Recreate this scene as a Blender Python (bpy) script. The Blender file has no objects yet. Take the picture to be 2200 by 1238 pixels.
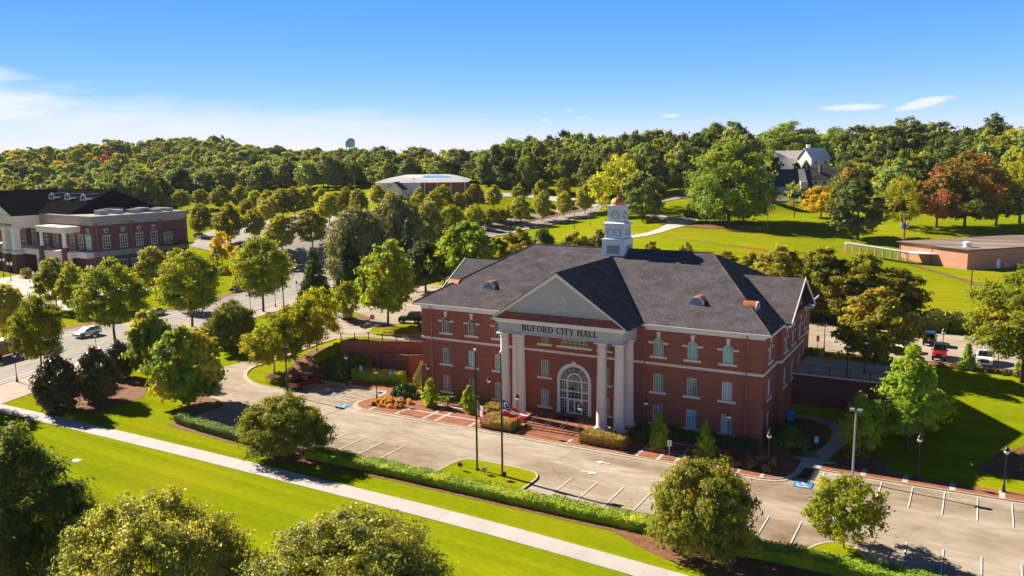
import bpy, bmesh, math, random
import numpy as np
from mathutils import Vector, Matrix
random.seed(7)
rng = np.random.default_rng(11)
PI = math.pi
SC = bpy.context.scene
COL = SC.collection

# ------------------------------------------------------------------ helpers
class MB:
    """collects shapes, then links them as ONE mesh object"""
    def __init__(s): s.v = []; s.f = []; s.m = []
    def add(s, vs, fs, mi=0):
        o = len(s.v); s.v += [tuple(p) for p in vs]
        for f in fs: s.f.append([i + o for i in f]); s.m.append(mi)
    def box(s, x0, y0, z0, x1, y1, z1, mi=0):
        s.add([(x0,y0,z0),(x1,y0,z0),(x1,y1,z0),(x0,y1,z0),(x0,y0,z1),(x1,y0,z1),(x1,y1,z1),(x0,y1,z1)],
              [(0,3,2,1),(4,5,6,7),(0,1,5,4),(1,2,6,5),(2,3,7,6),(3,0,4,7)], mi)
    def frustum(s, x0, y0, x1, y1, z0, z1, g, mi=0):
        s.add([(x0,y0,z0),(x1,y0,z0),(x1,y1,z0),(x0,y1,z0),(x0-g,y0-g,z1),(x1+g,y0-g,z1),(x1+g,y1+g,z1),(x0-g,y1+g,z1)],
              [(0,3,2,1),(4,5,6,7),(0,1,5,4),(1,2,6,5),(2,3,7,6),(3,0,4,7)], mi)
    def tube(s, p0, p1, r0, r1, n=8, mi=0):
        a = Vector(p0); b = Vector(p1); d = (b - a).normalized()
        t = d.orthogonal().normalized(); w = d.cross(t)
        vs = []
        for c, r in ((a, r0), (b, r1)):
            for k in range(n):
                q = 2*PI*k/n; vs.append(c + (t*math.cos(q) + w*math.sin(q))*r)
        fs = [(k, (k+1) % n, n+(k+1) % n, n+k) for k in range(n)]
        fs += [tuple(range(n-1, -1, -1)), tuple(range(n, 2*n))]
        s.add(vs, fs, mi)
    def lathe(s, cx, cy, prof, n=16, mi=0):
        vs = []; fs = []
        for r, z in prof:
            for k in range(n):
                q = 2*PI*k/n; vs.append((cx + r*math.cos(q), cy + r*math.sin(q), z))
        for i in range(len(prof)-1):
            for k in range(n):
                k2 = (k+1) % n
                fs.append((i*n+k, i*n+k2, (i+1)*n+k2, (i+1)*n+k))
        fs += [tuple(range(n-1, -1, -1)), tuple(range((len(prof)-1)*n, len(prof)*n))]
        s.add(vs, fs, mi)
    def prism(s, pts, z0, z1, mi=0):
        n = len(pts)
        s.add([(x, y, z0) for x, y in pts] + [(x, y, z1) for x, y in pts],
              [tuple(range(n-1, -1, -1)), tuple(range(n, 2*n))] + [(k, (k+1) % n, n+(k+1) % n, n+k) for k in range(n)], mi)
    def prismy(s, pts, y0, y1, mi=0):
        n = len(pts)
        s.add([(x, y0, z) for x, z in pts] + [(x, y1, z) for x, z in pts],
              [tuple(range(n)), tuple(range(2*n-1, n-1, -1))] + [(k, n+k, n+(k+1) % n, (k+1) % n) for k in range(n)], mi)
    def prismx(s, pts, x0, x1, mi=0):
        n = len(pts)
        s.add([(x0, y, z) for y, z in pts] + [(x1, y, z) for y, z in pts],
              [tuple(range(n-1, -1, -1)), tuple(range(n, 2*n))] + [(k, (k+1) % n, n+(k+1) % n, n+k) for k in range(n)], mi)
    def arc(s, cx, cz, ra, rb, t0, t1, y0, y1, n=12, mi=0, ez=1.0):
        """band of an arch in the xz plane between radii ra < rb"""
        vs = []
        for k in range(n+1):
            q = t0 + (t1-t0)*k/n; c, w = math.cos(q), math.sin(q)*ez
            vs += [(cx+ra*c, y0, cz+ra*w), (cx+rb*c, y0, cz+rb*w), (cx+rb*c, y1, cz+rb*w), (cx+ra*c, y1, cz+ra*w)]
        fs = []
        for k in range(n):
            a = 4*k; b = a+4
            fs += [(a, b, b+1, a+1), (a+1, b+1, b+2, a+2), (a+2, b+2, b+3, a+3), (a+3, b+3, b, a)]
        fs += [(0, 1, 2, 3), (4*n+3, 4*n+2, 4*n+1, 4*n)]
        s.add(vs, fs, mi)
    def obj(s, name, mats, parent=None, smooth=False, fix=True):
        me = bpy.data.meshes.new(name)
        me.from_pydata(s.v, [], s.f)
        for m in (mats if isinstance(mats, (list, tuple)) else [mats]): me.materials.append(m)
        me.polygons.foreach_set('material_index', s.m)
        if fix:
            bm = bmesh.new(); bm.from_mesh(me)
            bmesh.ops.recalc_face_normals(bm, faces=bm.faces)
            bm.to_mesh(me); bm.free()
        if smooth:
            me.polygons.foreach_set('use_smooth', [True]*len(me.polygons))
        return link(name, me, parent)

def link(name, me, parent=None):
    o = bpy.data.objects.new(name, me); COL.objects.link(o)
    if parent is not None: o.parent = parent
    return o
def tag(o, label, cat, group=None):
    o['label'] = label; o['category'] = cat
    if group: o['group'] = group
    return o
def thing(name, label, cat, loc=(0,0,0), rz=0.0, group=None):
    o = bpy.data.objects.new(name, None); COL.objects.link(o)
    o.location = loc; o.rotation_euler = (0, 0, rz); o.empty_display_size = .2
    return tag(o, label, cat, group)
def struct(o, kind='structure'): o['kind'] = kind; return o
def dup(root, loc, rz=0.0, scale=None, label=None, group=None):
    def cp(o, par):
        c = o.copy(); COL.objects.link(c)
        if par is not None: c.parent = par
        for ch in o.children: cp(ch, c)
        return c
    r = cp(root, None); r.location = loc; r.rotation_euler = (0, 0, rz)
    if scale is not None: r.scale = scale
    if label: r['label'] = label
    if group: r['group'] = group
    return r
def bevel(o, w=.04, n=2):
    m = o.modifiers.new('Bevel', 'BEVEL'); m.width = w; m.segments = n; m.limit_method = 'ANGLE'; m.angle_limit = math.radians(40)
    return o

# ------------------------------------------------------------------ materials
def M(name, c1, c2=None, scale=1.0, rough=.75, spec=.25, metal=0.0, detail=5, contrast=(.35, .65), stretch=(1,1,1),
      fine=None, bump=0.0, bscale=20.0, coords='pos', emit=None, rnd=0.0, coat=0.0):
    m = bpy.data.materials.new(name); m.use_nodes = True
    nt = m.node_tree; N = nt.nodes; L = nt.links; b = N['Principled BSDF']
    b.inputs['Roughness'].default_value = rough; b.inputs['Metallic'].default_value = metal
    b.inputs['Specular IOR Level'].default_value = spec; b.inputs['Coat Weight'].default_value = coat
    c1 = (*c1, 1); col = None
    if coords == 'pos': src = N.new('ShaderNodeNewGeometry').outputs['Position']
    else: src = N.new('ShaderNodeTexCoord').outputs['Object']
    mp = N.new('ShaderNodeMapping'); mp.inputs['Scale'].default_value = stretch; L.new(src, mp.inputs['Vector'])
    if c2 is not None:
        n = N.new('ShaderNodeTexNoise'); n.inputs['Scale'].default_value = scale; n.inputs['Detail'].default_value = detail
        n.inputs['Roughness'].default_value = .6
        L.new(mp.outputs[0], n.inputs['Vector'])
        r = N.new('ShaderNodeMapRange'); r.inputs[1].default_value = contrast[0]; r.inputs[2].default_value = contrast[1]
        L.new(n.outputs['Fac'], r.inputs[0])
        x = N.new('ShaderNodeMix'); x.data_type = 'RGBA'
        x.inputs[6].default_value = c1; x.inputs[7].default_value = (*c2, 1); L.new(r.outputs[0], x.inputs[0])
        col = x.outputs[2]
        if fine:
            n2 = N.new('ShaderNodeTexNoise'); n2.inputs['Scale'].default_value = fine[0]; n2.inputs['Detail'].default_value = 3
            L.new(mp.outputs[0], n2.inputs['Vector'])
            r2 = N.new('ShaderNodeMapRange'); r2.inputs[1].default_value = .3; r2.inputs[2].default_value = .7
            r2.inputs[3].default_value = 1-fine[1]; r2.inputs[4].default_value = 1+fine[1]; L.new(n2.outputs['Fac'], r2.inputs[0])
            x2 = N.new('ShaderNodeMix'); x2.data_type = 'RGBA'; x2.blend_type = 'MULTIPLY'; x2.inputs[0].default_value = 1
            L.new(col, x2.inputs[6]); L.new(r2.outputs[0], x2.inputs[7]); col = x2.outputs[2]
    else:
        rgb = N.new('ShaderNodeRGB'); rgb.outputs[0].default_value = c1; col = rgb.outputs[0]
    if rnd:
        oi = N.new('ShaderNodeObjectInfo'); hs = N.new('ShaderNodeHueSaturation')
        for sock, amp, base in (('Hue', .05*rnd, .5), ('Value', .5*rnd, 1.0)):
            r3 = N.new('ShaderNodeMapRange'); r3.inputs[3].default_value = base-amp; r3.inputs[4].default_value = base+amp
            if sock == 'Value':
                ma = N.new('ShaderNodeMath'); ma.operation = 'MULTIPLY'; ma.inputs[1].default_value = 17.3
                mf = N.new('ShaderNodeMath'); mf.operation = 'FRACT'
                L.new(oi.outputs['Random'], ma.inputs[0]); L.new(ma.outputs[0], mf.inputs[0]); L.new(mf.outputs[0], r3.inputs[0])
            else: L.new(oi.outputs['Random'], r3.inputs[0])
            L.new(r3.outputs[0], hs.inputs[sock])
        L.new(col, hs.inputs['Color']); col = hs.outputs[0]
    L.new(col, b.inputs['Base Color'])
    if emit:
        b.inputs['Emission Color'].default_value = (*emit[:3], 1); b.inputs['Emission Strength'].default_value = emit[3]
    if bump:
        nb = N.new('ShaderNodeTexNoise'); nb.inputs['Scale'].default_value = bscale; nb.inputs['Detail'].default_value = 4
        L.new(mp.outputs[0], nb.inputs['Vector'])
        bp = N.new('ShaderNodeBump'); bp.inputs['Strength'].default_value = bump; bp.inputs['Distance'].default_value = .05
        L.new(nb.outputs['Fac'], bp.inputs['Height']); L.new(bp.outputs[0], b.inputs['Normal'])
    m['col'] = 1
    return m

def brick_mat(name, c1, c2, mortar, axis='wall', sc=1.0, band=.12):
    m = bpy.data.materials.new(name); m.use_nodes = True
    nt = m.node_tree; N = nt.nodes; L = nt.links; b = N['Principled BSDF']
    b.inputs['Roughness'].default_value = .85; b.inputs['Specular IOR Level'].default_value = .2
    g = N.new('ShaderNodeNewGeometry'); sp = N.new('ShaderNodeSeparateXYZ'); L.new(g.outputs['Position'], sp.inputs[0])
    cb = N.new('ShaderNodeCombineXYZ')
    if axis == 'wall':
        ad = N.new('ShaderNodeMath'); ad.operation = 'ADD'; L.new(sp.outputs[0], ad.inputs[0]); L.new(sp.outputs[1], ad.inputs[1])
        L.new(ad.outputs[0], cb.inputs[0]); L.new(sp.outputs[2], cb.inputs[1])
    else:
        L.new(sp.outputs[0], cb.inputs[0]); L.new(sp.outputs[1], cb.inputs[1])
    t = N.new('ShaderNodeTexBrick'); L.new(cb.outputs[0], t.inputs['Vector'])
    t.inputs['Scale'].default_value = sc
    t.inputs['Brick Width'].default_value = .21; t.inputs['Row Height'].default_value = .075; t.inputs['Mortar Size'].default_value = .009
    t.inputs['Color1'].default_value = (*c1, 1); t.inputs['Color2'].default_value = (*c2, 1); t.inputs['Mortar'].default_value = (*mortar, 1)
    n = N.new('ShaderNodeTexNoise'); n.inputs['Scale'].default_value = .6; n.inputs['Detail'].default_value = 6
    mp = N.new('ShaderNodeMapping'); mp.inputs['Scale'].default_value = (1, 4 if axis == 'wall' else 1, 1)
    L.new(cb.outputs[0], mp.inputs[0]); L.new(mp.outputs[0], n.inputs['Vector'])
    r = N.new('ShaderNodeMapRange'); r.inputs[1].default_value = .3; r.inputs[2].default_value = .7; r.inputs[3].default_value = 1-band; r.inputs[4].default_value = 1+band
    L.new(n.outputs['Fac'], r.inputs[0])
    x = N.new('ShaderNodeMix'); x.data_type = 'RGBA'; x.blend_type = 'MULTIPLY'; x.inputs[0].default_value = 1
    L.new(t.outputs['Color'], x.inputs[6]); L.new(r.outputs[0], x.inputs[7])
    L.new(x.outputs[2], b.inputs['Base Color'])
    return m

def leaf_mat(name, c1, c2, c3=None, trans=.35, rough=.6, spec=.12, rnd=.25, scale=.35, c3amt=.62, gain=2.2):
    """foliage: colour drifts between clumps and between leaves; part of the light passes through"""
    c1, c2, c3 = [None if c is None else tuple(min(.6, v*gain*1.22*k) for v, k in zip(c, (1.22, 1.07, .85))) for c in (c1, c2, c3)]
    trans = min(.58, trans*1.45)
    m = bpy.data.materials.new(name); m.use_nodes = True
    nt = m.node_tree; N = nt.nodes; L = nt.links; b = N['Principled BSDF']; out = N['Material Output']
    b.inputs['Roughness'].default_value = rough; b.inputs['Specular IOR Level'].default_value = spec
    tc = N.new('ShaderNodeTexCoord').outputs['Object']
    def noise(s, d):
        n = N.new('ShaderNodeTexNoise'); n.inputs['Scale'].default_value = s; n.inputs['Detail'].default_value = d; L.new(tc, n.inputs['Vector']); return n.outputs['Fac']
    def rngn(i, a, c, lo=0., hi=1.):
        r = N.new('ShaderNodeMapRange'); r.inputs[1].default_value = a; r.inputs[2].default_value = c
        r.inputs[3].default_value = lo; r.inputs[4].default_value = hi; L.new(i, r.inputs[0]); return r.outputs[0]
    x = N.new('ShaderNodeMix'); x.data_type = 'RGBA'; x.inputs[6].default_value = (*c1, 1); x.inputs[7].default_value = (*c2, 1)
    L.new(rngn(noise(scale*3, 6), .3, .7), x.inputs[0]); col = x.outputs[2]
    if c3 is not None:
        x3 = N.new('ShaderNodeMix'); x3.data_type = 'RGBA'; x3.inputs[7].default_value = (*c3, 1); L.new(col, x3.inputs[6])
        L.new(rngn(noise(scale, 4), c3amt-.12, c3amt+.06), x3.inputs[0]); col = x3.outputs[2]
    oi = N.new('ShaderNodeObjectInfo'); hs = N.new('ShaderNodeHueSaturation')
    L.new(rngn(oi.outputs['Random'], 0, 1, .5-.045*rnd, .5+.03*rnd), hs.inputs['Hue'])
    ma = N.new('ShaderNodeMath'); ma.operation = 'MULTIPLY'; ma.inputs[1].default_value = 17.3
    mf = N.new('ShaderNodeMath'); mf.operation = 'FRACT'
    L.new(oi.outputs['Random'], ma.inputs[0]); L.new(ma.outputs[0], mf.inputs[0])
    L.new(rngn(mf.outputs[0], 0, 1, 1-rnd, 1+rnd), hs.inputs['Value'])
    L.new(col, hs.inputs['Color'])
    L.new(hs.outputs[0], b.inputs['Base Color'])
    tr = N.new('ShaderNodeBsdfTranslucent'); 
    tcol = N.new('ShaderNodeMix'); tcol.data_type = 'RGBA'; tcol.blend_type = 'MULTIPLY'; tcol.inputs[0].default_value = 1
    tcol.inputs[7].default_value = (1.5, 1.35, .5, 1); L.new(hs.outputs[0], tcol.inputs[6]); L.new(tcol.outputs[2], tr.inputs['Color'])
    mx = N.new('ShaderNodeMixShader'); mx.inputs[0].default_value = trans
    L.new(b.outputs[0], mx.inputs[1]); L.new(tr.outputs[0], mx.inputs[2]); L.new(mx.outputs[0], out.inputs['Surface'])
    return m

MT = {}
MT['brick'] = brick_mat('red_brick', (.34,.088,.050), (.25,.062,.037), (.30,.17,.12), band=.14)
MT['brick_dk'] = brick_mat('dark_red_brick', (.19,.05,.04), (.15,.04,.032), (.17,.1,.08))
MT['brick_or'] = brick_mat('orange_brick', (.56,.22,.13), (.46,.17,.10), (.42,.27,.2))
MT['brick_pl'] = brick_mat('plum_brick', (.17,.052,.056), (.13,.042,.046), (.17,.10,.095))
MT['paver'] = brick_mat('brick_paving', (.30,.10,.045), (.24,.075,.035), (.26,.14,.09), axis='floor', band=.2)
MT['cap'] = M('brick_coping', (.3,.09,.045), (.24,.07,.04), scale=3)
MT['stone'] = M('pale_stone', (.80,.67,.57), (.70,.58,.50), scale=1.5, rough=.8)
MT['stone2'] = M('stone_band', (.34,.30,.26), (.27,.24,.21), scale=.5, stretch=(1,1,3), rough=.8)
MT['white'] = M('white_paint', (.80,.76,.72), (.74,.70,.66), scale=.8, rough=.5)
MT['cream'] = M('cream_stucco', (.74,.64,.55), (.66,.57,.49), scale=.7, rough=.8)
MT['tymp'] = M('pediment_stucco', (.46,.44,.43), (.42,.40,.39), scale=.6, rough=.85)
MT['shingle'] = M('grey_shingle', (.124,.112,.117), (.066,.060,.064), scale=.5, rough=.95, fine=(4.5, .38), stretch=(1,1.7,1), contrast=(.3,.7), bump=.4, bscale=9, spec=0)
MT['shingle_b'] = M('charcoal_shingle', (.014,.013,.013), (.008,.0075,.008), scale=.5, fine=(4, .3), rough=1, spec=0)
MT['slate'] = M('slate_roof', (.10,.10,.11), (.08,.08,.09), scale=.5, fine=(3, .2), rough=.8)
MT['blue_roof'] = M('blue_shingle', (.02,.035,.08), (.016,.028,.065), scale=.5, fine=(3, .2), rough=.7)
MT['copper'] = M('copper', (.66,.24,.10), (.54,.18,.075), scale=2, rough=.42, metal=.45)
MT['copper_dk'] = M('oxidised_copper', (.42,.145,.085), (.32,.10,.06), scale=2, rough=.55, metal=.1)
MT['glass'] = M('teal_window_glass', (.10,.30,.32), (.20,.44,.44), scale=.9, rough=.06, spec=.8, contrast=(.4,.6), rnd=1.1)
MT['glass_d'] = M('dark_window_glass', (.012,.018,.02), (.05,.06,.055), scale=1.1, rough=.05, spec=.8, contrast=(.42,.6), rnd=1.1)
MT['glass_g'] = M('green_window_glass', (.16,.19,.07), (.10,.13,.05), scale=1.2, rough=.1, spec=.6, rnd=1.1)
MT['glass_w'] = M('blinded_window_glass', (.30,.30,.27), (.09,.11,.10), scale=1.6, rough=.1, spec=.6, contrast=(.42,.58), rnd=1.1)
MT['black'] = M('black_metal', (.012,.012,.013), rough=.4, spec=.5)
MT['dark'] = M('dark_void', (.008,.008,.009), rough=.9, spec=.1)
MT['letter'] = M('black_letter', (.01,.012,.015), rough=.5)
MT['steel'] = M('galvanised_steel', (.34,.35,.36), (.28,.29,.30), scale=4, rough=.45, metal=.4)
MT['globe'] = M('lamp_glass', (.80,.80,.76), rough=.25, spec=.5)
MT['asphalt'] = M('worn_asphalt', (.41,.345,.28), (.31,.25,.185), scale=.14, rough=.95, fine=(.8, .17), spec=.05, contrast=(.36,.64), stretch=(.5,1.6,1))
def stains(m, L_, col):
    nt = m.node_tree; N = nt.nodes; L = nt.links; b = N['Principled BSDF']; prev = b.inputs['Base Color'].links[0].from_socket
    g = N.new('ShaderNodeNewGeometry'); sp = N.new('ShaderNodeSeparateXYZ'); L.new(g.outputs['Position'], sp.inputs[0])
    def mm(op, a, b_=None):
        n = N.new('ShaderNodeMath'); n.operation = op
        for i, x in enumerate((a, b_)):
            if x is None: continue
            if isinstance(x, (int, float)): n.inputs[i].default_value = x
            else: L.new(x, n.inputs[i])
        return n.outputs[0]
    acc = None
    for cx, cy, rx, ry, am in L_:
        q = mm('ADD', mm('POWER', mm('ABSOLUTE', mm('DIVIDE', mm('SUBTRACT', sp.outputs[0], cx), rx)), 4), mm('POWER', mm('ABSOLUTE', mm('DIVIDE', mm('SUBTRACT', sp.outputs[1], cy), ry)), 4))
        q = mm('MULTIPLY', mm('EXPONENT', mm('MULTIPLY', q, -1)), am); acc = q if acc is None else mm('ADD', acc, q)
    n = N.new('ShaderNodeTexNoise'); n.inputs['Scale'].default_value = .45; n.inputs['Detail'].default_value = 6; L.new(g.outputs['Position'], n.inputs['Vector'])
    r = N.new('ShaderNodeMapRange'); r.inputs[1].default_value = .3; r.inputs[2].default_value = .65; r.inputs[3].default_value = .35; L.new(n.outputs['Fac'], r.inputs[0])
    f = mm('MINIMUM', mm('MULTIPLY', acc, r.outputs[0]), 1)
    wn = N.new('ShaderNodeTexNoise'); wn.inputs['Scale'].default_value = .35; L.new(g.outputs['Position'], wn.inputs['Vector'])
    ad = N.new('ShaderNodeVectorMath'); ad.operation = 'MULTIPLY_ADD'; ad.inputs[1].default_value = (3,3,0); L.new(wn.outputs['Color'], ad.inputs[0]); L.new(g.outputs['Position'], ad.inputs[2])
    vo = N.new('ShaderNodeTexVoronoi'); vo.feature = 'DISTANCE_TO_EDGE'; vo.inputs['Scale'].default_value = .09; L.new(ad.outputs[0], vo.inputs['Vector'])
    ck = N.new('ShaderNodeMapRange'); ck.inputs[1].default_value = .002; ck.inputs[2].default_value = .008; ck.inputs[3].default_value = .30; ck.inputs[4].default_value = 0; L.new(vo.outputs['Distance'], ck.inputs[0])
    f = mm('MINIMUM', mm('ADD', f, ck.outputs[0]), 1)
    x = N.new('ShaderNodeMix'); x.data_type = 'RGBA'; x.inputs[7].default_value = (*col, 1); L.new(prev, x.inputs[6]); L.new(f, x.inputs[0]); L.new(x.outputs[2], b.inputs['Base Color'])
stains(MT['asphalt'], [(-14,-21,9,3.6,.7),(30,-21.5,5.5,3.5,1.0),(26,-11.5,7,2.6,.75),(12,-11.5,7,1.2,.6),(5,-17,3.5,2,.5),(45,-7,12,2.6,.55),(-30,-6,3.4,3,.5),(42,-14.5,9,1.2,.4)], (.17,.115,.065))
MT['asphalt_b'] = M('street_asphalt', (.30,.275,.25), (.25,.23,.21), scale=.1, rough=.9, fine=(1.1, .1), spec=.2)
MT['stain'] = M('stained_asphalt', (.25,.175,.10), (.185,.135,.085), scale=.22, rough=.9, fine=(1.2, .2), spec=.05)
MT['newtar'] = M('fresh_asphalt', (.05,.05,.052), (.04,.04,.042), scale=1, rough=.9)
MT['concrete'] = M('concrete', (.52,.475,.44), (.44,.40,.37), scale=.35, rough=.88, fine=(2.5, .08), spec=.2)
MT['curb'] = M('kerb_concrete', (.50,.42,.32), (.42,.34,.25), scale=.6, rough=.9, fine=(3, .1))
MT['paint'] = M('white_road_paint', (.74,.72,.68), (.6,.57,.52), scale=3, rough=.7)
MT['yellow'] = M('yellow_road_paint', (.62,.40,.08), (.5,.34,.1), scale=2, rough=.7)
MT['bluep'] = M('blue_road_paint', (.05,.20,.42), (.08,.25,.42), scale=2, rough=.7)
MT['mulch'] = M('pine_mulch', (.24,.115,.05), (.15,.065,.032), scale=1.5, rough=.95, fine=(6, .4), bump=.6, bscale=12)
MT['bark'] = M('bark', (.11,.075,.05), (.065,.045,.033), scale=3, rough=.95, coords='obj', stretch=(1,1,.25))
MT['bark_p'] = M('pale_bark', (.30,.25,.20), (.18,.14,.11), scale=3, rough=.9, coords='obj', stretch=(1,1,.3))
MT['rock'] = M('field_stone', (.16,.13,.11), (.09,.075,.065), scale=2, rough=.9)
MT['wood'] = M('weathered_pole', (.16,.11,.075), (.11,.08,.06), scale=3, rough=.9)
MT['houseblue'] = M('blue_siding', (.20,.36,.62), (.17,.32,.57), scale=1, rough=.7)
MT['gymroof'] = M('white_metal_roof', (.72,.70,.66), (.62,.60,.57), scale=.08, rough=.4, stretch=(1,4,1))
MT['gymblue'] = M('blue_metal_roof', (.20,.42,.68), (.14,.33,.6), scale=.1, rough=.4)
MT['flatroof'] = M('gravel_roof', (.17,.12,.10), (.28,.22,.19), scale=.08, rough=.95, stretch=(.4,2.5,1), contrast=(.45,.62))
MT['beige'] = M('beige_siding', (.74,.65,.52), (.68,.6,.48), scale=.5, rough=.8)

MT['copper_b'] = M('sunlit_copper', (.95,.55,.33), rough=.22, metal=1)
def cloth_mat(name, c):
    m = M(name, c, rough=.9, spec=.05); nt = m.node_tree; N = nt.nodes; L = nt.links
    t = N.new('ShaderNodeBsdfTranslucent'); t.inputs[0].default_value = (*c, 1); x = N.new('ShaderNodeMixShader'); x.inputs[0].default_value = .5
    L.new(N['Principled BSDF'].outputs[0], x.inputs[1]); L.new(t.outputs[0], x.inputs[2]); L.new(x.outputs[0], N['Material Output'].inputs['Surface']); return m
def grass_mat(name, c1, c2, c3, stripe=0.0):
    m = M(name, c1, c2, scale=.10, rough=1, fine=(3.2, .14), spec=0, contrast=(.3,.7), stretch=(.35,1,1), bump=.5, bscale=14)
    nt = m.node_tree; N = nt.nodes; L = nt.links; b = N['Principled BSDF']
    prev = b.inputs['Base Color'].links[0].from_socket
    g = N.new('ShaderNodeNewGeometry')
    n = N.new('ShaderNodeTexNoise'); n.inputs['Scale'].default_value = .045; n.inputs['Detail'].default_value = 7; n.inputs['Roughness'].default_value = .65
    L.new(g.outputs['Position'], n.inputs['Vector'])
    r = N.new('ShaderNodeMapRange'); r.inputs[1].default_value = .48; r.inputs[2].default_value = .72; r.inputs[4].default_value = .85
    L.new(n.outputs['Fac'], r.inputs[0])
    x = N.new('ShaderNodeMix'); x.data_type = 'RGBA'; x.inputs[7].default_value = (*c3, 1)
    L.new(prev, x.inputs[6]); L.new(r.outputs[0], x.inputs[0]); col = x.outputs[2]
    if stripe:   # mown bands
        sp = N.new('ShaderNodeSeparateXYZ'); L.new(g.outputs['Position'], sp.inputs[0])
        w = N.new('ShaderNodeTexNoise'); w.noise_dimensions = '1D'; w.inputs['Scale'].default_value = .5; w.inputs['Detail'].default_value = 1
        ad = N.new('ShaderNodeMath'); ad.operation = 'MULTIPLY_ADD'; ad.inputs[1].default_value = .06
        L.new(sp.outputs[0], ad.inputs[0]); L.new(sp.outputs[1], ad.inputs[2]); L.new(ad.outputs[0], w.inputs['W'])
        r2 = N.new('ShaderNodeMapRange'); r2.inputs[1].default_value = .35; r2.inputs[2].default_value = .65
        r2.inputs[3].default_value = 1-stripe; r2.inputs[4].default_value = 1+stripe; L.new(w.outputs['Fac'], r2.inputs[0])
        x2 = N.new('ShaderNodeMix'); x2.data_type = 'RGBA'; x2.blend_type = 'MULTIPLY'; x2.inputs[0].default_value = 1
        L.new(col, x2.inputs[6]); L.new(r2.outputs[0], x2.inputs[7]); col = x2.outputs[2]
    L.new(col, b.inputs['Base Color'])
    return m
MT['grass'] = grass_mat('lawn_grass', (.162,.215,.003), (.218,.246,.004), (.29,.225,.010), stripe=.11)

# ------------------------------------------------------------------ camera (fitted to the photograph)
CP = np.array([41.987, -90.1295, 31.8993]); YAW, PITCH, ROLL, FPX = -.511235, .156804, -.010877, 1800.75
_cy, _sy, _cp, _sp, _cr, _sr = math.cos(YAW), math.sin(YAW), math.cos(PITCH), math.sin(PITCH), math.cos(ROLL), math.sin(ROLL)
CF = np.array([_sy*_cp, _cy*_cp, -_sp]); _r = np.array([_cy, -_sy, 0.]); _u = np.cross(_r, CF)
CR = _cr*_r + _sr*_u; CU = -_sr*_r + _cr*_u
def ray(u, v): return CF + CR*(u-1100)/FPX - CU*(v-619)/FPX
def pd(u, v, d): return CP + ray(u, v)*d          # the point seen at (u, v) at forward distance d
def depth(p): return float((np.asarray(p) - CP) @ CF)

# ------------------------------------------------------------------ terrain
def S(a, b, x):
    t = np.clip((x-a)/(b-a), 0, 1); return t*t*(3-2*t)
_cp = [(-60,60,4.3),(-30,60,5),(0,60,5.2),(30,60,5.4),(60,60,5.7),(60,30,5),(100,40,6),(100,0,2),(60,-20,0),(-90,60,0),(-110,20,0),(-140,60,0),
       (-95,100,.6),(-130,110,.8),(-200,60,0),(-200,0,0),(-150,0,0),(0,-100,0),(-100,-100,0),(100,-100,0),(-300,-50,0),(-260,80,1),(0,90,6.0),(60,90,6.2),
       (200,100,12),(200,0,5),(150,200,16)]
for u, v, d in [(1200,473,300),(1050,500,285),(1562,482,260),(1400,490,250),(1360,512,235),(1700,455,290),(1700,430,310),(1740,375,330),(1660,412,300),(900,418,330),
                (1100,412,340),(1250,450,310),(300,450,450),(100,450,400),(520,500,300),(650,470,330),(450,430,400),(1840,512,210),(1750,466,265),(2050,487,230),(2080,578,185),
                (1650,530,200),(1931,556,204),(2200,571,190),(1948,563,197),(1816,541,216),(1500,530,205),(2180,490,230),(1940,490,232),(980,500,270),(800,470,280)]:
    p = pd(u, v, d); _cp.append(tuple(p))
SKY = [(-60,345,800),(0,338,800),(100,325,800),(200,312,800),(300,305,800),(400,298,800),(480,296,760),(560,318,700),(680,320,640),(800,322,560),(880,316,500),(960,330,470),(1050,312,400),
       (1120,298,390),(1200,292,380),(1300,288,370),(1400,286,370),(1500,275,350),(1580,266,340),(1640,290,340),(1700,270,345),(1800,280,350),(1900,265,340),(1980,256,335),(2060,274,330),(2140,262,330),(2250,270,330)]
for u, v, d in SKY:
    p = pd(u, v, d); _cp.append((p[0], p[1], p[2]-16))
    p2 = pd(u, v, d*1.35); _cp.append((p2[0], p2[1], p[2]-20))
_cp = np.array(_cp, float)
def _ker(a, b): return np.sqrt(((a[:, None, :]-b[None, :, :])**2).sum(-1) + 15.0**2)
_XY = _cp[:, :2]
_A = _ker(_XY, _XY); _n = len(_A); _A = np.block([[_A - 1.5*np.eye(_n), np.ones((_n, 1))], [np.ones((1, _n)), np.zeros((1, 1))]])
_W = np.linalg.solve(_A, np.concatenate([_cp[:, 2], [0]]))
def tz(x, y):
    x = np.atleast_1d(np.asarray(x, float)); y = np.atleast_1d(np.asarray(y, float))
    pl = 4.6 + .4*S(-20, 20, x)
    sl = S(-7, 15, y+.15*(x+45)); yf = 4.1+(x+40.5)*.411
    st = S(yf+.15, yf+.5, y); wl = S(-46, -39.5, x)
    left = (sl*(1-wl)+st*wl)*S(-80, -58, x)
    sr = S(-2, 27, y); st2 = S(14.35, 14.7, y); wr = S(33.5, 41, x)
    right = st2*(1-wr)+sr*wr
    near = pl*np.where(x < 0, left, right)
    far = np.empty_like(x)
    for i in range(0, len(x), 20000):
        q = np.stack([x[i:i+20000], y[i:i+20000]], -1); far[i:i+20000] = _ker(q, _XY) @ _W[:-1] + _W[-1]
    dist = np.hypot(x-CP[0], y-CP[1])
    far = np.clip(far, -2, 60); far = far + (12-far)*S(1000, 1800, dist)
    w = S(52, 95, y)*S(-30, 10, y)
    w = np.where(x > 55, np.maximum(w, S(55, 90, x)), w); w = np.where(x < -125, np.maximum(w, S(125, 160, -x)), w)
    w = np.where(y < -40, 0, w)
    return near*(1-w) + far*w
def tz1(x, y): return float(tz(x, y)[0])
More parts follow.
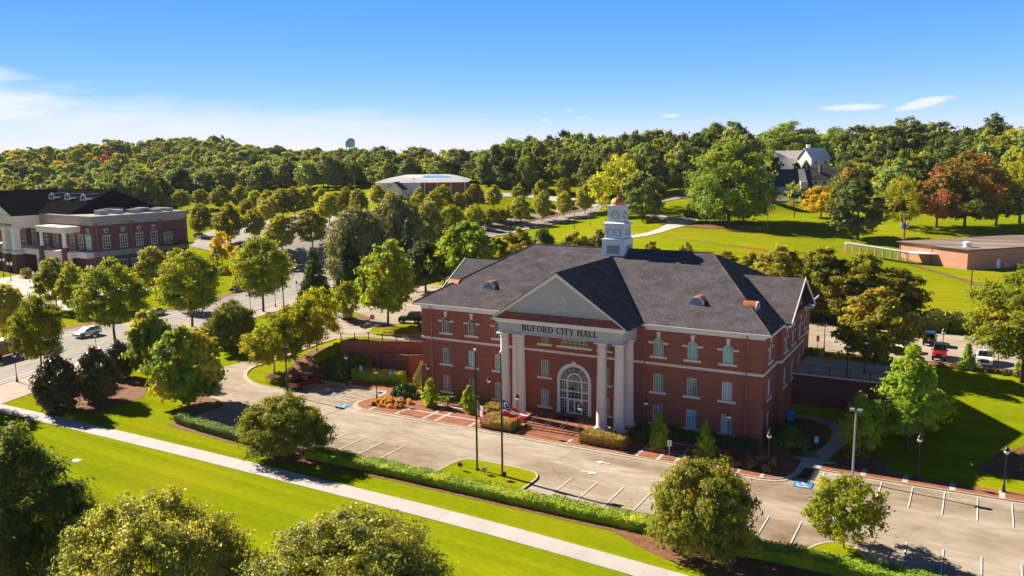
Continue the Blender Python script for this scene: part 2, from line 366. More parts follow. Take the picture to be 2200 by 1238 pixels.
_TS = np.geomspace(35, 2500, 900)
def at(u, v, dz=0.0):
    """the ground point seen at pixel (u, v) of the photograph"""
    r = ray(u, v); P = CP + r*_TS[:, None]
    below = P[:, 2] < tz(P[:, 0], P[:, 1]) + dz
    k = int(np.argmax(below)) if below.any() else len(_TS)-1
    a, b = _TS[max(k-1, 0)], _TS[k]
    for _ in range(22):
        m = (a+b)/2; p = CP + r*m
        if p[2] < tz1(p[0], p[1]) + dz: b = m
        else: a = m
    p = CP + r*b
    return Vector((p[0], p[1], tz1(p[0], p[1])))
def xy(u, v, z=0.0):
    r = ray(u, v); t = (z-CP[2])/r[2]; p = CP + r*t; return (float(p[0]), float(p[1]))
SKYS, EXPO, HAZE = .10, 1.3, .00004
# ------------------------------------------------------------------ ground sheet
def axis(a0, a1, fine, mid, out):
    s = list(np.arange(a0, a1, fine)); x = a1; st = fine
    while x < out[1]: s.append(x); st = min(st*1.06, mid if x < out[1]*.4 else mid*6); x += st
    s.append(out[1]); x = a0; st = fine; l = []
    while x > out[0]: st = min(st*1.06, mid if x > out[0]*.4 else mid*6); x -= st; l.append(x)
    return np.array(sorted(set(l + s)))
_gx = axis(-125, 62, 1.25, 9, (-2600, 1500)); _gy = axis(-45, 120, 1.25, 9, (-400, 3200))
_X, _Y = np.meshgrid(_gx, _gy); _Z = tz(_X.ravel(), _Y.ravel())
_nx, _ny = len(_gx), len(_gy)
_me = bpy.data.meshes.new('ground')
_me.vertices.add(_nx*_ny); _me.vertices.foreach_set('co', np.stack([_X.ravel(), _Y.ravel(), _Z], -1).astype(np.float32).ravel())
_i = (np.arange(_ny-1)[:, None]*_nx + np.arange(_nx-1)[None, :]).ravel()
_q = np.stack([_i, _i+1, _i+1+_nx, _i+_nx], -1).astype(np.int32)
_me.loops.add(len(_q)*4); _me.polygons.add(len(_q))
_me.loops.foreach_set('vertex_index', _q.ravel()); _me.polygons.foreach_set('loop_start', np.arange(len(_q))*4)
_me.polygons.foreach_set('use_smooth', [True]*len(_q)); _me.materials.append(MT['grass']); _me.update(); _me.validate()
struct(link('ground', _me))

def drape(name, poly, off, m, step=3.0, kind='structure'):
    """a sheet following the ground, `off` above it; poly holds world (x, y)"""
    bm = bmesh.new()
    vs = [bm.verts.new((p[0], p[1], 0)) for p in poly]
    f = bm.faces.new(vs); bmesh.ops.triangulate(bm, faces=[f])
    for _ in range(9):
        le = [e for e in bm.edges if e.calc_length() > step]
        if not le: break
        bmesh.ops.subdivide_edges(bm, edges=le, cuts=1); bmesh.ops.triangulate(bm, faces=bm.faces[:])
    bm.verts.ensure_lookup_table()
    z = tz([v.co.x for v in bm.verts], [v.co.y for v in bm.verts])
    for v, h in zip(bm.verts, z): v.co.z = h + off
    bmesh.ops.recalc_face_normals(bm, faces=bm.faces)
    if sum(f.normal.z for f in bm.faces) < 0: bmesh.ops.reverse_faces(bm, faces=bm.faces[:])
    me = bpy.data.meshes.new(name); bm.to_mesh(me); bm.free(); me.materials.append(m)
    o = link(name, me)
    return struct(o, kind) if kind else o
def px(l, dz=0): return [tuple(at(u, v, dz)[:2]) for u, v in l]
def resample(path, step):
    out = [path[0]]
    for a, b in zip(path, path[1:]):
        n = max(1, int(math.hypot(b[0]-a[0], b[1]-a[1])/step))
        out += [(a[0]+(b[0]-a[0])*k/n, a[1]+(b[1]-a[1])*k/n) for k in range(1, n+1)]
    return out
def smooth(path, it=2):
    for _ in range(it):
        o = [path[0]]
        for a, b in zip(path, path[1:]):
            o += [(a[0]*.75+b[0]*.25, a[1]*.75+b[1]*.25), (a[0]*.25+b[0]*.75, a[1]*.25+b[1]*.75)]
        path = o + [path[-1]]
    return path
def normals(path):
    n = []
    for i in range(len(path)):
        a = path[max(i-1, 0)]; b = path[min(i+1, len(path)-1)]
        dx, dy = b[0]-a[0], b[1]-a[1]; l = math.hypot(dx, dy) or 1; n.append((-dy/l, dx/l))
    return n
def ribbon(name, path, o0, o1, top, m, bottom=None, step=1.5, kind='structure'):
    """strip along a path between lateral offsets o0, o1 (left positive); a solid when bottom is given"""
    path = resample(path, step); nn = normals(path); mb = MB(); vs = []
    for (x, y), (a, b) in zip(path, nn):
        for o in (o0, o1):
            X, Y = x+a*o, y+b*o; h = tz1(X, Y)
            vs += [(X, Y, h+top), (X, Y, h+(bottom if bottom is not None else top))]
    fs = []
    for k in range(len(path)-1):
        a = 4*k; b = a+4
        fs.append((a, b, b+2, a+2))
        if bottom is not None: fs += [(a+1, b+1, b, a), (a+2, b+2, b+3, a+3)]
    if bottom is not None: fs += [(0, 2, 3, 1), (4*len(path)-4, 4*len(path)-3, 4*len(path)-1, 4*len(path)-2)]
    mb.add(vs, fs)
    o = mb.obj(name, m, fix=bottom is not None)
    if bottom is None and o.data.polygons[0].normal.z < 0:
        bm = bmesh.new(); bm.from_mesh(o.data); bmesh.ops.reverse_faces(bm, faces=bm.faces[:]); bm.to_mesh(o.data); bm.free()
    return struct(o, kind)

# --- roads and lots
isl = [(690,821),(665,830),(640,835),(612,837),(575,832),(547,824),(533,814),(530,803),(542,791),(575,781),(620,766),(660,751),(690,739),(722,729)]
islw = smooth(px(isl), 1)
west = px([(433,906),(421,893),(476,875),(482,868),(470,860),(430,851),(440,820),(470,790),(530,777),(560,762),(600,742),(640,718),(668,700),(700,688),(725,680),(742,691),(790,685),(800,668),(850,640),(905,612),(905,742)])
drape('parking_lot', [(-28,-24.4),(66,-24.4),(66,-3.6),(29,-4),(27,-4),(27,-1),(-28,-1)], .012, MT['asphalt'], 12)
drape('driveway', west + islw[::-1] + [(-39.6,-1.0),(-28,-1),(-28,-24.4),(-41.5,-24.4)], .045, MT['asphalt'], 2.5)
drape('rear_parking_lot', [(-60,27),(-31,12.5),(-23,12.6),(-23,29),(23.5,28.4),(24,27.4),(75,27.4),(75,46.5),(15,47),(-20,50),(-45,56),(-70,58)], .08, MT['asphalt'], 3)
street_n = smooth([(-77,-45),(-80.3,-23.8),(-82.6,-15),(-85.5,2),(-88.8,18),(-91,36),(-97,60),(-105,88),(-118,120),(-150,150)], 1)
street_f = smooth([(-106,-45),(-108.5,-7),(-107.8,6),(-106.5,26),(-109,45),(-118,75),(-132,112),(-165,140)], 1)
drape('street', street_n + street_f[::-1], .03, MT['asphalt_b'], 4)
ribbon('street_kerb', street_n[:-4], -.45, 0, .10, MT['curb'], bottom=-.1)
ribbon('street_kerb', street_f[:-4], .45, 0, .10, MT['curb'], bottom=-.1)
ribbon('planting_strip', street_f[:-4], 3.6, .6, .06, MT['mulch'])
mid = smooth([(-87.2,-24),(-89.2,-15),(-91,-6),(-93.4,5),(-96,20),(-98.5,36),(-104,58),(-113,88)], 1)
ribbon('street_markings', mid, .08, .22, .04, MT['yellow']); ribbon('street_markings', mid, -.22, -.08, .04, MT['yellow'])
ribbon('street_markings', street_n[:-5], 1.2, 1.36, .04, MT['paint']); ribbon('street_markings', [(x+4.2, y) for x, y in street_f[1:-5]], -.08, .08, .04, MT['paint'])
pave = [(-79.8,-24),(-82.1,-15),(-85,2),(-88.3,18),(-90.5,36),(-95,54),(-90,54),(-86,36),(-83.4,18),(-80.4,2),(-75.2,-15),(-72,-22.8),(-69.8,-30),(-70,-45),(-76.3,-45)]
MT['walkway'] = brick_mat('pink_concrete_paving', (.46,.36,.30), (.40,.31,.26), (.3,.24,.2), axis='floor', sc=.3)
drape('street_pavement', pave, .05, MT['walkway'], 4)
sw = brick_mat('sidewalk_concrete', (.475,.435,.415), (.43,.39,.37), (.35,.31,.29), axis='floor', sc=1, band=.07)
for n in sw.node_tree.nodes:
    if n.bl_idname == 'ShaderNodeTexBrick':
        n.inputs['Brick Width'].default_value = 1.75; n.inputs['Row Height'].default_value = 7; n.inputs['Mortar Size'].default_value = .02; n.offset = 0
MT['sidewalk'] = sw
drape('footpath', smooth([(-70.3,-29.5),(-55,-29.4),(-42,-29.3),(-13.5,-29.7),(3.2,-30),(17,-30.9),(42,-32.8)], 1) + smooth([(42,-35.2),(18,-33.2),(4.7,-32.4),(-11.4,-32),(-39.3,-31.6),(-68,-31.7)], 1), .035, MT['sidewalk'], 8)
# far roads, lots and paths
drape('boulevard', px([(985,532),(1045,506),(1120,491),(1200,476),(1283,459),(1300,436),(1240,444),(1180,454),(1075,472),(985,492)]), .12, MT['asphalt_b'], 6)
ribbon('boulevard_sidewalk', px([(1045,510),(1120,494),(1200,478.5),(1283,461.5)]), -.9, .9, .2, MT['concrete'])
ribbon('boulevard_median', px([(1015,497),(1075,486),(1150,472),(1215,459),(1262,450)]), -1.3, 1.3, .22, MT['mulch'])
drape('far_parking_lot', px([(408,530),(440,500),(500,480),(560,470),(640,462),(720,466),(745,490),(720,540),(735,585),(720,612),(640,625),(620,590),(560,556),(480,548)]), .12, MT['asphalt_b'], 5)
drape('forecourt', px([(-40,606),(40,592),(130,598),(250,612),(330,600),(330,622),(200,650),(150,668),(60,662),(-40,672)]), .1, MT['concrete'], 6)
drape('gravel_drive', smooth(px([(1345,514),(1405,506),(1465,488),(1488,480),(1503,474),(1490,469),(1450,467.6),(1395,461),(1388,465),(1425,471),(1438,480),(1405,498),(1350,508)]), 1), .12, MT['concrete'], 4)
ribbon('hill_road', px([(1395,440),(1425,431),(1475,422),(1560,421),(1640,429),(1740,431),(1850,430),(1960,428)]), -2.3, 2.3, .2, MT['asphalt_b'], step=5)
ribbon('gym_road', px([(780,432),(860,432),(950,424),(1040,418),(1130,420),(1220,431),(1290,440)]), -3, 3, .2, MT['concrete'], step=5)
ribbon('garden_path', px([(1956,569),(2033,591),(2118,617),(2200,638)]), -.8, .8, .1, MT['mulch'], step=4)
ribbon('worn_path', px([(1420,509),(1540,525),(1650,541),(1730,544)]), -.35, .35, .08, MT['mulch'], step=4)

# --- kerbs, plaza and beds in front of the hall
front = [(-28.1,-1.05),(-26.95,-2.2),(-26.9,-3.9),(-27.5,-5.3),(-27.75,-7.0),(-27.2,-8.4),(-25.6,-9.2),(24.7,-9.2),(26.2,-8.7),(27.0,-7.5),(27.25,-5.9),(27.3,-4.3)]
front = smooth(front[:7], 1) + smooth(front[7:], 1)
mb = MB(); mb.prism([(p[0], p[1]) for p in front] + [(27.3,1.2),(-28.1,1.2)], -.1, .132)
struct(mb.obj('plaza', MT['paver']))
ribbon('plaza_kerb', front, -.17, 0, .15, MT['curb'], bottom=-.1, step=3); ribbon('plaza_gutter', front, -.62, -.17, .06, MT['curb'], step=3)
mb = MB(); mb.prism([(-36.6,-1.0),(-28.12,-1.0),(-28.12,1.6),(-36.6,1.2)], -.1, .13); struct(mb.obj('brick_walk', MT['paver']))
ribbon('walk_kerb', [(-40.2,-1.1),(-28.1,-1.1)], -.17, 0, .15, MT['curb'], bottom=-.1); ribbon('walk_gutter', [(-40.2,-1.1),(-28.1,-1.1)], -.5, -.17, .062, MT['curb'])
ribbon('island_kerb', islw, .2, 0, .14, MT['curb'], bottom=-.1); ribbon('island_gutter', islw, .62, .2, .07, MT['curb'])
right = [(29.4,-4.2),(38,-4.2),(66,-3.6)]
mb = MB(); mb.prism([(29.4,-4.2),(38,-4.2),(66,-3.6),(66,-1.5),(38,-2.1),(29.4,-2.1)], -.1, .13); struct(mb.obj('brick_walk', MT['paver']))
ribbon('lot_kerb', right, -.16, 0, .15, MT['curb'], bottom=-.1, step=4); ribbon('lot_gutter', right, -.5, -.16, .03, MT['curb'], step=4)
mb = MB(); mb.prism([(27.3,-4.1),(29.4,-4.1),(29.4,-2.6),(30.6,-1.6),(26.2,-1.6),(27.3,-2.6)], -.1, .138); struct(mb.obj('kerb_ramp', MT['concrete']))
mb = MB(); mb.prism([(27.35,-7.3),(29.4,-7.3),(29.4,-4.15),(27.35,-4.15)], -.1, .026); struct(mb.obj('ramp_apron', MT['newtar']))
ribbon('side_path', smooth([(23.2,13.2),(25.5,13.1),(28.2,12.2),(29.6,9.0),(29.7,5),(29.2,2),(28.6,-1.6)], 2), -.85, .85, .05, MT['concrete'], step=.8)
# concrete bands in the paving
mb = MB()
for x in (-24.5,-20.4,-16.2,-14.4,-9.6,-3.2,3.2,11.5,13.9,15.8,20.2,22.2,24.6): mb.box(x-.16, -9.15, .13, x+.16, -4.4 if abs(x) > 4 else -7.6, .136)
for x0, x1 in ((-21.5,-9.8),(11.6,21)): mb.box(x0, -6.9, .13, x1, -6.62, .139)
for x0, x1 in ((-18,-11),(12,20)): mb.box(x0, -3.6, .13, x1, -3.35, .139)
for x in (33.4, 37.2, 41.3, 45.4, 49.5): mb.box(x-.25, -4.0, .125, x+.25, -2.0, .137)
struct(mb.obj('plaza_bands', MT['concrete']))
def bed(poly, z=.16, m='mulch', n='planting_bed'):
    mb = MB(); mb.prism(poly, .0, z); return struct(mb.obj(n, MT[m]))
bed([(-25.9,-8.0),(-20.6,-7.6),(-20.2,-4.6),(-25.9,-3.2)]); bed([(-24,-3.0),(-10,-3.0),(-10,-.2),(-24,-.2)]); bed([(10.4,-3),(22.6,-3),(22.6,-.2),(10.4,-.2)])
bed([(19.2,-8.0),(25.4,-8.0),(25.6,-3.2),(20.4,-3.4)]); bed([(22.9,-2.9),(26.2,-1.5),(28.4,2),(28.6,8),(26,11.8),(22.9,12)], .06)
bed([(30.4,-1.9),(34.8,-1.9),(35.5,1.5),(31.5,5),(30.6,3)], .1)
bed(smooth([(-13.8,-5.3),(-11.5,-5.3),(-11.5,-3.3),(-13.8,-3.3),(-13.8,-5.3)],1), .145); bed(smooth([(-19.6,-5.3),(-17.3,-5.3),(-17.3,-3.4),(-19.6,-3.4),(-19.6,-5.3)],1), .145)
for cx in (13.0, 18.1):
    mb = MB()
    for a in ((-1.1,-1.1,1.1,-.95),(-1.1,.95,1.1,1.1),(-1.1,-.95,-.95,.95),(.95,-.95,1.1,.95)): mb.box(cx+a[0], -6.1+a[1], .13, cx+a[2], -6.1+a[3], .5)
    mb.box(cx-.95, -7.05, .13, cx+.95, -5.15, .42, 1)
    tag(mb.obj('planter', [MT['brick'], MT['mulch']]), 'low square brick planter under the %s cone evergreen before the hall' % ('nearer-to-entrance' if cx < 15 else 'farther-from-entrance'), 'planter', 'square brick planters')
# mulch on grass
def mulch(l, off=.06, n='mulch_bed', it=1): return drape(n, smooth(l+[l[0]], it)[:-1], off, MT['mulch'], 2)
mulch(px([(566,812),(585,800),(612,806),(603,818),(580,818)]))
mulch(px([(606,806),(632,778),(660,757),(694,745),(735,760),(762,790),(750,812),(715,808),(690,800),(668,808),(640,822)]))
mulch(px([(386,888),(432,852),(470,861),(481,869),(474,876),(421,893),(433,906),(395,905)]), .07, it=0)
ribbon('mulch_bed', [(-42.6,-24.6),(-31,-25.5),(-19,-26.0),(0,-26.1),(19,-26.3)], -.75, 1.2, .03, MT['mulch'], step=2)
mulch([(16,-27.0),(19,-28.6),(22.5,-30.0),(27,-30.2),(33,-29.2),(40,-28.4),(52,-27.6),(52,-24.7),(19,-24.9)], .034)
mulch([(-26.5,-26.0),(-23,-28.2),(-20.5,-28.6),(-17.5,-27.2),(-16.8,-25.8)], .038)
mulch(px([(660,1002),(560,965),(570,960),(640,985)]), .05)
mulch(px([(95,868),(170,890),(240,880),(330,845),(280,800),(200,830),(120,850)]), .04)
mulch(px([(1745,688),(1800,700),(1830,705),(1838,690),(1790,680)]), .12)
mulch(px([(740,690),(765,680),(795,682),(792,692),(765,700)]), .16)
MT['pine'] = M('pine_straw', (.33,.13,.06), (.24,.09,.04), scale=1.2, rough=.95, fine=(5,.3))
drape('pine_straw_strip', [(23.2,24.6),(30,25.2),(38,25.6),(60,25.4),(60,27.5),(23.2,27.5)], .09, MT['pine'], 1.5)
ribbon('rear_kerb', [(23.2,27.45),(75,27.45)], .0, .18, .2, MT['curb'], bottom=-.1, step=2)
drape('terrace', [(22.9,14.75),(36,14.75),(37,17),(33,23),(22.9,24.2)], .12, MT['concrete'], 1.5)
mulch([(43,2),(49,1.4),(54,4),(52,10),(46,8)], .05)
mulch(px([(1460,488),(1530,478),(1620,478),(1640,488),(1560,494)]), .15)
# flagpole island and tree islands in the lot
fi = smooth([(-5.0,-24),(-4.9,-20.5),(-4.5,-18.6),(-3.2,-17.9),(2.6,-18.0),(4.3,-18.2),(5.1,-19.3),(5.2,-21),(5.1,-24)], 2)
mb = MB(); mb.prism(fi, -.1, .12); struct(mb.obj('lot_island', MT['grass'])); ribbon('lot_island_kerb', fi, -.2, .0, .15, MT['curb'], bottom=-.1, step=1)
ti = smooth([(31.2,-24.4),(31.4,-22.5),(32.6,-20.6),(34.2,-20.2),(35.6,-21.2),(36.2,-24.4)], 2)
mb = MB(); mb.prism(ti, -.1, .12); struct(mb.obj('lot_island', MT['grass'])); ribbon('lot_island_kerb', ti, -.2, .0, .15, MT['curb'], bottom=-.1, step=1)
i3 = px([(788,716),(796,708),(815,702),(850,699),(905,697),(905,722),(860,722),(815,723)]); i3s = smooth(i3 + [i3[0]], 1)[:-1]
drape('lawn_island', i3s, .2, MT['grass'], 1.5); ribbon('lawn_island_kerb', i3s, -.25, .0, .2, MT['curb'], bottom=-.1, step=1)
mulch(px([(818,707),(833,703),(850,705),(845,711),(825,711)]), .24)

# --- markings
mb = MB()
def line(x0, y0, x1, y1, w=.1, z=.064):
    dx, dy = x1-x0, y1-y0; l = math.hypot(dx, dy); nx, ny = -dy/l*w/2, dx/l*w/2
    P = [(x0+nx,y0+ny),(x1+nx,y1+ny),(x1-nx,y1-ny),(x0-nx,y0-ny)]
    mb.add([(x, y, tz1(x, y)+z) for x, y in P], [(0,1,2,3)])
for x in (-38.2,-35.4,-32.6,-29.8,-26.9,-24.0,-21.1,-18.25,-15.4,-12.5,8.05,10.75,13.5,16.25,19.0,24.6,27.3,30.05,38.4,41.1,43.8,46.5,49.2): line(x, -17.7 if x > -23 else -18.2, x, -23.6)
for k in range(9): line(35.23+2.73*k, -4.75, 35.23+2.73*k, -10.3)
line(32.6,-4.6,32.6,-10.2); line(29.9,-4.6,29.9,-8.6); line(29.9,-8.6,32.6,-10.0)
for k in range(5): line(29.9, -5.6-k*1.0, 32.6, -4.9-k*1.0+.3, .1, .067)
for x0 in (-37.9,-35.0,-32.0): line(x0, -6.9, x0+.3, -1.8)
line(-32.0,-6.9,-29.3,-7.6); line(-29.3,-7.6,-28.2,-3.4)
for k in range(3): line(-31.8+.6*k, -6.4+1.2*k, -28.9+.3*k, -6.4+1.0*k, .1, .067)
for k in range(10): line(25.5+2.75*k, 28, 25.5+2.75*k, 33); line(25.5+2.75*k, 40.8, 25.5+2.75*k, 46)
for (x, y, s) in ((9.1,-12.55,-1),(9.0,-15.7,1)):
    mb.add([(x-s*.85,y-.11,.065),(x+s*.1,y-.11,.065),(x+s*.1,y+.11,.065),(x-s*.85,y+.11,.065),(x+s*.05,y-.42,.066),(x+s*.85,y,.066),(x+s*.05,y+.42,.066)], [(0,1,2,3),(4,5,6)])
struct(mb.obj('road_markings', MT['paint'], fix=False))
def wheelchair(cx, cy, s, z, rz=0):
    mb = MB(); c, w = math.cos(rz), math.sin(rz)
    def T(x, y): return (cx+(x*c-y*w)*s, cy+(x*w+y*c)*s)
    def quad(l, zz, mi):
        mb.add([(*T(x, y), tz1(*T(x, y))+zz) for x, y in l], [tuple(range(len(l)))], mi)
    quad([(-.75,-.75),(.75,-.75),(.75,.75),(-.75,.75)], z, 0)
    def bar(a, b, wd):
        dx, dy = b[0]-a[0], b[1]-a[1]; l = math.hypot(dx, dy); nx, ny = -dy/l*wd/2, dx/l*wd/2
        quad([(a[0]-nx,a[1]-ny),(b[0]-nx,b[1]-ny),(b[0]+nx,b[1]+ny),(a[0]+nx,a[1]+ny)], z+.004, 1)
    n = 14; t = [math.radians(150+k*230/n) for k in range(n+1)]
    for a, b in zip(t, t[1:]): quad([(-.08+.30*math.cos(a),-.22+.30*math.sin(a)),(-.08+.42*math.cos(a),-.22+.42*math.sin(a)),(-.08+.42*math.cos(b),-.22+.42*math.sin(b)),(-.08+.30*math.cos(b),-.22+.30*math.sin(b))], z+.004, 1)
    bar((-.12,.38),(-.02,-.12),.14); bar((-.05,-.1),(.26,-.1),.12); bar((.24,-.08),(.42,-.48),.12); bar((.4,-.46),(.56,-.42),.1); bar((-.06,.15),(.22,.12),.1)
    quad([(-.13+.12*math.cos(2*PI*k/10), .54+.12*math.sin(2*PI*k/10)) for k in range(10)], z+.004, 1)
    struct(mb.obj('accessible_bay_marking', [MT['bluep'], MT['paint']], fix=False))
wheelchair(28.6, -8.9, 1.15, .064, 0); wheelchair(-28.6, -9.4, 1.0, .064, 0); wheelchair(-33.6, -5.8, 1.0, .068, 0); wheelchair(28.2, 31.4, 1.1, .13)
# ------------------------------------------------------------------ city hall
HW = 22.47; DEP = 27.4; MIDY = 13.7; FLOOR = .5
hall = thing('city_hall', 'three-storey red brick city hall with grey hipped roof, white columned portico and clock tower', 'building')
def Tfront(u, w, d): return (u, d, w)
def panel(mb, T, x0, x1, z0, z1, ops, dep=.14, mi=0):
    """wall with true openings; ops: (xa, xb, za, zb, zspring or None)"""
    xs = sorted({x0, x1, *[o[0] for o in ops], *[o[1] for o in ops]}); zs = sorted({z0, z1, *[o[2] for o in ops], *[o[3] for o in ops]})
    for a, b in zip(xs, xs[1:]):
        for c, e in zip(zs, zs[1:]):
            mx, mz = (a+b)/2, (c+e)/2
            if any(o[0] < mx < o[1] and o[2] < mz < o[3] for o in ops): continue
            mb.add([T(a,c,0), T(b,c,0), T(b,e,0), T(a,e,0)], [(0,1,2,3)], mi)
    for xa, xb, za, zb, zs_ in ops:
        cx, r = (xa+xb)/2, (xb-xa)/2
        if zs_ is None: out = [(xa,za),(xa,zb),(xb,zb),(xb,za)]
        else:
            n = 12; e = (zb-zs_); arc = [(cx-r*math.cos(PI*k/n), zs_+e*math.sin(PI*k/n)) for k in range(n+1)]
            for k in range(n):
                p, q = arc[k], arc[k+1]; cn = (xa, zb) if k < n//2 else (xb, zb)
                mb.add([T(*p,0), T(*q,0), T(*cn,0)], [(0,1,2)], mi)
            out = [(xa,za)] + arc + [(xb,za)]
        for p, q in zip(out, out[1:]+out[:1]): mb.add([T(*p,0), T(*q,0), T(*q,dep), T(*p,dep)], [(0,1,2,3)], mi)

WT = {'up': (1.18, 2.10, 1.51), 'mid': (1.16, 2.16, 1.92), 'low': (1.16, 2.12, None), 'sq': (1.1, 1.65, None), 'side': (1.0, 2.1, 1.6)}
SILL = {'up': 8.95, 'mid': 4.74, 'low': .98, 'sq': 8.95}
def opening(kind, x): w, h, sp = WT[kind]; z = SILL[kind]; return (x-w/2, x+w/2, z, z+h, None if sp is None else z+sp)
front_ops = []; frontwin = []
for s in (-1, 1):
    for i in range(3):
        for k in ('up', 'mid', 'low'): front_ops.append(opening(k, s*(10.63+4*i))); frontwin.append((k, s*(10.63+4*i)))
    for k in ('sq', 'mid', 'low'): front_ops.append(opening(k, s*4.0)); frontwin.append((k, s*4.0))
front_ops.append((-1.87, 1.87, FLOOR, 6.48, 4.61)); front_ops.append((-1.85, 1.85, 8.95, 10.25, 8.951))
mb = MB()
panel(mb, Tfront, -HW, HW, 0, 12.3, front_ops)
BX = HW+.5; B0, B1 = 7.0, 20.4     # side bay
sideops1 = [opening(k, 3.3) for k in ('up','mid','low')]; sideops2 = [opening(k, y) for k in ('up','mid') for y in (9.4,13.7,18.0)]; sideops3 = [opening(k, 24) for k in ('up','mid')]
for s in (-1, 1):
    T = lambda u, w, d, s=s: (s*(HW-d), u, w); T2 = lambda u, w, d, s=s: (s*(BX-d), u, w)
    panel(mb, T, 0, B0, 0, 12.3, sideops1); panel(mb, T2, B0, B1, 0, 12.3, sideops2); panel(mb, T, B1, DEP, 0, 12.3, sideops3)
    for y in (B0, B1): mb.add([(s*HW,y,0),(s*BX,y,0),(s*BX,y,12.3),(s*HW,y,12.3)], [(0,1,2,3)])
    mb.add([(s*BX,B0,12.3),(s*BX,B1,12.3),(s*BX,MIDY,16.55)], [(0,1,2)])
mb.add([(-HW,DEP,0),(HW,DEP,0),(HW,DEP,12.3),(-HW,DEP,12.3)], [(0,1,2,3)])
for x in (-HW+.55, HW-.55):        # corner pilasters, proud of the wall
    mb.box(x-.75 if x < 0 else x-.55, -.12, 0, x+.55 if x < 0 else x+.75, .03, 4.2)
wall = mb.obj('wall', MT['brick'], hall, fix=False)
# dark interior box behind the openings
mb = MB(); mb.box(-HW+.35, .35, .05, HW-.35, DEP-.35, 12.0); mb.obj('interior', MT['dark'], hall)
# belt course, water table and downpipes
mb = MB()
mb.box(-HW-.08, -.09, 7.88, HW+.08, 0, 8.18)
for s in (-1, 1):
    a, b = (s*HW, s*(HW+.09)) if s > 0 else (s*(HW+.09), s*HW)
    mb.box(a, 0, 7.88, b, B0-.09, 8.18); mb.box(a, B1+.09, 7.88, b, DEP, 8.18)
    a2, b2 = (s*HW, s*(BX+.09)) if s > 0 else (s*(BX+.09), s*HW)
    mb.box(a2, B0-.09, 7.88, b2, B1+.09, 8.18)
mb.obj('belt_course', MT['stone'], hall)
for x in (-19.9-.9, 9.05, 20.75, -9.05):
    m2 = MB(); m2.tube((x,-.17,.1),(x,-.17,12.0),.07,.07,8); m2.tube((x,-.17,12.0),(x,-.72,12.45),.07,.07,8); m2.obj('downpipe', MT['copper_dk'], hall)

# --- windows
def frame_mesh(w, h, sp, cols=4, rows=6):
    m = MB(); y0, y1 = .07, .13; t = .055; b = .018
    top = h if sp is None else sp
    m.box(-w/2, y0, 0, -w/2+t, y1, top); m.box(w/2-t, y0, 0, w/2, y1, top); m.box(-w/2+t, y0, 0, w/2-t, y1, t)
    if sp is None: m.box(-w/2+t, y0, h-t, w/2-t, y1, h)
    else: m.arc(0, sp, w/2-t, w/2, 0, PI, y0, y1, 12, ez=(h-sp)/(w/2))
    m.box(-.026, y0+.004, t, .026, y1-.004, top-.002)
    for k in range(1, cols):
        if k*2 == cols: continue
        x = -w/2 + w*k/cols; m.box(x-b/2, y0+.014, t, x+b/2, y1-.014, top)
    for k in range(1, rows):
        z = top*k/rows; m.box(-w/2+t, y0+.018, z-b/2, w/2-t, y1-.018, z+b/2)
    if sp is not None:
        m.box(-w/2+t, y0+.01, sp-b, w/2-t, y1-.01, sp+b)
        e = (h-sp)/(w/2)
        for q in ((30, 60, 90, 120, 150) if e > .8 else (60, 90, 120)):
            q = math.radians(q); r = w/2-t*.5
            m.tube((0,.1,sp),(r*math.cos(q),.1,sp+r*math.sin(q)*e),.011,.011,4)
    return m
def pane_mesh(w, h, sp):
    m = MB(); y = .115
    if sp is None: P = [(-w/2+.02,y,.02),(w/2-.02,y,.02),(w/2-.02,y,h-.02),(-w/2+.02,y,h-.02)]
    else: P = [(-w/2+.02,y,.02),(w/2-.02,y,.02)] + [((w/2-.02)*math.cos(PI*k/14), y, sp+(h-sp-.02)*math.sin(PI*k/14)) for k in range(15)]
    m.add(P, [tuple(range(len(P)))]); return m
WM = {}
for k, (w, h, sp) in WT.items():
    fr = frame_mesh(w, h, sp).obj('window', MT['white']); me = {'frame': fr.data}; bpy.data.objects.remove(fr)
    for g in ('glass','glass_d','glass_w','glass_g'):
        o = pane_mesh(w, h, sp).obj('pane', MT[g], fix=False); me[g] = o.data; bpy.data.objects.remove(o)
    s_ = MB(); s_.box(-1.03 if k != 'side' else -.8, -.14, -.27, 1.03 if k != 'side' else .8, .06, 0); o = s_.obj('sill', MT['stone']); me['sill'] = o.data; bpy.data.objects.remove(o)
    if k == 'up':
        s_ = MB(); s_.prismy([(-.15,h+.02),(.15,h+.02),(.25,h+.72),(-.25,h+.72)], -.1, .03); o = s_.obj('keystone', MT['stone']); me['keystone'] = o.data; bpy.data.objects.remove(o)
        for q_, (xa_, xb_) in (('impost', (.60, 1.2)), ('impost2', (-1.2, -.60))):
            s_ = MB(); s_.box(xa_,-.08,sp-.1,xb_,.02,sp+.13); o = s_.obj('impost', MT['stone']); me[q_] = o.data; bpy.data.objects.remove(o)
        s_ = MB(); s_.arc(0, sp, .6, .83, 0, PI, -.035, .02, 14); o = s_.obj('arch', MT['brick']); me['arch'] = o.data; bpy.data.objects.remove(o)
    WM[k] = me
def window(kind, loc, rz, glass, parent=None):
    me = WM[kind]; w = link('window', me['frame'], parent or hall); w.location = loc; w.rotation_euler = (0,0,rz)
    link('pane', me[glass], w); link('sill', me['sill'], w)
    for n in ('keystone','impost','impost2','arch'):
        if n in me: link(n.rstrip('2'), me[n], w)
    return w
R = random.Random(3)
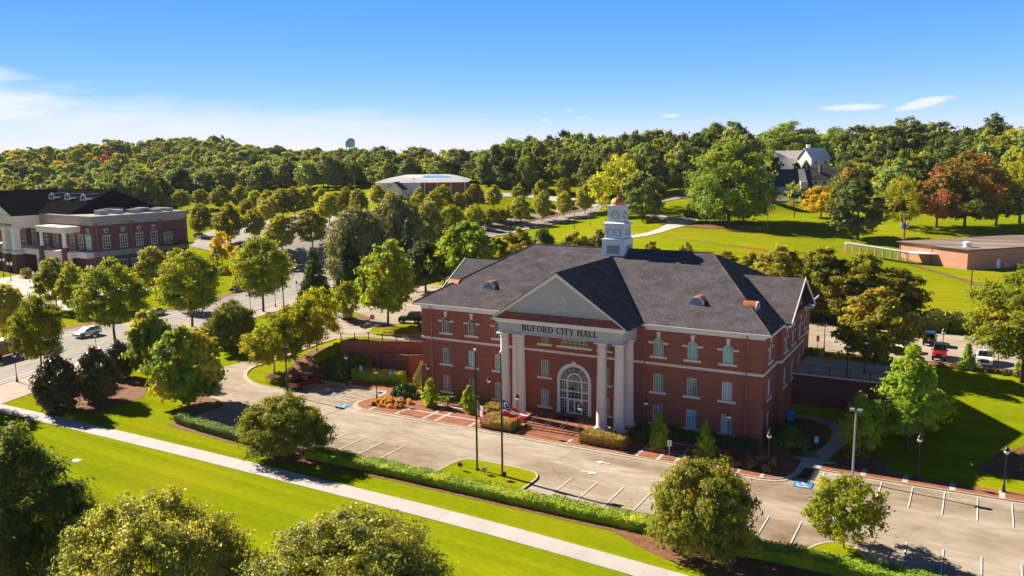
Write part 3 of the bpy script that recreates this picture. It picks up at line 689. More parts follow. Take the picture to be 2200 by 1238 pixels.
for kind, x in frontwin:
    g = {'up':'glass','mid':'glass','low':'glass_w','sq':'glass_g'}[kind]
    if kind == 'up' and x < 0: g = 'glass_d'
    if kind == 'low' and x > 12: g = 'glass'
    if abs(x) < 5 and kind != 'sq': g = 'glass_w'
    if kind == 'low' and x < -12: g = 'glass_w'
    window(kind, (x, 0, SILL[kind]), 0, g)
for s in (-1, 1):
    rz = PI/2 if s > 0 else -PI/2
    for k in ('up','mid','low'): window(k, (s*HW, 3.3, SILL[k]), rz, 'glass')
    for k in ('up','mid'):
        for y in (9.4,13.7,18.0): window(k, (s*BX, y, SILL[k]), rz, R.choice(['glass','glass_d']))
        window(k, (s*HW, 24, SILL[k]), rz, 'glass_d')
# lunette above the entrance
m = MB(); m.arc(0, 8.95, 1.78, 1.85, 0, PI, .06, .13, 20, ez=.70); m.box(-1.85,.06,8.95,1.85,.13,9.02)
for x in (-1.2,-.6,0,.6,1.2): m.box(x-.02,.08,8.97,x+.02,.12,8.95+1.27*math.sqrt(max(0,1-(x/1.82)**2)))
for z in (9.3,9.65,10.0): w_ = 1.8*math.sqrt(max(0,1-((z-8.95)/1.28)**2)); m.box(-w_,.083,z-.02,w_,.117,z+.02)
lu = m.obj('lunette_window', MT['white'], hall)
m = MB(); P = [(1.83*math.cos(PI*k/20), .115, 8.95+1.28*math.sin(PI*k/20)) for k in range(21)]; m.add(P, [tuple(range(21))]); m.obj('pane', MT['glass_g'], lu, fix=False)
m = MB(); m.box(-2.37,-.14,8.68,2.37,.06,8.95); m.obj('sill', MT['stone'], lu)
# entrance: arched stone surround, glazed screen, double door
m = MB(); m.box(-2.27,-.16,FLOOR,-1.87,.1,4.61); m.box(1.87,-.16,FLOOR,2.27,.1,4.61); m.arc(0,4.61,1.87,2.27,0,PI,-.16,.1,24)
m.box(-2.36,-.2,FLOOR,-1.84,-.162,FLOOR+.35); m.box(1.84,-.2,FLOOR,2.36,-.162,FLOOR+.35); m.prismy([(-.2,6.5),(.2,6.5),(.27,7.12),(-.27,7.12)],-.24,-.163)
sur = m.obj('entrance_surround', MT['white'], hall)
m = MB(); yy = (.05,.12)
for x in (-.95,.95): m.box(x-.1,yy[0],FLOOR,x+.1,yy[1],4.61)
for z in (4.61,3.3,2.35): m.box(-1.87,yy[0]+.003,z-.09,1.87,yy[1]-.003,z+.09)
m.arc(0,4.61,.85,1.05,0,PI,yy[0]+.005,yy[1]-.005,20); m.arc(0,4.61,1.78,1.87,0,PI,yy[0]+.005,yy[1],20); m.arc(0,4.61,.35,.39,0,PI,yy[0]+.02,yy[1]-.02,12); m.arc(0,4.61,1.4,1.44,0,PI,yy[0]+.02,yy[1]-.02,16)
for q in (30,60,90,120,150):
    c, w_ = math.cos(math.radians(q)), math.sin(math.radians(q)); m.tube((.35*c,.09,4.61+.35*w_),(1.8*c,.09,4.61+1.8*w_),.026,.026,4)
for x in (-1.62,-1.36,-1.1,1.1,1.36,1.62,-.5,0,.5): m.box(x-.016,.075,(FLOOR if abs(x)>1 else 2.4),x+.016,.105,4.6)
for k in range(1,11): z = FLOOR+k*.37; m.box(-1.87,.077,z-.014,-1.05,.103,z+.014); m.box(1.05,.077,z-.014,1.87,.103,z+.014)
m.box(-.9,.077,2.8,.9,.103,2.83); m.box(-.9,.077,3.9,.9,.103,3.93)
m.obj('entrance_screen', MT['white'], hall)
m = MB(); P = [(-1.86,.11,FLOOR),(1.86,.11,FLOOR)] + [(1.86*math.cos(PI*k/20), .11, 4.61+1.86*math.sin(PI*k/20)) for k in range(21)]; m.add(P, [tuple(range(len(P)))]); m.obj('entrance_glass', MT['glass_d'], hall, fix=False)
for s in (-1, 1):
    m = MB(); a, b = (.01, .83) if s > 0 else (-.83, -.01)
    m.box(a,.02,FLOOR,a+.1,.075,2.26); m.box(b-.1,.02,FLOOR,b,.075,2.26); m.box(a+.1,.02,FLOOR,b-.1,.075,FLOOR+.2); m.box(a+.1,.02,2.14,b-.1,.075,2.26)
    for k in range(1,5): z = FLOOR+.2+k*.30; m.box(a+.1,.035,z-.012,b-.1,.06,z+.012)
    m.box((a+b)/2-.012,.037,FLOOR+.2,(a+b)/2+.012,.058,2.14)
    d = m.obj('door', MT['white'], hall); m = MB(); m.tube((s*.12,-.03,1.3),(s*.12,-.03,1.75),.02,.02,6); m.obj('handle', MT['steel'], d)
m = MB(); m.box(1.12,.055,1.85,1.8,.068,2.3); m.obj('notice', M('red_notice', (.5,.04,.05), rough=.5), hall)

# --- portico
Q = -3.96; P1, P2 = 7.43, 5.30
m = MB(); m.box(-8.6,-4.95,.12,8.6,-.0,FLOOR); m.obj('portico_floor', MT['paver'], hall)
m = MB()
for k in range(3): m.box(-3.7,-4.95-.55*(3-k)+.02,.12,3.7,-4.95-.55*(2-k)+.02 if k<2 else -4.951,.13+.123*(k+1)-.002)
m.obj('steps', MT['paver'], hall)
def column(x, y, half=False):
    m = MB(); z0 = FLOOR; zc = 10.9
    m.box(x-.82,y-.82,z0,x+.82,y+.82,z0+.18)
    m.lathe(x,y,[(.80,z0+.18),(.80,z0+.30),(.70,z0+.40),(.66,z0+.46),(.62,z0+.55),(.61,z0+2.5),(.58,z0+5.5),(.52,zc-.75),(.52,zc-.62),(.58,zc-.58),(.58,zc-.52),(.53,zc-.48),(.53,zc-.36),(.66,zc-.24),(.68,zc-.2)],28)
    m.box(x-.72,y-.72,zc-.2,x+.72,y+.72,zc)
    o = m.obj('column', MT['cream'], hall); 
    for p in o.data.polygons: p.use_smooth = len(p.vertices) == 4 and abs(p.normal.z) < .75 and p.area < .9
    return o
for s in (-1, 1):
    column(s*P1, Q); column(s*P2, Q); column(s*P1, Q+2.95)
EX, EY = 7.98, -4.58
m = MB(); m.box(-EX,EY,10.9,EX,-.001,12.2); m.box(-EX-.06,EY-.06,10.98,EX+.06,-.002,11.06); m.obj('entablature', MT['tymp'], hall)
m = MB()                                 # cornice with gutter
m.frustum(-8.15,-4.72,8.15,-.9,12.2,12.5,.3); m.box(-8.75,-5.0,12.5,8.75,-.95,12.72); m.obj('portico_cornice', MT['white'], hall)
AP = 18.62
m = MB()                                 # standing-seam strip at the foot of the pediment
m.add([(-8.1,-5.0,12.725),(8.1,-5.0,12.725),(7.35,-4.15,13.45),(-7.35,-4.15,13.45)], [(0,1,2,3)])
for k in range(31): x = -7.5+.5*k; m.tube((x*1.06,-4.97,12.76),(x*.97,-4.17,13.45),.035,.035,4)
m.obj('copper_apron', MT['copper_dk'], hall, fix=False)
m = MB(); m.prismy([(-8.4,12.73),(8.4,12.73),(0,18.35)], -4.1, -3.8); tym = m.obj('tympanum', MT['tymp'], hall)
m = MB(); m.arc(0,14.95,.70,.80,0,2*PI,-4.16,-4.09,32); m.obj('medallion', MT['cream'], tym)
m = MB()                                 # raking cornice
for s in (-1, 1):
    a = Vector((s*8.85,0,12.62)); b = Vector((0,0,AP-.02)); dn = Vector((0,0,-.52))
    P = [a, b, b+dn, a+dn*.35]
    m.add([(p.x, y, p.z) for y in (-5.0,-4.62) for p in P], [(0,1,2,3),(7,6,5,4),(0,4,5,1),(1,5,6,2),(2,6,7,3),(3,7,4,0)])
    P = [a+Vector((-s*.25,0,-.02)), b+Vector((0,0,-.2)), b+Vector((0,0,-.3)), a+Vector((-s*.25,0,-.12))]
    m.add([(p.x, y, p.z) for y in (-4.62,-3.85) for p in P], [(0,1,2,3),(7,6,5,4),(0,4,5,1),(1,5,6,2),(2,6,7,3),(3,7,4,0)])
m.obj('raking_cornice', MT['white'], hall)

# --- roofs
ZE, OV = 12.72, .85
def zfront(y): return ZE + (y+OV)*(19.5-ZE)/(MIDY+OV)
m = MB(); x1 = HW+OV; RR = 12.78
m.add([(-x1,-OV,ZE),(x1,-OV,ZE),(x1,DEP+OV,ZE),(-x1,DEP+OV,ZE),(-RR,MIDY,19.5),(RR,MIDY,19.5),(-x1,-OV,ZE-.06),(x1,-OV,ZE-.06),(x1,DEP+OV,ZE-.06),(-x1,DEP+OV,ZE-.06)],
      [(0,1,5,4),(1,2,5),(2,3,4,5),(3,0,4),(0,6,7,1),(1,7,8,2),(2,8,9,3),(3,9,6,0)])
roof = m.obj('roof', MT['shingle'], hall)
for s in (-1, 1):
    m = MB()
    for y0, y1, ys in ((B0-.75, MIDY, 1), (B1+.75, MIDY, -1)):
        xa, xb = s*13.5, s*(BX+1.1); za = 12.78
        P = [(xa,y0,za),(xb,y0,za),(xb,MIDY,17.0),(xa,MIDY,17.0)]
        m.add(P + [(x, y, z-.12) for x, y, z in P], [(0,1,2,3),(7,6,5,4),(0,4,5,1),(1,5,6,2),(3,2,6,7),(0,3,7,4)])
    m.obj('bay_roof', MT['shingle'], roof)
m = MB()
for s in (-1, 1):
    P = [(s*8.85,-5.02,12.66),(s*8.85,12.0,12.66),(0,12.0,AP+.05),(0,-5.02,AP+.05)]
    m.add(P + [(x, y, z-.1) for x, y, z in P], [(0,1,2,3),(7,6,5,4),(0,4,5,1),(1,5,6,2),(3,2,6,7),(0,3,7,4)])
m.obj('portico_roof', MT['shingle'], roof)
m = MB()                                  # ridge and hip caps
for a, b in (((-RR,MIDY,19.53),(RR,MIDY,19.53)),((-x1,-OV,ZE+.03),(-RR,MIDY,19.53)),((x1,-OV,ZE+.03),(RR,MIDY,19.53))): m.tube(a,b,.09,.09,6)
m.obj('ridge_cap', MT['shingle'], roof)
# eaves: gutter, soffit and frieze, kept clear of the portico roof
m = MB()
def eave(xa, ya, xb, yb):
    m.box(xa, ya, 12.48, xb, yb, 12.70)
for a, b in ((-x1-.1,-8.9),(8.9,x1+.1)):
    m.box(a,-OV-.12,12.50,b,-OV,12.71); m.box(a+.1 if a < 0 else a,-OV,12.46,b if a < 0 else b-.1,0,12.53)
    m.box(max(a,-HW-.06),-.1,11.95,min(b,HW+.06),0,12.46)
m.box(-x1,DEP+OV,12.5,x1,DEP+OV+.12,12.71)
for s in (-1, 1):
    def bx(xa,ya,za,xb,yb,zb): m.box(min(s*xa,s*xb),ya,za,max(s*xa,s*xb),yb,zb)
    for ya, yb in ((-OV,B0-.9),(B1+.9,DEP+OV)):
        bx(x1,ya,12.5,x1+.12,yb,12.71); bx(HW,max(ya,0),12.46,x1,min(yb,DEP),12.53); bx(HW,max(ya,0),11.95,HW+.1,min(yb,DEP),12.46)
    for y0 in (B0-.75, B1+.75):           # raking boards of the side gable and cornice returns
        P = [(s*(BX+1.1),y0,12.85),(s*(BX+1.1),MIDY,17.08),(s*(BX+1.1),MIDY,16.72),(s*(BX+1.1),y0,12.5)]
        m.add(P + [(x+s*.1,y,z) for x, y, z in P], [(0,1,2,3),(7,6,5,4),(0,4,5,1),(1,5,6,2),(2,6,7,3),(3,7,4,0)])
        ya, yb = (y0-.25, y0+1.5) if y0 < MIDY else (y0-1.5, y0+.25)
        bx(BX+.002,ya,12.3,BX+1.05,yb,12.5)
m.obj('cornice', MT['white'], hall)
# vents: half-round copper dormers
MT['lv'] = M('louvre_grey', (.30,.36,.42), rough=.6); MT['_rim'] = M('clock_rim', (.16,.2,.24), rough=.5)
def vent(x, y, z, rz, L=2.7):
    m = MB(); n = 12; r = .92
    A = [(r*math.cos(PI*k/n), 0, r*math.sin(PI*k/n)) for k in range(n+1)]
    m.add(A + [(x_, L, z_) for x_, y_, z_ in A], [(k, k+1, n+2+k, n+1+k) for k in range(n)])
    o = m.obj('dormer', MT['copper'], hall, smooth=True, fix=False); o.location = (x,y,z); o.rotation_euler = (0,0,rz)
    m = MB(); m.arc(0,0,.78,.94,0,PI,-.05,.06,14); m.box(-.94,-.05,-.06,.94,.06,.03); m.obj('dormer_trim', MT['white'], o)
    m = MB(); P = [(.80*math.cos(PI*k/12), .04, .80*math.sin(PI*k/12)) for k in range(13)]; m.add(P, [tuple(range(13))])
    for k in range(1,7): w_ = .78*math.sqrt(1-(k*.11/.80)**2); m.box(-w_,-.01,k*.11-.02,w_,.03,k*.11+.015)
    m.obj('louvre', MT['lv'], o)
vent(13.9, 3.35, zfront(3.35)-.02, 0); vent(-14.0, 3.35, zfront(3.35)-.02, 0)
sl = (19.5-ZE)/(x1-RR)
vent(x1-2.7, 4.6, ZE+2.7*sl-.02, PI/2, 1.55); vent(-(x1-2.7), 4.6, ZE+2.7*sl-.02, -PI/2, 1.55)

# --- clock tower
m = MB(); h = 1.57; ty = 13.55
m.box(-h,ty-h,17.4,h,ty+h,20.75); m.box(-h-.12,ty-h-.12,20.75,h+.12,ty+h+.12,20.9)
m.frustum(-h,ty-h,h,ty+h,20.9,21.05,-.25)
h2 = 1.2; m.box(-h2,ty-h2,21.05,h2,ty+h2,22.4)
for sx, sy in ((-1,-1),(1,-1),(1,1),(-1,1)): m.box(sx*h2-.16,ty+sy*h2-.16,21.06,sx*h2+.16,ty+sy*h2+.16,22.39)
m.frustum(-h2-.05,ty-h2-.05,h2+.05,ty+h2+.05,22.4,22.8,.3); m.box(-h2-.4,ty-h2-.4,22.8,h2+.4,ty+h2+.4,22.95)
m.frustum(-h2-.4,ty-h2-.4,h2+.4,ty+h2+.4,22.95,23.15,-.5)
h3 = .92; m.box(-h3,ty-h3,23.1,h3,ty+h3,24.9)
for sx, sy in ((-1,-1),(1,-1),(1,1),(-1,1)): m.box(sx*h3-.12,ty+sy*h3-.12,23.12,sx*h3+.12,ty+sy*h3+.12,24.89)
m.frustum(-h3-.05,ty-h3-.05,h3+.05,ty+h3+.05,24.9,25.15,.22); m.box(-h3-.32,ty-h3-.32,25.15,h3+.32,ty+h3+.32,25.27)
tower = m.obj('clock_tower', M('blue_white_paint', (.66,.69,.72), (.6,.64,.68), scale=1, rough=.55), hall)
m = MB(); m.lathe(0,ty,[(1.0,25.27),(1.0,25.34),(.96,25.4)]+[(.95*math.cos(a),25.4+.95*math.sin(a)) for a in [math.radians(x) for x in range(6,88,9)]]+[(.05,26.36),(.05,26.5),(.09,26.56),(.05,26.64),(.015,26.75)],16); m.obj('dome', MT['copper'], tower, smooth=False)
for k in range(4):
    a = k*PI/2; Mx = Matrix.Translation((0,ty,0)) @ Matrix.Rotation(a,4,'Z')
    m = MB()
    m.arc(0,24.0,.46,.54,0,2*PI,-h3-.06,-h3+.01,28)
    m.obj('clock_rim', MT['_rim'], tower).matrix_local = Mx
    m = MB(); P = [(.47*math.cos(2*PI*j/28), -h3-.03, 24.0+.47*math.sin(2*PI*j/28)) for j in range(28)]; m.add(P, [tuple(range(28))]); m.obj('clock_dial', MT['white'], tower, fix=False).matrix_local = Mx
    m = MB()
    for j in range(12):
        q = PI/6*j; c, s_ = math.cos(q), math.sin(q); m.tube((.31*c,-h3-.045,24+.31*s_),(.43*c,-h3-.045,24+.43*s_),.03,.03,4)
    for ang, ln, w_ in ((90-50,.26,.04),(90-240,.38,.03)):
        c, s_ = math.cos(math.radians(ang)), math.sin(math.radians(ang)); m.tube((-.06*c,-h3-.05,24-.06*s_),(ln*c,-h3-.05,24+ln*s_),w_,w_*.6,5)
    m.obj('clock_hands', MT['black'], tower).matrix_local = Mx
    m = MB(); m.box(-.9,-h-.05,18.95,.9,-h+.02,20.1)
    lv = m.obj('louvre', MT['lv'], tower); lv.matrix_local = Mx
    m = MB()
    for j in range(6): m.box(-.86,-h-.09,19.06+j*.17,.86,-h-.04,19.12+j*.17)
    m.obj('louvre_slats', MT['_rim'], tower).matrix_local = Mx
    m = MB()
    for x in (-.5,.5):
        for (xa,za,xb,zb) in ((-.4,21.35,-.34,22.15),(.34,21.35,.4,22.15),(-.34,22.09,.34,22.15),(-.34,21.35,.34,21.41)): m.box(x+xa,-h2-.05,za,x+xb,-h2+.01,zb)
    pn = m.obj('panel', MT['_rim'], tower); pn.matrix_local = Mx

# --- lettering (built from bars and bowls with serifs)
def glyph(ch):
    """boxes, arcs on a unit-high letter; returns (list, advance)"""
    B = lambda *a: ('b', *a); A = lambda *a: ('a', *a); L = lambda *a: ('l', *a)
    TK, TN, SF = .155, .065, .05
    def stem(x): return [B(x,0,x+TK,1), B(x-.06,0,x+TK+.06,SF), B(x-.06,1-SF,x+TK+.06,1)]
    if ch == 'B': return stem(.08)+[B(.2,1-TN,.42,1), B(.2,.5,.42,.5+TN), B(.2,0,.44,TN), A(.42,.765,.235,.235,-90,90,TK,TN), A(.43,.265,.265,.265,-90,90,TK,TN)], .78
    if ch == 'U': return [B(.06,.28,.06+TK,1), B(0,1-SF,.28,1), B(.60,.28,.60+TN,1), B(.52,1-SF,.74,1), A(.355,.29,.298,.29,180,360,.11,.09)], .80
    if ch == 'F': return stem(.08)+[B(.2,1-TN,.62,1), B(.575,.76,.62,1), B(.2,.48,.48,.48+TN), B(.44,.40,.48,.62)], .70
    if ch == 'O': return [A(.42,.5,.40,.515,0,360,TK,TN)], .86
    if ch == 'R': return stem(.08)+[B(.2,1-TN,.42,1), B(.2,.46,.42,.46+TN), A(.42,.745,.25,.255,-90,90,TK,TN), L(.38,.48,.66,.0,.155), B(.6,0,.82,SF)], .83
    if ch == 'D': return stem(.08)+[B(.2,1-TN,.38,1), B(.2,0,.38,TN), A(.36,.5,.44,.5,-90,90,TK,TN)], .86
    if ch == 'C': return [A(.42,.5,.40,.515,40,320,TK,TN), B(.69,.70,.73,1)], .80
    if ch == 'I': return stem(.08), .32
    if ch == 'T': return [B(.28,0,.28+TK,1), B(.2,0,.52,SF), B(.02,1-TN,.70,1), B(.02,.74,.06,1), B(.66,.74,.70,1)], .74
    if ch == 'Y': return [B(.30,0,.30+TK,.48), B(.22,0,.54,SF), L(.12,.97,.38,.42,.15), L(.68,.97,.38,.42,.06), B(-.02,1-SF,.28,1), B(.58,1-SF,.80,1)], .78
    if ch == 'H': return stem(.08)+stem(.58)+[B(.2,.47,.6,.47+TN)], .84
    if ch == 'A': return [L(.10,.0,.39,1.0,.06), L(.39,1.0,.66,.0,.155), B(.2,.30,.56,.30+TN), B(-.02,0,.22,SF), B(.52,0,.80,SF)], .80
    if ch == 'L': return stem(.08)+[B(.2,0,.60,TN), B(.555,0,.60,.26)], .66
    if ch == 'M': return stem(.06)+stem(.72)+[L(.16,1.0,.46,.05,.14), L(.76,1.0,.46,.05,.06)], 1.0
    if ch == 'N': return [B(.06,0,.12,1), B(0,0,.2,SF), L(.08,1.0,.64,.02,.155), B(.60,0,.66,1), B(.54,1-SF,.74,1), B(0,1-SF,.2,1)], .80
    if ch == 'E': return stem(.08)+[B(.2,1-TN,.6,1), B(.555,.77,.6,1), B(.2,.48,.46,.48+TN), B(.2,0,.62,TN), B(.575,0,.62,.24)], .68
    return [], .34
def lettering(text, height, track=1.0):
    m = MB(); x = 0; D = .05
    for ch in text:
        parts, adv = glyph(ch)
        for j, p in enumerate(parts):
            d = D + .0015*j
            if p[0] == 'b': m.box(x+p[1],-d,p[2],x+p[3],0,p[4])
            elif p[0] == 'l':
                _, xa, za, xb, zb, w = p; vs = [(x+xa-w/2,za),(x+xa+w/2,za),(x+xb+w/2,zb),(x+xb-w/2,zb)]
                m.prismy(vs, -d, 0)
            else:
                _, cx, cz, rx, rz_, t0, t1, wt, wn = p; n = 24; vs = []; fs = []
                for k in range(n+1):
                    q = math.radians(t0+(t1-t0)*k/n); c, s_ = math.cos(q), math.sin(q); w = wn+(wt-wn)*abs(c)
                    for y in (-d, 0): vs += [(x+cx+rx*c, y, cz+rz_*s_), (x+cx+(rx-w)*c, y, cz+(rz_-w)*s_)]
                for k in range(n):
                    a = 4*k; b = a+4; fs += [(a,b,b+1,a+1),(a+2,a+3,b+3,b+2),(a,a+2,b+2,b),(a+1,b+1,b+3,a+3)]
                m.add(vs, fs)
        x += adv*track+.05
    return m, x-.05
def letter_words(text, width, x, y, z, hgt, parent):
    wds = [lettering(w, 1) for w in text.split()]; tot = sum(w for _, w in wds)+.44*(len(wds)-1); k = width/tot
    for m, w in wds:
        o = m.obj('lettering', MT['letter'], parent); o.scale = (k, 1, hgt); o.location = (x, y, z); x += (w+.44)*k
letter_words('BUFORD CITY HALL', 9.75, -4.72, EY-.002, 11.40, .76, hall)
# ------------------------------------------------------------------ arts centre (left)
def wrap(name, label, cat, x, y, rz, z=None): return thing(name, label, cat, (x, y, tz1(x, y) if z is None else z), rz)
# local frame: x runs along the street front towards the left of the picture when negative, y into depth
arts = wrap('arts_centre', 'large plum brick and pale stone building with black hip roof beyond the street', 'building', -169.0, 53.0, math.radians(-5.5), 0)
def awin(x, y, z, w, h, rz, glass='glass_d', parent=None, cols=3, rows=4, nm='window'):
    m = MB(); b = .09
    m.box(-w/2,-.08,0,-w/2+b,.02,h); m.box(w/2-b,-.08,0,w/2,.02,h); m.box(-w/2,-.08,0,w/2,.02,b); m.box(-w/2,-.08,h-b,w/2,.02,h)
    for k in range(1,cols): m.box(-w/2+w*k/cols-.035,-.07,0,-w/2+w*k/cols+.035,.01,h)
    for k in range(1,rows): m.box(-w/2,-.065,h*k/rows-.035,w/2,.012,h*k/rows+.035)
    o = m.obj(nm, MT['white'], parent or arts); o.location = (x,y,z); o.rotation_euler = (0,0,rz)
    m = MB(); m.add([(-w/2+.02,-.03,.02),(w/2-.02,-.03,.02),(w/2-.02,-.03,h-.02),(-w/2+.02,-.03,h-.02)], [(0,1,2,3)]); m.obj('pane', MT[glass], o, fix=False)
    m = MB(); m.box(-w/2-.25,-.16,h,w/2+.25,.02,h+.42); m.obj('lintel', MT['stone2'], o)
    return o
m = MB(); m.box(-24,.0,0,0,29,15.0); m.box(-24,1.3,0,-6,1.31,15) ; m.obj('wall', MT['brick_pl'], arts)
m = MB(); m.box(-24.15,-.15,14.2,.15,29.15,16.3); m.box(-24.4,-.4,16.3,.4,29.4,16.7); m.box(-24.12,-.12,5.5,.12,29.1,7.0)
m.obj('parapet', MT['stone2'], arts)
m = MB(); m.box(-23.6,.4,16.0,-.4,28.6,16.72); m.obj('flat_roof', MT['stone2'], arts)
for (x, y, w, d, hh) in ((-5.8,6,3,2.4,1.9),(-5.5,10.5,3.2,2.4,1.7),(-4.5,15,3,3,1.6),(-8,19,5,3,1.8),(-3.5,21,3,3,1.2),(-11,12,4,5,2.1),(-6,25,8,2,1.3)):
    m = MB(); hh *= .62; m.box(x-w/2,y-d/2,16.7,x+w/2,y+d/2,16.7+hh); m.box(x-w/2-.1,y-d/2-.1,16.7+hh,x+w/2+.1,y+d/2+.1,16.8+hh); m.obj('rooftop_unit', MT['steel'], arts)
for y in (3.6,8.6,13.4,18.0): awin(.02, y, 7.6, 2.1, 3.5, PI/2); awin(.02, y, 12.0, .9, .9, PI/2, cols=1, rows=1)
awin(.02, 22.4, 7.3, 2.6, 3.5, PI/2, nm='door_window', cols=4, rows=2)
m = MB(); m.box(.02,20.2,11.1,1.5,24.6,11.4); m.obj('awning', MT['black'], arts)
m = MB(); m.box(.15,19.5,7.0,3.2,28.8,7.3)
for y in np.arange(19.6,28.9,.8): m.tube((3.1,float(y),7.3),(3.1,float(y),8.35),.035,.035,4)
m.tube((3.1,19.6,8.35),(3.1,28.8,8.35),.05,.05,5); m.obj('balcony', MT['black'], arts)
for y in (.9,11.0,20.0,28.3):
    m = MB(); m.tube((.14,y,.3),(.14,y,14.4),.13,.13,6); m.frustum(.0,y-.25,.5,y+.25,14.2,14.8,.12); m.obj('downpipe', MT['copper_dk'], arts)
for y, w in ((7.5,3),(12,3),(16,2.6)): awin(.02, y, 1.0, w, 3.0, PI/2, 'glass_d', cols=3, rows=2)
awin(.02, 20.5, .2, 2.6, 4.2, PI/2, 'glass', cols=2, rows=3, nm='door_window')
# front: balcony with arcade, columns, doors
for x, w, g in ((-2.6,2.6,'glass'),(-6.6,2.6,'glass_d'),(-11,2.4,'glass_d'),(-15.5,2.6,'glass'),(-20,2.6,'glass_d')): awin(x, -.02, 7.4, w, 4.0, 0, g)
awin(-2.6, -.02, 12.1, .9, .9, 0, cols=1, rows=1)
m = MB(); m.box(-24,-4.2,5.4,-5.2,-.16,7.0); m.box(-5.2,-2.2,5.4,-.2,-.16,7.0)
for x0 in (-23.6,-19.4,-15.2,-11,-6.8): m.box(x0,-4.1,0,x0+.9,-3.2,5.4)
for x0 in (-22.7,-18.5,-14.3,-10.1): m.arc(x0+1.65,3.6,1.65,2.4,0,PI,-4.1,-3.6,10)
m.obj('terrace', MT['stone'], arts)
m = MB()
for x0, x1_, yy_ in ((-24,-5.2,-4.1),(-5.2,-.3,-2.1)):
    for x in np.arange(x0+.2,x1_,.7): m.tube((float(x),yy_,7.0),(float(x),yy_,8.1),.035,.035,4)
    m.tube((x0,yy_,8.1),(x1_,yy_,8.1),.05,.05,5)
m.obj('railing', MT['black'], arts)
m = MB(); m.box(-20.6,-5.0,12.2,-6.2,-.16,13.3); m.box(-20.9,-5.3,13.3,-5.9,-.16,13.9); m.obj('balcony_canopy', MT['stone'], arts)
for x in (-19.6,-7.2):
    m = MB(); m.box(x-.75,-4.9,0,x+.75,-3.6,8.2); m.obj('pier', MT['brick_pl'], arts)
    m = MB(); m.lathe(x,-4.2,[(.62,8.2),(.62,8.5),(.48,8.7),(.46,10.5),(.40,11.8),(.55,12.0),(.6,12.2)],14); m.obj('column', MT['white'], arts)
# main block, portico and hipped roof
m = MB(); m.box(-62,1.2,0,-24,31,15.0); m.obj('main_wall', MT['brick_pl'], arts)
m = MB(); m.box(-62.2,1.0,13.6,-23.9,31.2,16.2); m.box(-62.5,.7,16.2,-23.7,31.5,16.6); m.obj('main_parapet', MT['stone2'], arts)
m = MB(); m.add([(-62.5,.7,16.6),(-14,.7,16.6),(-14,31,16.6),(-62.5,31,16.6),(-52,15.5,23.2),(-15.5,15.5,23.2)], [(0,1,5,4),(1,2,5),(2,3,4,5),(3,0,4)]); m.obj('hip_roof', MT['shingle_b'], arts, fix=False)
for x in (-36.5,-27.3,-18.5):
    z0 = 20.6; m = MB(); A = [(1.5*math.cos(PI*k/12),1.5*math.sin(PI*k/12)) for k in range(13)]
    m.add([(x+a,8.2,z0+b) for a, b in A]+[(x+a,13.5,z0+b) for a, b in A], [(k,k+1,14+k,13+k) for k in range(12)]); o = m.obj('arched_dormer', MT['copper_b'], arts, smooth=True, fix=False)
    m = MB(); m.arc(x,z0,1.25,1.6,0,PI,8.0,8.3,14); m.box(x-1.6,8.0,z0-.3,x+1.6,8.3,z0); m.box(x-.06,8.05,z0,x+.06,8.2,z0+1.3); m.obj('dormer_trim', MT['white'], o)
    m = MB(); m.box(x-1.2,8.22,z0-.1,x+1.2,8.24,z0+.5); m.obj('pane', MT['glass_d'], o)
m = MB(); m.box(-59,-6.5,12.6,-30.6,1.0,16.1); m.box(-59.4,-6.9,16.1,-30.2,1.0,16.6); m.obj('portico_entablature', MT['stone'], arts)
m = MB(); m.prismy([(-59.4,16.6),(-30.2,16.6),(-44.8,23.0)],-6.6,-6.2); m.obj('pediment', MT['white'], arts)
m = MB()
for s in (-1,1):
    P = [(-44.8+s*14.9,-7.0,16.5),(-44.8,-7.0,23.2),(-44.8,14,23.2),(-44.8+s*14.9,14,16.5)]; m.add(P+[(a,b,c-.25) for a,b,c in P], [(0,1,2,3),(7,6,5,4),(0,4,5,1),(1,5,6,2),(2,6,7,3),(3,7,4,0)])
m.obj('pediment_roof', MT['shingle_b'], arts)
for x in (-31.8,-37.4,-45,-52):
    m = MB(); m.box(x-.95,-6.3,5.2,x+.95,-4.6,12.6); m.frustum(x-.95,-6.3,x+.95,-4.6,5.2,6.4,-.0); m.box(x-1.2,-6.5,5.2,x+1.2,-4.4,6.0); m.box(x-1.15,-6.45,12.1,x+1.15,-4.45,12.599); m.obj('square_column', MT['white'], arts)
    m = MB(); m.box(x-1.3,-6.6,0,x+1.3,-4.3,5.2); m.obj('pier', MT['brick_pl'], arts)
m = MB(); m.box(-56,-4.3,5.4,-24,1.15,7.0); m.obj('portico_balcony', MT['stone'], arts)
for x in (-27.2,-34.6,-41): awin(x, 1.1, 7.1, 2.8, 6.2, 0, 'glass_d', cols=4, rows=6)
letter_words('COMMUNITY CENTER', 13, -44.2, -6.52, 13.2, .8, arts)

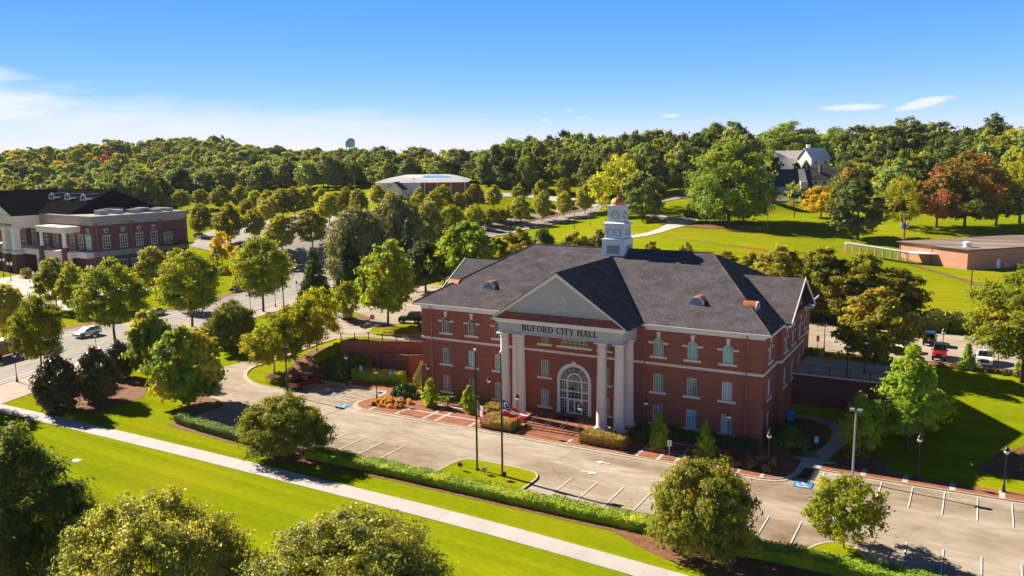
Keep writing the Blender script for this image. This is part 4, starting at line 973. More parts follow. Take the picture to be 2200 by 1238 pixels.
# ------------------------------------------------------------------ gymnasium with curved roof
p = at(905, 421); gym = thing('gymnasium', 'beige and brick hall with broad curved white and blue roof at the wood edge', 'building', (p.x, p.y, p.z-.5), math.radians(29))
m = MB(); m.box(-17.5,-1,0,0,34,5.9); m.obj('wall', MT['beige'], gym)
m = MB(); m.box(0,-1,0,17.5,34,5.9); m.obj('brick_wall', MT['brick'], gym)
m = MB(); rings = []
for k in range(8):
    t = k/7; q = 1-.62*t; h_ = 5.7+2.5*math.sin(t*PI/2)**1.0*(1-.0*t); ex = 1-.34*t*t
    rings.append([(-18.3*q*1.0-.0,-1.7+8.5*t,h_),(18.3*q,-1.7+8.5*t,h_),(18.3*q,34.7-8.5*t,h_),(-18.3*q,34.7-8.5*t,h_)])
vs = [v for r in rings for v in r]; fs = [(4*k+j,4*k+(j+1)%4,4*k+4+(j+1)%4,4*k+4+j) for k in range(7) for j in range(4)]+[(28,29,30,31),(3,2,1,0)]
m.add(vs,fs); rf = m.obj('roof', MT['gymroof'], gym)
m = MB(); m.add([(x_*.0+(.5 if j==0 else v[0]-.2), v[1]+.3, v[2]+.10) for v in [r[1] for r in rings] for j, x_ in ((0,0),(1,0))], [(2*k,2*k+1,2*k+3,2*k+2) for k in range(7)]); m.obj('blue_panel', MT['gymblue'], rf, fix=False)
for x in (1.5,6.5,11.8,17.2): m = MB(); m.box(x-.15,-1.15,0,x+.15,-1.01,5.6); m.obj('pilaster', MT['white'], gym)
p = at(876, 421); shed = thing('shed', 'small beige gabled shed in front of the curved-roof hall', 'shed', (p.x, p.y-6, p.z), math.radians(12))
m = MB(); m.box(-3,-3.4,0,3,3.4,3.0); m.prismy([(-3,3),(3,3),(0,5.6)],-3.4,3.4); m.obj('wall', MT['beige'], shed)
m = MB()
for s in (-1,1):
    P = [(s*3.4,-3.8,2.75),(0,-3.8,5.75),(0,3.8,5.75),(s*3.4,3.8,2.75)]; m.add(P+[(a,b,c-.12) for a,b,c in P], [(0,1,2,3),(7,6,5,4),(0,4,5,1),(1,5,6,2),(2,6,7,3),(3,7,4,0)])
m.obj('roof', MT['slate'], shed)
# water tower
p = pd(752, 306, 900); gz = tz1(p[0], p[1]); wt = thing('water_tower', 'pale blue round water tank above the trees on the horizon', 'water tower', (p[0], p[1], gz))
h = p[2]-gz
m = MB(); m.lathe(0,0,[(.5,h-5.5),(3.5,h-5),(5.2,h-3.2),(5.3,h+1.2),(4.6,h+3.0),(2.6,h+4.2),(.2,h+4.6)],20); m.obj('tank', M('pale_blue_paint', (.16,.34,.52), (.2,.4,.58), scale=.1, rough=.5), wt, smooth=True)
m = MB()
for k in range(6): a = PI/3*k; m.tube((5.2*math.cos(a),5.2*math.sin(a),0),(4.6*math.cos(a),4.6*math.sin(a),h-2.8),.3,.3,6)
m.tube((0,0,0),(0,0,h-5),.7,.7,8); m.obj('legs', MT['steel'], wt)

# ------------------------------------------------------------------ houses on the hill
def house(name, label, u, v, rz, W, D, H, RH, wallm, roofm, chim=None, back=0):
    p = at(u, v); d = Vector(CF).to_2d().normalized()*back
    print(label, depth(p))
    h_ = thing(name, label, 'house', (p.x+d.x, p.y+d.y, tz1(p.x+d.x, p.y+d.y)-.6), rz)
    m = MB(); m.box(-W/2,-D/2,0,W/2,D/2,H); m.prismx([(-D/2,H),(D/2,H),(0,H+RH)],-W/2,W/2); m.obj('wall', MT[wallm], h_)
    m = MB(); e = .5; sl_ = RH/(D/2)
    for s in (-1,1):
        P = [(-W/2-e,s*(D/2+e),H-e*sl_+.1),(W/2+e,s*(D/2+e),H-e*sl_+.1),(W/2+e,0,H+RH+.1),(-W/2-e,0,H+RH+.1)]; m.add(P+[(a,b,c-.18) for a,b,c in P], [(0,1,2,3),(7,6,5,4),(0,4,5,1),(1,5,6,2),(2,6,7,3),(3,7,4,0)])
    m.obj('roof', MT[roofm], h_)
    n = max(2,int(W/3.2))
    for fl in range(max(1,int(H/2.9))):
        for k in range(n):
            x = -W/2+W*(k+.5)/n; m = MB(); m.box(x-.55,-D/2-.06,fl*2.9+1.0,x+.55,-D/2+.02,fl*2.9+2.4); w_ = m.obj('window', MT['white'], h_)
            m = MB(); m.box(x-.45,-D/2-.08,fl*2.9+1.1,x+.45,-D/2-.05,fl*2.9+2.3); m.obj('pane', MT['glass_d'], w_)
    if chim:
        cx, cy, cw, top, cm = chim; m = MB(); m.box(cx-cw/2,cy-cw/2,0,cx+cw/2,cy+cw/2,top); m.box(cx-cw/2-.12,cy-cw/2-.12,top,cx+cw/2+.12,cy+cw/2+.12,top+.25); m.obj('chimney', MT[cm], h_)
    return h_
R0 = -YAW    # squarely facing the camera
h1 = house('white_house', 'white two-storey house with tan roof on the hilltop', 1700, 360, R0-.12, 12, 7, 4.6, 2.8, 'white', 'cream', (6.4,0,1.3,9.6,'white'))
h2 = house('white_house', 'tall white gabled house with dormers beside the tan-roofed one', 1747, 371, R0+.42, 9.5, 7.5, 6.4, 3.8, 'white', 'white', None)
h3 = house('blue_house', 'blue house with dark blue roof and thick white chimney', 1690, 414, R0-.10, 15.5, 9, 3.6, 5.6, 'houseblue', 'blue_roof', (-9.3,-1.5,1.7,11.5,'white'))
m = MB(); m.box(3.6,-6.2,2.2,6.0,-2.0,5.0); m.add([(3.3,-6.4,3.1),(6.3,-6.4,3.1),(6.0,-.6,9.3),(3.6,-.6,9.3)],[(0,1,2,3)]); m.obj('dormer', MT['cream'], h3)
h4 = house('white_house', 'low white house with grey roof right of the blue house', 1764, 398, R0-.05, 16.5, 8, 3.4, 3.4, 'white', 'slate', (-1,-1.6,1.0,8.0,'brick'))
h5 = house('white_house', 'white gable end showing through the trees on the hill', 1925, 345, R0+.8, 8, 7, 5, 3, 'white', 'slate', None)

# ------------------------------------------------------------------ low brick school and covered walk (right)
c0 = tuple(at(2077, 580)[:2]); zc = tz1(*c0); e_ = Vector(pd(1931, 556, depth(at(2077,580))*1.10))
sch = thing('brick_school', 'low flat-roofed orange brick building with gravel roof beyond the rear lawn', 'building', (c0[0], c0[1], zc-.4), 0)
ang = math.atan2(e_.y-c0[1], e_.x-c0[0]); dC = depth((c0[0],c0[1],zc))
sch.rotation_euler = (0,0,ang-PI/2); LW = math.hypot(e_.x-c0[0], e_.y-c0[1]); WH = 41*dC/FPX+.4
print('school', c0, zc, e_, LW, WH)
m = MB(); m.box(0,0,0,45,LW,WH); m.obj('wall', MT['brick_or'], sch)
m = MB(); m.box(-.6,-.6,WH,45.6,LW+.6,WH+.28); m.obj('roof', MT['flatroof'], sch)
m = MB(); m.box(-.62,-.62,WH+.02,-.6,LW+.6,WH+.24); m.box(-.6,-.62,WH+.02,45.6,-.6,WH+.24); m.obj('fascia', MT['black'], sch)
for y in (LW*.5, LW-.2): m = MB(); m.box(-.1,y-.08,0,.02,y+.08,WH); m.obj('downpipe', MT['copper_dk'], sch)
m = MB(); m.lathe(4,4,[(.9,WH+.28),(.9,WH+.7),(.5,WH+.75),(.5,WH+1.0),(1.0,WH+1.1),(.9,WH+1.4),(.2,WH+1.6)],12); m.obj('roof_vent', MT['white'], sch)
for x in (9,17): m = MB(); m.box(x-.5,-.08,.1,x+.5,.02,2.3); m.obj('door', MT['white'], sch)
for x in (11.5,15): m = MB(); m.box(x-.8,-.25,.3,x+.8,.02,1.1); m.obj('wall_unit', MT['steel'], sch)
a = at(1816, 541); b = at(1948, 563); a.z += 20*depth(a)/FPX; b.z += 22*depth(b)/FPX; print('walk', a, b)
wk = thing('covered_walkway', 'long white open walkway roof on thin posts beside the low brick building', 'walkway', (a[0],a[1],0))
L_ = math.hypot(b[0]-a[0],b[1]-a[1]); wk.rotation_euler = (0,0,math.atan2(b[1]-a[1],b[0]-a[0]))
m = MB(); P = [(0,-1.4,a[2]),(L_,-1.4,b[2]),(L_,1.4,b[2]),(0,1.4,a[2])]; m.add(P+[(x,y,z-.3) for x,y,z in P], [(0,1,2,3),(7,6,5,4),(0,4,5,1),(1,5,6,2),(2,6,7,3),(3,7,4,0)])
m.box(L_-.5,-1.4,b[2]-.45,L_+9,3.6,b[2]-.2); m.obj('roof', MT['white'], wk)
for k in range(9):
    for s in (-1,1):
        t = k/8; x = L_*t; z = a[2]+(b[2]-a[2])*t; wx = a[0]+(b[0]-a[0])*t; wy = a[1]+(b[1]-a[1])*t
        m = MB(); g = min(tz1(wx,wy), z-2.4)-.3; m.box(x-.1,s*1.2-.1,g,x+.1,s*1.2+.1,z-.3); m.obj('post', MT['white'], wk)
for x in (L_+4,L_+8.6): m = MB(); m.box(x-.12,3.2,b[2]-3.4,x+.12,3.4,b[2]-.45); m.obj('post', MT['white'], wk)

# ------------------------------------------------------------------ retaining walls, enclosure, fences
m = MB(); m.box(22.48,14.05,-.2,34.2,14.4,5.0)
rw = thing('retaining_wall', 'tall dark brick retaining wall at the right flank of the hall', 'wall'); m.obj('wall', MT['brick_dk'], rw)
m = MB(); m.box(22.5,13.97,5.0,34.3,14.5,5.16); m.obj('coping', MT['stone'], rw)
def fence(name, label, P, zf, hgt=1.05, sp=2.0):
    f = thing(name, label, 'fence', (P[0][0], P[0][1], 0)); o = Vector((P[0][0],P[0][1],0))
    pts = resample(P, sp); m = MB()
    for A_, B_ in zip(pts, pts[1:]):
        za, zb = zf(*A_), zf(*B_)
        for hh in (.12, hgt-.05): m.tube((A_[0]-o.x,A_[1]-o.y,za+hh),(B_[0]-o.x,B_[1]-o.y,zb+hh),.028,.028,4)
        n = 9
        for k in range(1,n): t = k/n; m.tube((A_[0]+(B_[0]-A_[0])*t-o.x,A_[1]+(B_[1]-A_[1])*t-o.y,za+(zb-za)*t+.12),(A_[0]+(B_[0]-A_[0])*t-o.x,A_[1]+(B_[1]-A_[1])*t-o.y,za+(zb-za)*t+hgt-.05),.012,.012,4)
    m.obj('rails', MT['black'], f)
    for A_ in pts: m = MB(); z = zf(*A_); m.box(A_[0]-o.x-.05,A_[1]-o.y-.05,z-.1,A_[0]-o.x+.05,A_[1]-o.y+.05,z+hgt+.08); m.obj('post', MT['black'], f)
    return f
fence('iron_fence', 'black iron railing on top of the dark brick retaining wall', [(22.7,14.25),(34.1,14.25)], lambda x,y: 5.16)
yl = lambda x: 4.1+(x+40.5)*.411
w0 = thing('retaining_wall', 'low brick retaining wall under the fence beside the ramp road', 'wall')
m = MB(); A_ = (-40.3,yl(-40.3)); B_ = (-22.6,yl(-22.6)); m.add([(A_[0],A_[1]-.15,-.1),(B_[0],B_[1]-.15,-.1),(B_[0],B_[1]+.2,-.1),(A_[0],A_[1]+.2,-.1),(A_[0],A_[1]-.15,4.75),(B_[0],B_[1]-.15,4.85),(B_[0],B_[1]+.2,4.85),(A_[0],A_[1]+.2,4.75)],[(0,3,2,1),(4,5,6,7),(0,1,5,4),(1,2,6,5),(2,3,7,6),(3,0,4,7)]); m.obj('wall', MT['brick'], w0)
m = MB(); m.add([(A_[0]-.05,A_[1]-.2,4.75),(B_[0],B_[1]-.2,4.85),(B_[0],B_[1]+.25,4.85),(A_[0]-.05,A_[1]+.25,4.75),(A_[0]-.05,A_[1]-.2,4.87),(B_[0],B_[1]-.2,4.97),(B_[0],B_[1]+.25,4.97),(A_[0]-.05,A_[1]+.25,4.87)],[(0,3,2,1),(4,5,6,7),(0,1,5,4),(1,2,6,5),(2,3,7,6),(3,0,4,7)]); m.obj('coping', MT['cap'], w0)
fence('iron_fence', 'black iron railing along the ramp road left of the hall', [(-40.3,yl(-40.3)),(-22.7,yl(-22.7))], lambda x,y: 4.9+.1*S(-40,-22,x))
en = thing('brick_enclosure', 'open-topped brick enclosure left of the hall behind a clipped hedge', 'enclosure', (-36.4,3.0,0))
P = [(0,1.2),(8.6,2.2),(11.9,5.6)]
EZ = 3.2
e0 = xy(774,752,EZ); e1 = xy(878,765,EZ); e2 = (e1[0]+2.6, e1[1]+5.5)
def wseg(a, b, z0, z1, t=.3, mt='brick', nm='wall', par=None):
    dx, dy = b[0]-a[0], b[1]-a[1]; l = math.hypot(dx,dy); nx, ny = -dy/l*t/2, dx/l*t/2; o = par.location
    m = MB(); m.prism([(a[0]-nx-o.x,a[1]-ny-o.y),(b[0]-nx-o.x,b[1]-ny-o.y),(b[0]+nx-o.x,b[1]+ny-o.y),(a[0]+nx-o.x,a[1]+ny-o.y)], z0, z1); return m.obj(nm, MT[mt], par)
e3 = (e0[0]+3.5, e0[1]+5.2); e3 = (e3[0], min(e3[1], yl(e3[0])-.5)); e2 = (min(e2[0], -23.5), min(e2[1], yl(e2[0])-.5))
wseg(e0,e1,0,EZ,par=en); wseg(e1,e2,0,EZ,par=en); wseg(e0,e3,0,EZ,par=en)
wseg(e0,e1,EZ,EZ+.1,.42,'cap','coping',en); wseg(e1,e2,EZ+.002,EZ+.102,.42,'cap','coping',en); wseg(e0,e3,EZ+.004,EZ+.104,.42,'cap','coping',en)
# ------------------------------------------------------------------ foliage
def unit(a): return a/np.maximum(np.linalg.norm(a, axis=-1, keepdims=True), 1e-9)
def quads_mesh(name, V, mats):
    """V: (n, 4, 3) leaf quads"""
    n = len(V); me = bpy.data.meshes.new(name)
    me.vertices.add(n*4); me.vertices.foreach_set('co', V.astype(np.float32).ravel())
    me.loops.add(n*4); me.polygons.add(n)
    me.loops.foreach_set('vertex_index', np.arange(n*4, dtype=np.int32)); me.polygons.foreach_set('loop_start', np.arange(n, dtype=np.int32)*4)
    for m in mats: me.materials.append(m)
    me.update(); return me
def leaves(rg, C, Nn, ls, elong=1.8, jit=.75, var=.5):
    """leaf-shaped quads at C facing roughly Nn"""
    n = len(C); N_ = unit(unit(Nn) + rg.normal(size=(n,3))*jit)
    T = unit(np.cross(N_, rg.normal(size=(n,3)))); B = np.cross(N_, T)
    L = ls*(1+var*rg.normal(size=n)).clip(.4, 1.9); L = L[:, None]; W = L/elong
    k = N_*L*.12
    return np.stack([C-T*L*.5-k*.5, C+B*W*.5+k*.3, C+T*L*.5-k*.5, C-B*W*.5+k*.3], 1)
PROF = {
 'oval':   ([0,.12,.35,.6,.82,.94,1], [.40,.82,1,.92,.62,.34,.08]),
 'pyr':    ([0,.08,.25,.5,.75,.92,1], [.55,.92,1,.80,.46,.20,.04]),
 'cone':   ([0,.06,.3,.6,.85,1], [.75,1,.82,.50,.20,.03]),
 'umb':    ([0,.10,.3,.6,.85,1], [.45,.90,1,.93,.66,.25]),
 'broad':  ([0,.12,.35,.6,.8,.93,1], [.55,.92,1,.93,.70,.40,.12]),
 'tall':   ([0,.1,.35,.65,.85,1], [.45,.75,1,.85,.52,.14])}
def crown(seed, base, H, Rr, prof, nc, rc, nl, ls, elong=1.8, inner=.40, lump=.22, flat=.72, up=.25, wisp=.14, jit=.45, droop=0):
    rg = np.random.default_rng(seed); ts, rs = PROF[prof]
    t = rg.uniform(0,1,nc*4); w = np.interp(t, ts, rs); t = t[rg.uniform(0,1,nc*4) < w][:nc]; n = len(t)
    th = rg.uniform(0,2*PI,n)
    ph = rg.uniform(0,2*PI,6)
    wob = 1 + lump*(np.sin(2*th+ph[0]+t*3)*.5 + np.sin(3*th+ph[1]-t*5)*.5 + np.sin(5*th+ph[2]+t*9)*.4)
    rad = np.sqrt(rg.uniform(inner,1,n)); r = Rr*np.interp(t, ts, rs)*wob*rad - rc*.3
    c = np.stack([r*np.cos(th), r*np.sin(th), base + t*H*(1+.04*np.sin(3*th+ph[3]))], -1)
    c[:,2] -= droop*(r/Rr)**2
    cs = rc*rg.uniform(.6,1.35,n)
    idx = rg.integers(0,n,nl)
    ax = np.array([0,0,base+H*.42]); outw = unit((c-ax)*np.array([1,1,.8]))
    d = unit(rg.normal(size=(nl,3)) + outw[idx]*.75 + np.array([0,0,up]))
    q = c[idx] + d*(cs[idx]*rg.uniform(.45,1.08,nl)**.6)[:,None]*np.array([1,1,flat])
    if wisp:
        k = rg.uniform(0,1,nl) < wisp; q[k] += outw[idx][k]*np.array([1,1,.5])*(rg.uniform(.2,1.0,k.sum())*rc*1.3)[:,None]
    return leaves(rg, q, d*.9+outw[idx]*.5+np.array([0,0,.35]), ls, elong, jit), c
def limbs(mb, rg, base, H, Rr, tr, targets, n=8, multi=0):
    """tapered trunk with limbs running into the crown"""
    if multi:
        for k in range(multi):
            a = 2*PI*k/multi+rg.uniform(0,.7); p = Vector((.12*math.cos(a),.12*math.sin(a),-.2)); m = Vector((Rr*.22*math.cos(a),Rr*.22*math.sin(a),base+H*.15)); e = Vector((Rr*.5*math.cos(a),Rr*.5*math.sin(a),base+H*.6))
            mb.tube(p,m,tr,tr*.75,7); mb.tube(m,e,tr*.75,tr*.25,6)
    else:
        top = base+H*.72; pts = [Vector((0,0,-.3)), Vector((rg.normal()*.06,rg.normal()*.06,base*.6)), Vector((rg.normal()*.2,rg.normal()*.2,base+H*.3)), Vector((rg.normal()*.25,rg.normal()*.25,top))]
        rr = [tr*1.25, tr, tr*.7, tr*.15]
        for k in range(3): mb.tube(pts[k],pts[k+1],rr[k],rr[k+1],9)
        for k in range(n):
            c = targets[rg.integers(0,len(targets))]; z0 = base*.9+rg.uniform(0,.45)*H; zt = max(c[2], z0+.1*H)
            t = min(1,max(0,(z0-base*.6)/(base*.4+H*.3))); s0 = pts[1].lerp(pts[2],t) if z0 < pts[2].z else pts[2].lerp(pts[3],(z0-pts[2].z)/max(.1,top-pts[2].z))
            mb.tube(s0,(c[0]*.85,c[1]*.85,zt),tr*.38,tr*.07,5)
LM = {
 'street': leaf_mat('willow_oak_leaves', (.085,.115,.012), (.05,.08,.012), (.155,.165,.012), trans=.34, scale=.22),
 'lot':    leaf_mat('lot_tree_leaves', (.118,.135,.018), (.082,.10,.016), (.17,.17,.018), trans=.34, scale=.2, rnd=.3),
 'bright': leaf_mat('bright_green_leaves', (.12,.19,.02), (.075,.135,.018), (.17,.20,.02), trans=.34, scale=.2, gain=1.75),
 'magno':  leaf_mat('magnolia_leaves', (.028,.034,.012), (.040,.040,.014), (.07,.05,.02), trans=.06, rough=.33, spec=.22, scale=.3, gain=2.0),
 'ylw':    leaf_mat('yellowing_leaves', (.078,.115,.014), (.036,.062,.012), (.17,.16,.02), trans=.28, scale=.22, c3amt=.56),
 'crepe':  leaf_mat('crepe_leaves', (.082,.104,.018), (.048,.066,.013), (.115,.115,.02), trans=.30, scale=.3),
 'gold':   leaf_mat('golden_green_leaves', (.125,.15,.012), (.08,.11,.012), (.18,.165,.012), trans=.38, scale=.25),
 'cyp':    leaf_mat('cypress_leaves', (.025,.052,.012), (.018,.036,.012), (.07,.085,.012), trans=.12, scale=.3),
 'grey':   leaf_mat('grey_green_leaves', (.075,.084,.034), (.050,.058,.024), (.11,.115,.045), trans=.15, scale=.12),
 'forest': leaf_mat('forest_leaves', (.066,.092,.026), (.042,.062,.022), (.11,.12,.026), trans=.26, scale=.10, rnd=.42, gain=2.7),
 'foresty':leaf_mat('tawny_forest_leaves', (.09,.105,.022), (.06,.078,.02), (.13,.125,.025), trans=.28, scale=.10, rnd=.3, gain=2.5),
 'dark':   leaf_mat('dark_green_leaves', (.038,.056,.015), (.026,.040,.012), (.07,.085,.016), trans=.15, scale=.12, rnd=.3, gain=2.5),
 'oak':    leaf_mat('oak_leaves', (.070,.115,.018), (.042,.078,.014), (.115,.14,.016), trans=.28, scale=.10),
 'orange': leaf_mat('orange_leaves', (.085,.09,.02), (.05,.07,.018), (.22,.095,.035), trans=.3, scale=.13, c3amt=.58, gain=1.9),
 'pink':   leaf_mat('rosy_leaves', (.17,.085,.05), (.075,.08,.025), (.27,.10,.075), trans=.3, scale=.15, gain=1.8),
 'red':    leaf_mat('red_leaves', (.22,.04,.045), (.14,.05,.04), trans=.3, scale=.15, gain=1.6),
 'yellow': leaf_mat('yellow_leaves', (.26,.21,.012), (.17,.16,.012), (.15,.15,.015), trans=.38, scale=.2, gain=1.6),
 'brown':  leaf_mat('tawny_leaves', (.105,.118,.02), (.068,.086,.017), (.145,.125,.025), trans=.38, scale=.25),
 'fore':   leaf_mat('river_birch_leaves', (.062,.092,.020), (.038,.060,.016), (.10,.12,.02), trans=.34, scale=.3, spec=.2, gain=2.2),
 'fore2':  leaf_mat('pear_leaves', (.095,.12,.032), (.062,.084,.026), (.135,.155,.045), trans=.38, scale=.35, rough=.40, spec=.35, gain=2.5),
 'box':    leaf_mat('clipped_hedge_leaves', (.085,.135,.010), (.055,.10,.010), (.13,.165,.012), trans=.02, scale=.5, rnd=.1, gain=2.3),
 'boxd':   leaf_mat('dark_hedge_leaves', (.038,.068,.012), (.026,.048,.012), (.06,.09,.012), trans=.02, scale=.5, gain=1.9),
 'dry':    leaf_mat('dry_hedge_leaves', (.17,.145,.045), (.12,.115,.035), (.22,.165,.06), trans=.2, scale=.8, rnd=.15, gain=1.8),
 'pineg':  leaf_mat('dry_grass_leaves', (.34,.19,.07), (.24,.14,.055), (.40,.26,.10), trans=.3, scale=.9, gain=1.5),
}
PROTO = {}
def ext(V): return float(np.percentile(V[...,2], 99.6)), float(np.percentile(np.hypot(V[...,0],V[...,1]), 97.5))
def proto(kind, nm, mat, base, H, Rr, prof, nc, rc, nl, ls, tr=.2, bark='bark', multi=0, nlimb=8, seed=1, **kw):
    V, c = crown(seed, base, H, Rr, prof, int(nc*1.5), rc, int(nl*1.6), ls*1.1, **kw)
    rg = np.random.default_rng(seed+100); mb = MB(); limbs(mb, rg, base, H, Rr, tr, c, nlimb, multi)
    to = mb.obj('trunk', MT[bark], smooth=True); tm = to.data; bpy.data.objects.remove(to)
    PROTO.setdefault(kind, []).append((nm, tm, quads_mesh('crown', V, [LM[mat]]), *ext(V)))
for s in (1,2,3): proto('street','oak_tree','street',3.7,9.6,5.2,'oval',160,1.1,17000,.36,seed=s,wisp=.35,lump=.18,inner=.32,flat=.45,elong=2.2,nlimb=10)
for s in (4,5,6): proto('lot','shade_tree','lot',2.2,7.2,3.3,'oval',90,.85,6500,.42,seed=s,wisp=.3,lump=.20,tr=.14,flat=.6)
for s in (7,8): proto('bright','maple_tree','bright',3.2,9.6,4.5,'oval',95,1.05,9000,.46,seed=s,lump=.2,elong=1.4,inner=.3)
for s in (9,10): proto('magno','magnolia_tree','magno',.3,6.5,2.9,'tall',110,.7,9000,.34,seed=s,tr=.13,elong=1.9,lump=.22,jit=.55)
for s in (11,12): proto('ylw','broadleaf_tree','ylw',1.4,7.8,4.0,'oval',110,.85,9500,.42,seed=s,elong=1.4,lump=.2,tr=.16)
for s in (13,14): proto('crepe','crepe_myrtle','crepe',1.6,5.0,4.5,'umb',170,.75,22000,.26,seed=s,tr=.09,multi=5,bark='bark_p',elong=2.2,wisp=.3,lump=.2,droop=.9)
for s in (15,16): proto('crepeg','crepe_myrtle','gold',1.9,4.4,3.6,'umb',85,.65,9000,.25,seed=s,tr=.09,multi=0,nlimb=12,bark='bark_p',elong=1.9,wisp=.35,lump=.25,inner=.25)
for s in (17,18): proto('cyp','cypress_tree','cyp',.3,9.5,2.3,'cone',130,.65,9000,.34,seed=s,tr=.16,lump=.16,elong=2.4,up=.5)
for s in (19,20): proto('grey','evergreen_oak','grey',1.5,17,11.5,'broad',190,2.3,17000,.75,seed=s,tr=.45,lump=.16)
for s in (21,22,23,24,25): proto('forest','forest_tree','forest',4,14,6.6,'broad',50,1.9,4200,.85,seed=s,tr=.3,lump=.22,nlimb=5,elong=1.4)
for s in (26,27): proto('foresty','forest_tree','foresty',4,13,6.2,'broad',48,1.8,3900,.85,seed=s,tr=.3,lump=.24,nlimb=6,elong=1.4)
for s in (28,29): proto('dark','forest_tree','dark',3,15,5.6,'tall',52,1.7,4200,.8,seed=s,tr=.3,lump=.2,nlimb=5,elong=1.5)
for s in (30,31): proto('open','forest_tree','forest',6,13,7.5,'broad',34,1.7,2700,.75,seed=s,tr=.35,lump=.35,nlimb=16,inner=.2,elong=1.4)
for s in (32,33): proto('oak','oak_tree','oak',3.2,20,12.5,'broad',150,2.3,17000,.72,seed=s,tr=.55,lump=.2,nlimb=14,inner=.3)
for s in (34,): proto('orange','autumn_tree','orange',3.2,14,7.5,'broad',100,1.5,9000,.6,seed=s,tr=.3,lump=.2)
for s in (35,): proto('pink','autumn_tree','pink',3.0,12,6.0,'broad',60,1.3,4200,.55,seed=s,tr=.3,lump=.3,inner=.2)
for s in (36,): proto('yellow','autumn_tree','yellow',2.0,8,4.2,'broad',60,.95,4200,.5,seed=s,tr=.2,lump=.28)
for s in (37,): proto('red','autumn_tree','red',2,9,4,'oval',40,1.1,2200,.7,seed=s)
for s in (38,39): proto('brown','red_maple','brown',2.2,11,4.6,'oval',105,.9,11000,.42,seed=s,tr=.18,lump=.26,inner=.22,elong=1.5,wisp=.2)
for s in (40,): proto('birch','young_tree','bright',2.6,9.0,3.2,'pyr',95,.75,8500,.34,seed=s,tr=.12,lump=.24,elong=1.6,wisp=.2)
for s in (41,42): proto('cone','cone_evergreen','box',.15,3.0,1.05,'cone',70,.3,4500,.15,seed=s,tr=.05,lump=.1)
for s in (43,): proto('sapling','young_tree','bright',.25,2.9,.95,'pyr',46,.3,2200,.2,seed=s,tr=.04,lump=.25,elong=1.5)
for s in (44,): proto('foreA','birch_tree','fore',2.0,12.0,5.2,'pyr',300,.95,52000,.22,seed=s,tr=.2,lump=.2,elong=1.9,wisp=.15,bark='bark_p',multi=3)
for s in (45,46): proto('foreB','pear_tree','fore2',1.8,8.4,6.6,'broad',420,.8,88000,.17,seed=s,tr=.13,lump=.10,inner=.42,jit=.6,elong=1.9,wisp=.4,multi=7,up=.6)
for s in (47,): proto('small','small_tree','ylw',1.0,3.4,1.9,'oval',45,.5,2600,.28,seed=s,tr=.08)
for s in (48,): proto('bare','bare_tree','gold',1.6,6,2.6,'oval',16,.6,500,.35,seed=s,tr=.14,nlimb=22,inner=.1)
for s in (49,): proto('whitebirch','birch_tree','bright',1.6,5.4,2.3,'oval',60,.65,5000,.3,seed=s,tr=.07,multi=4,bark='bark_p',lump=.22)
CNT = {}
def tree(kind, u, vb, vt, w, label, cat='tree', group=None, pos=None, hs=None, rz=None):
    """plant a tree whose foot, top and crown width were measured on the photograph"""
    i = CNT.get(kind, 0); CNT[kind] = i+1
    nm, tm, cm, H0, R0_ = PROTO[kind][i % len(PROTO[kind])]
    if pos is None:
        p = at(u, vb); d = depth(p); H = (vb-vt)*d/FPX*1.01; W = w*d/FPX
    else: p = Vector((pos[0], pos[1], tz1(*pos[:2]))); H, W = hs
    t = thing(nm, label, cat, p, rng.uniform(0, 6.28) if rz is None else rz, group)
    t.scale = (W/(2*R0_), W/(2*R0_), H/H0)
    link('trunk', tm, t); link('crown', cm, t); return t

# foreground
tree('foreA', 78, 1345, 922, 350, 'large dark green birch filling the lower left corner')
tree('foreB', 335, 1430, 1066, 415, 'broad light green pear tree at the bottom edge beside the dark corner birch')
tree('foreB', 745, 1440, 1102, 490, 'broad light green pear tree at the bottom edge nearest the long footpath', rz=2.0)
tree('street', 0, 0, 0, 0, 'street oak whose shadow crosses the left end of the footpath', pos=(-72.3,-33.6), hs=(11,8.6))
# around the front lot
tree('crepe', 613, 980, 850, 186, 'umbrella-shaped crepe myrtle breaking the clipped hedge in front of the lot')
tree('crepe', 1505, 1188, 992, 252, 'large dark crepe myrtle at the hedge end, hiding stalls near the front drive')
tree('crepeg', 1812, 1180, 1022, 178, 'small yellow-green tree alone on a grass island in the lot')
tree('birch', 1948, 968, 742, 136, 'tall bright green tree on the shaded lawn beside the dark retaining wall')
tree('whitebirch', 1850, 985, 848, 100, 'pale-stemmed multi-trunk birch in the shade by the curving side path')
tree('street', 2195, 822, 578, 230, 'big feathery green tree at the right edge beside the rear lot')
tree('brown', 1879, 786, 622, 160, 'tawny green maple standing before the rear lot between parked vehicles')
for u, vt, w, y, lb in ((1668,528,110,54,'nearest the hall roof'),(1762,532,130,54,'with the highest crown'),(1850,545,120,54,'behind the half-hidden dark car'),(1925,575,110,54,'above the dark off-roader'),(1712,590,110,51,'lowest and closest to the hall gable'),(1815,600,120,51,'in the middle of the row')):
    q = pd(u, 690, 148); r_ = ray(u, 690); t_ = (y-CP[1])/r_[1]; X = CP[0]+t_*r_[0]; d = t_; zg = tz1(X, y)
    top = CP[2]+ray(u, vt)[2]*t_
    tree('brown', 0,0,0,0, 'tawny maple in the row behind the rear lot, ' + lb, pos=(X, y), hs=(top-zg, w*d/FPX*1.15), group='tawny maples behind the rear lot')
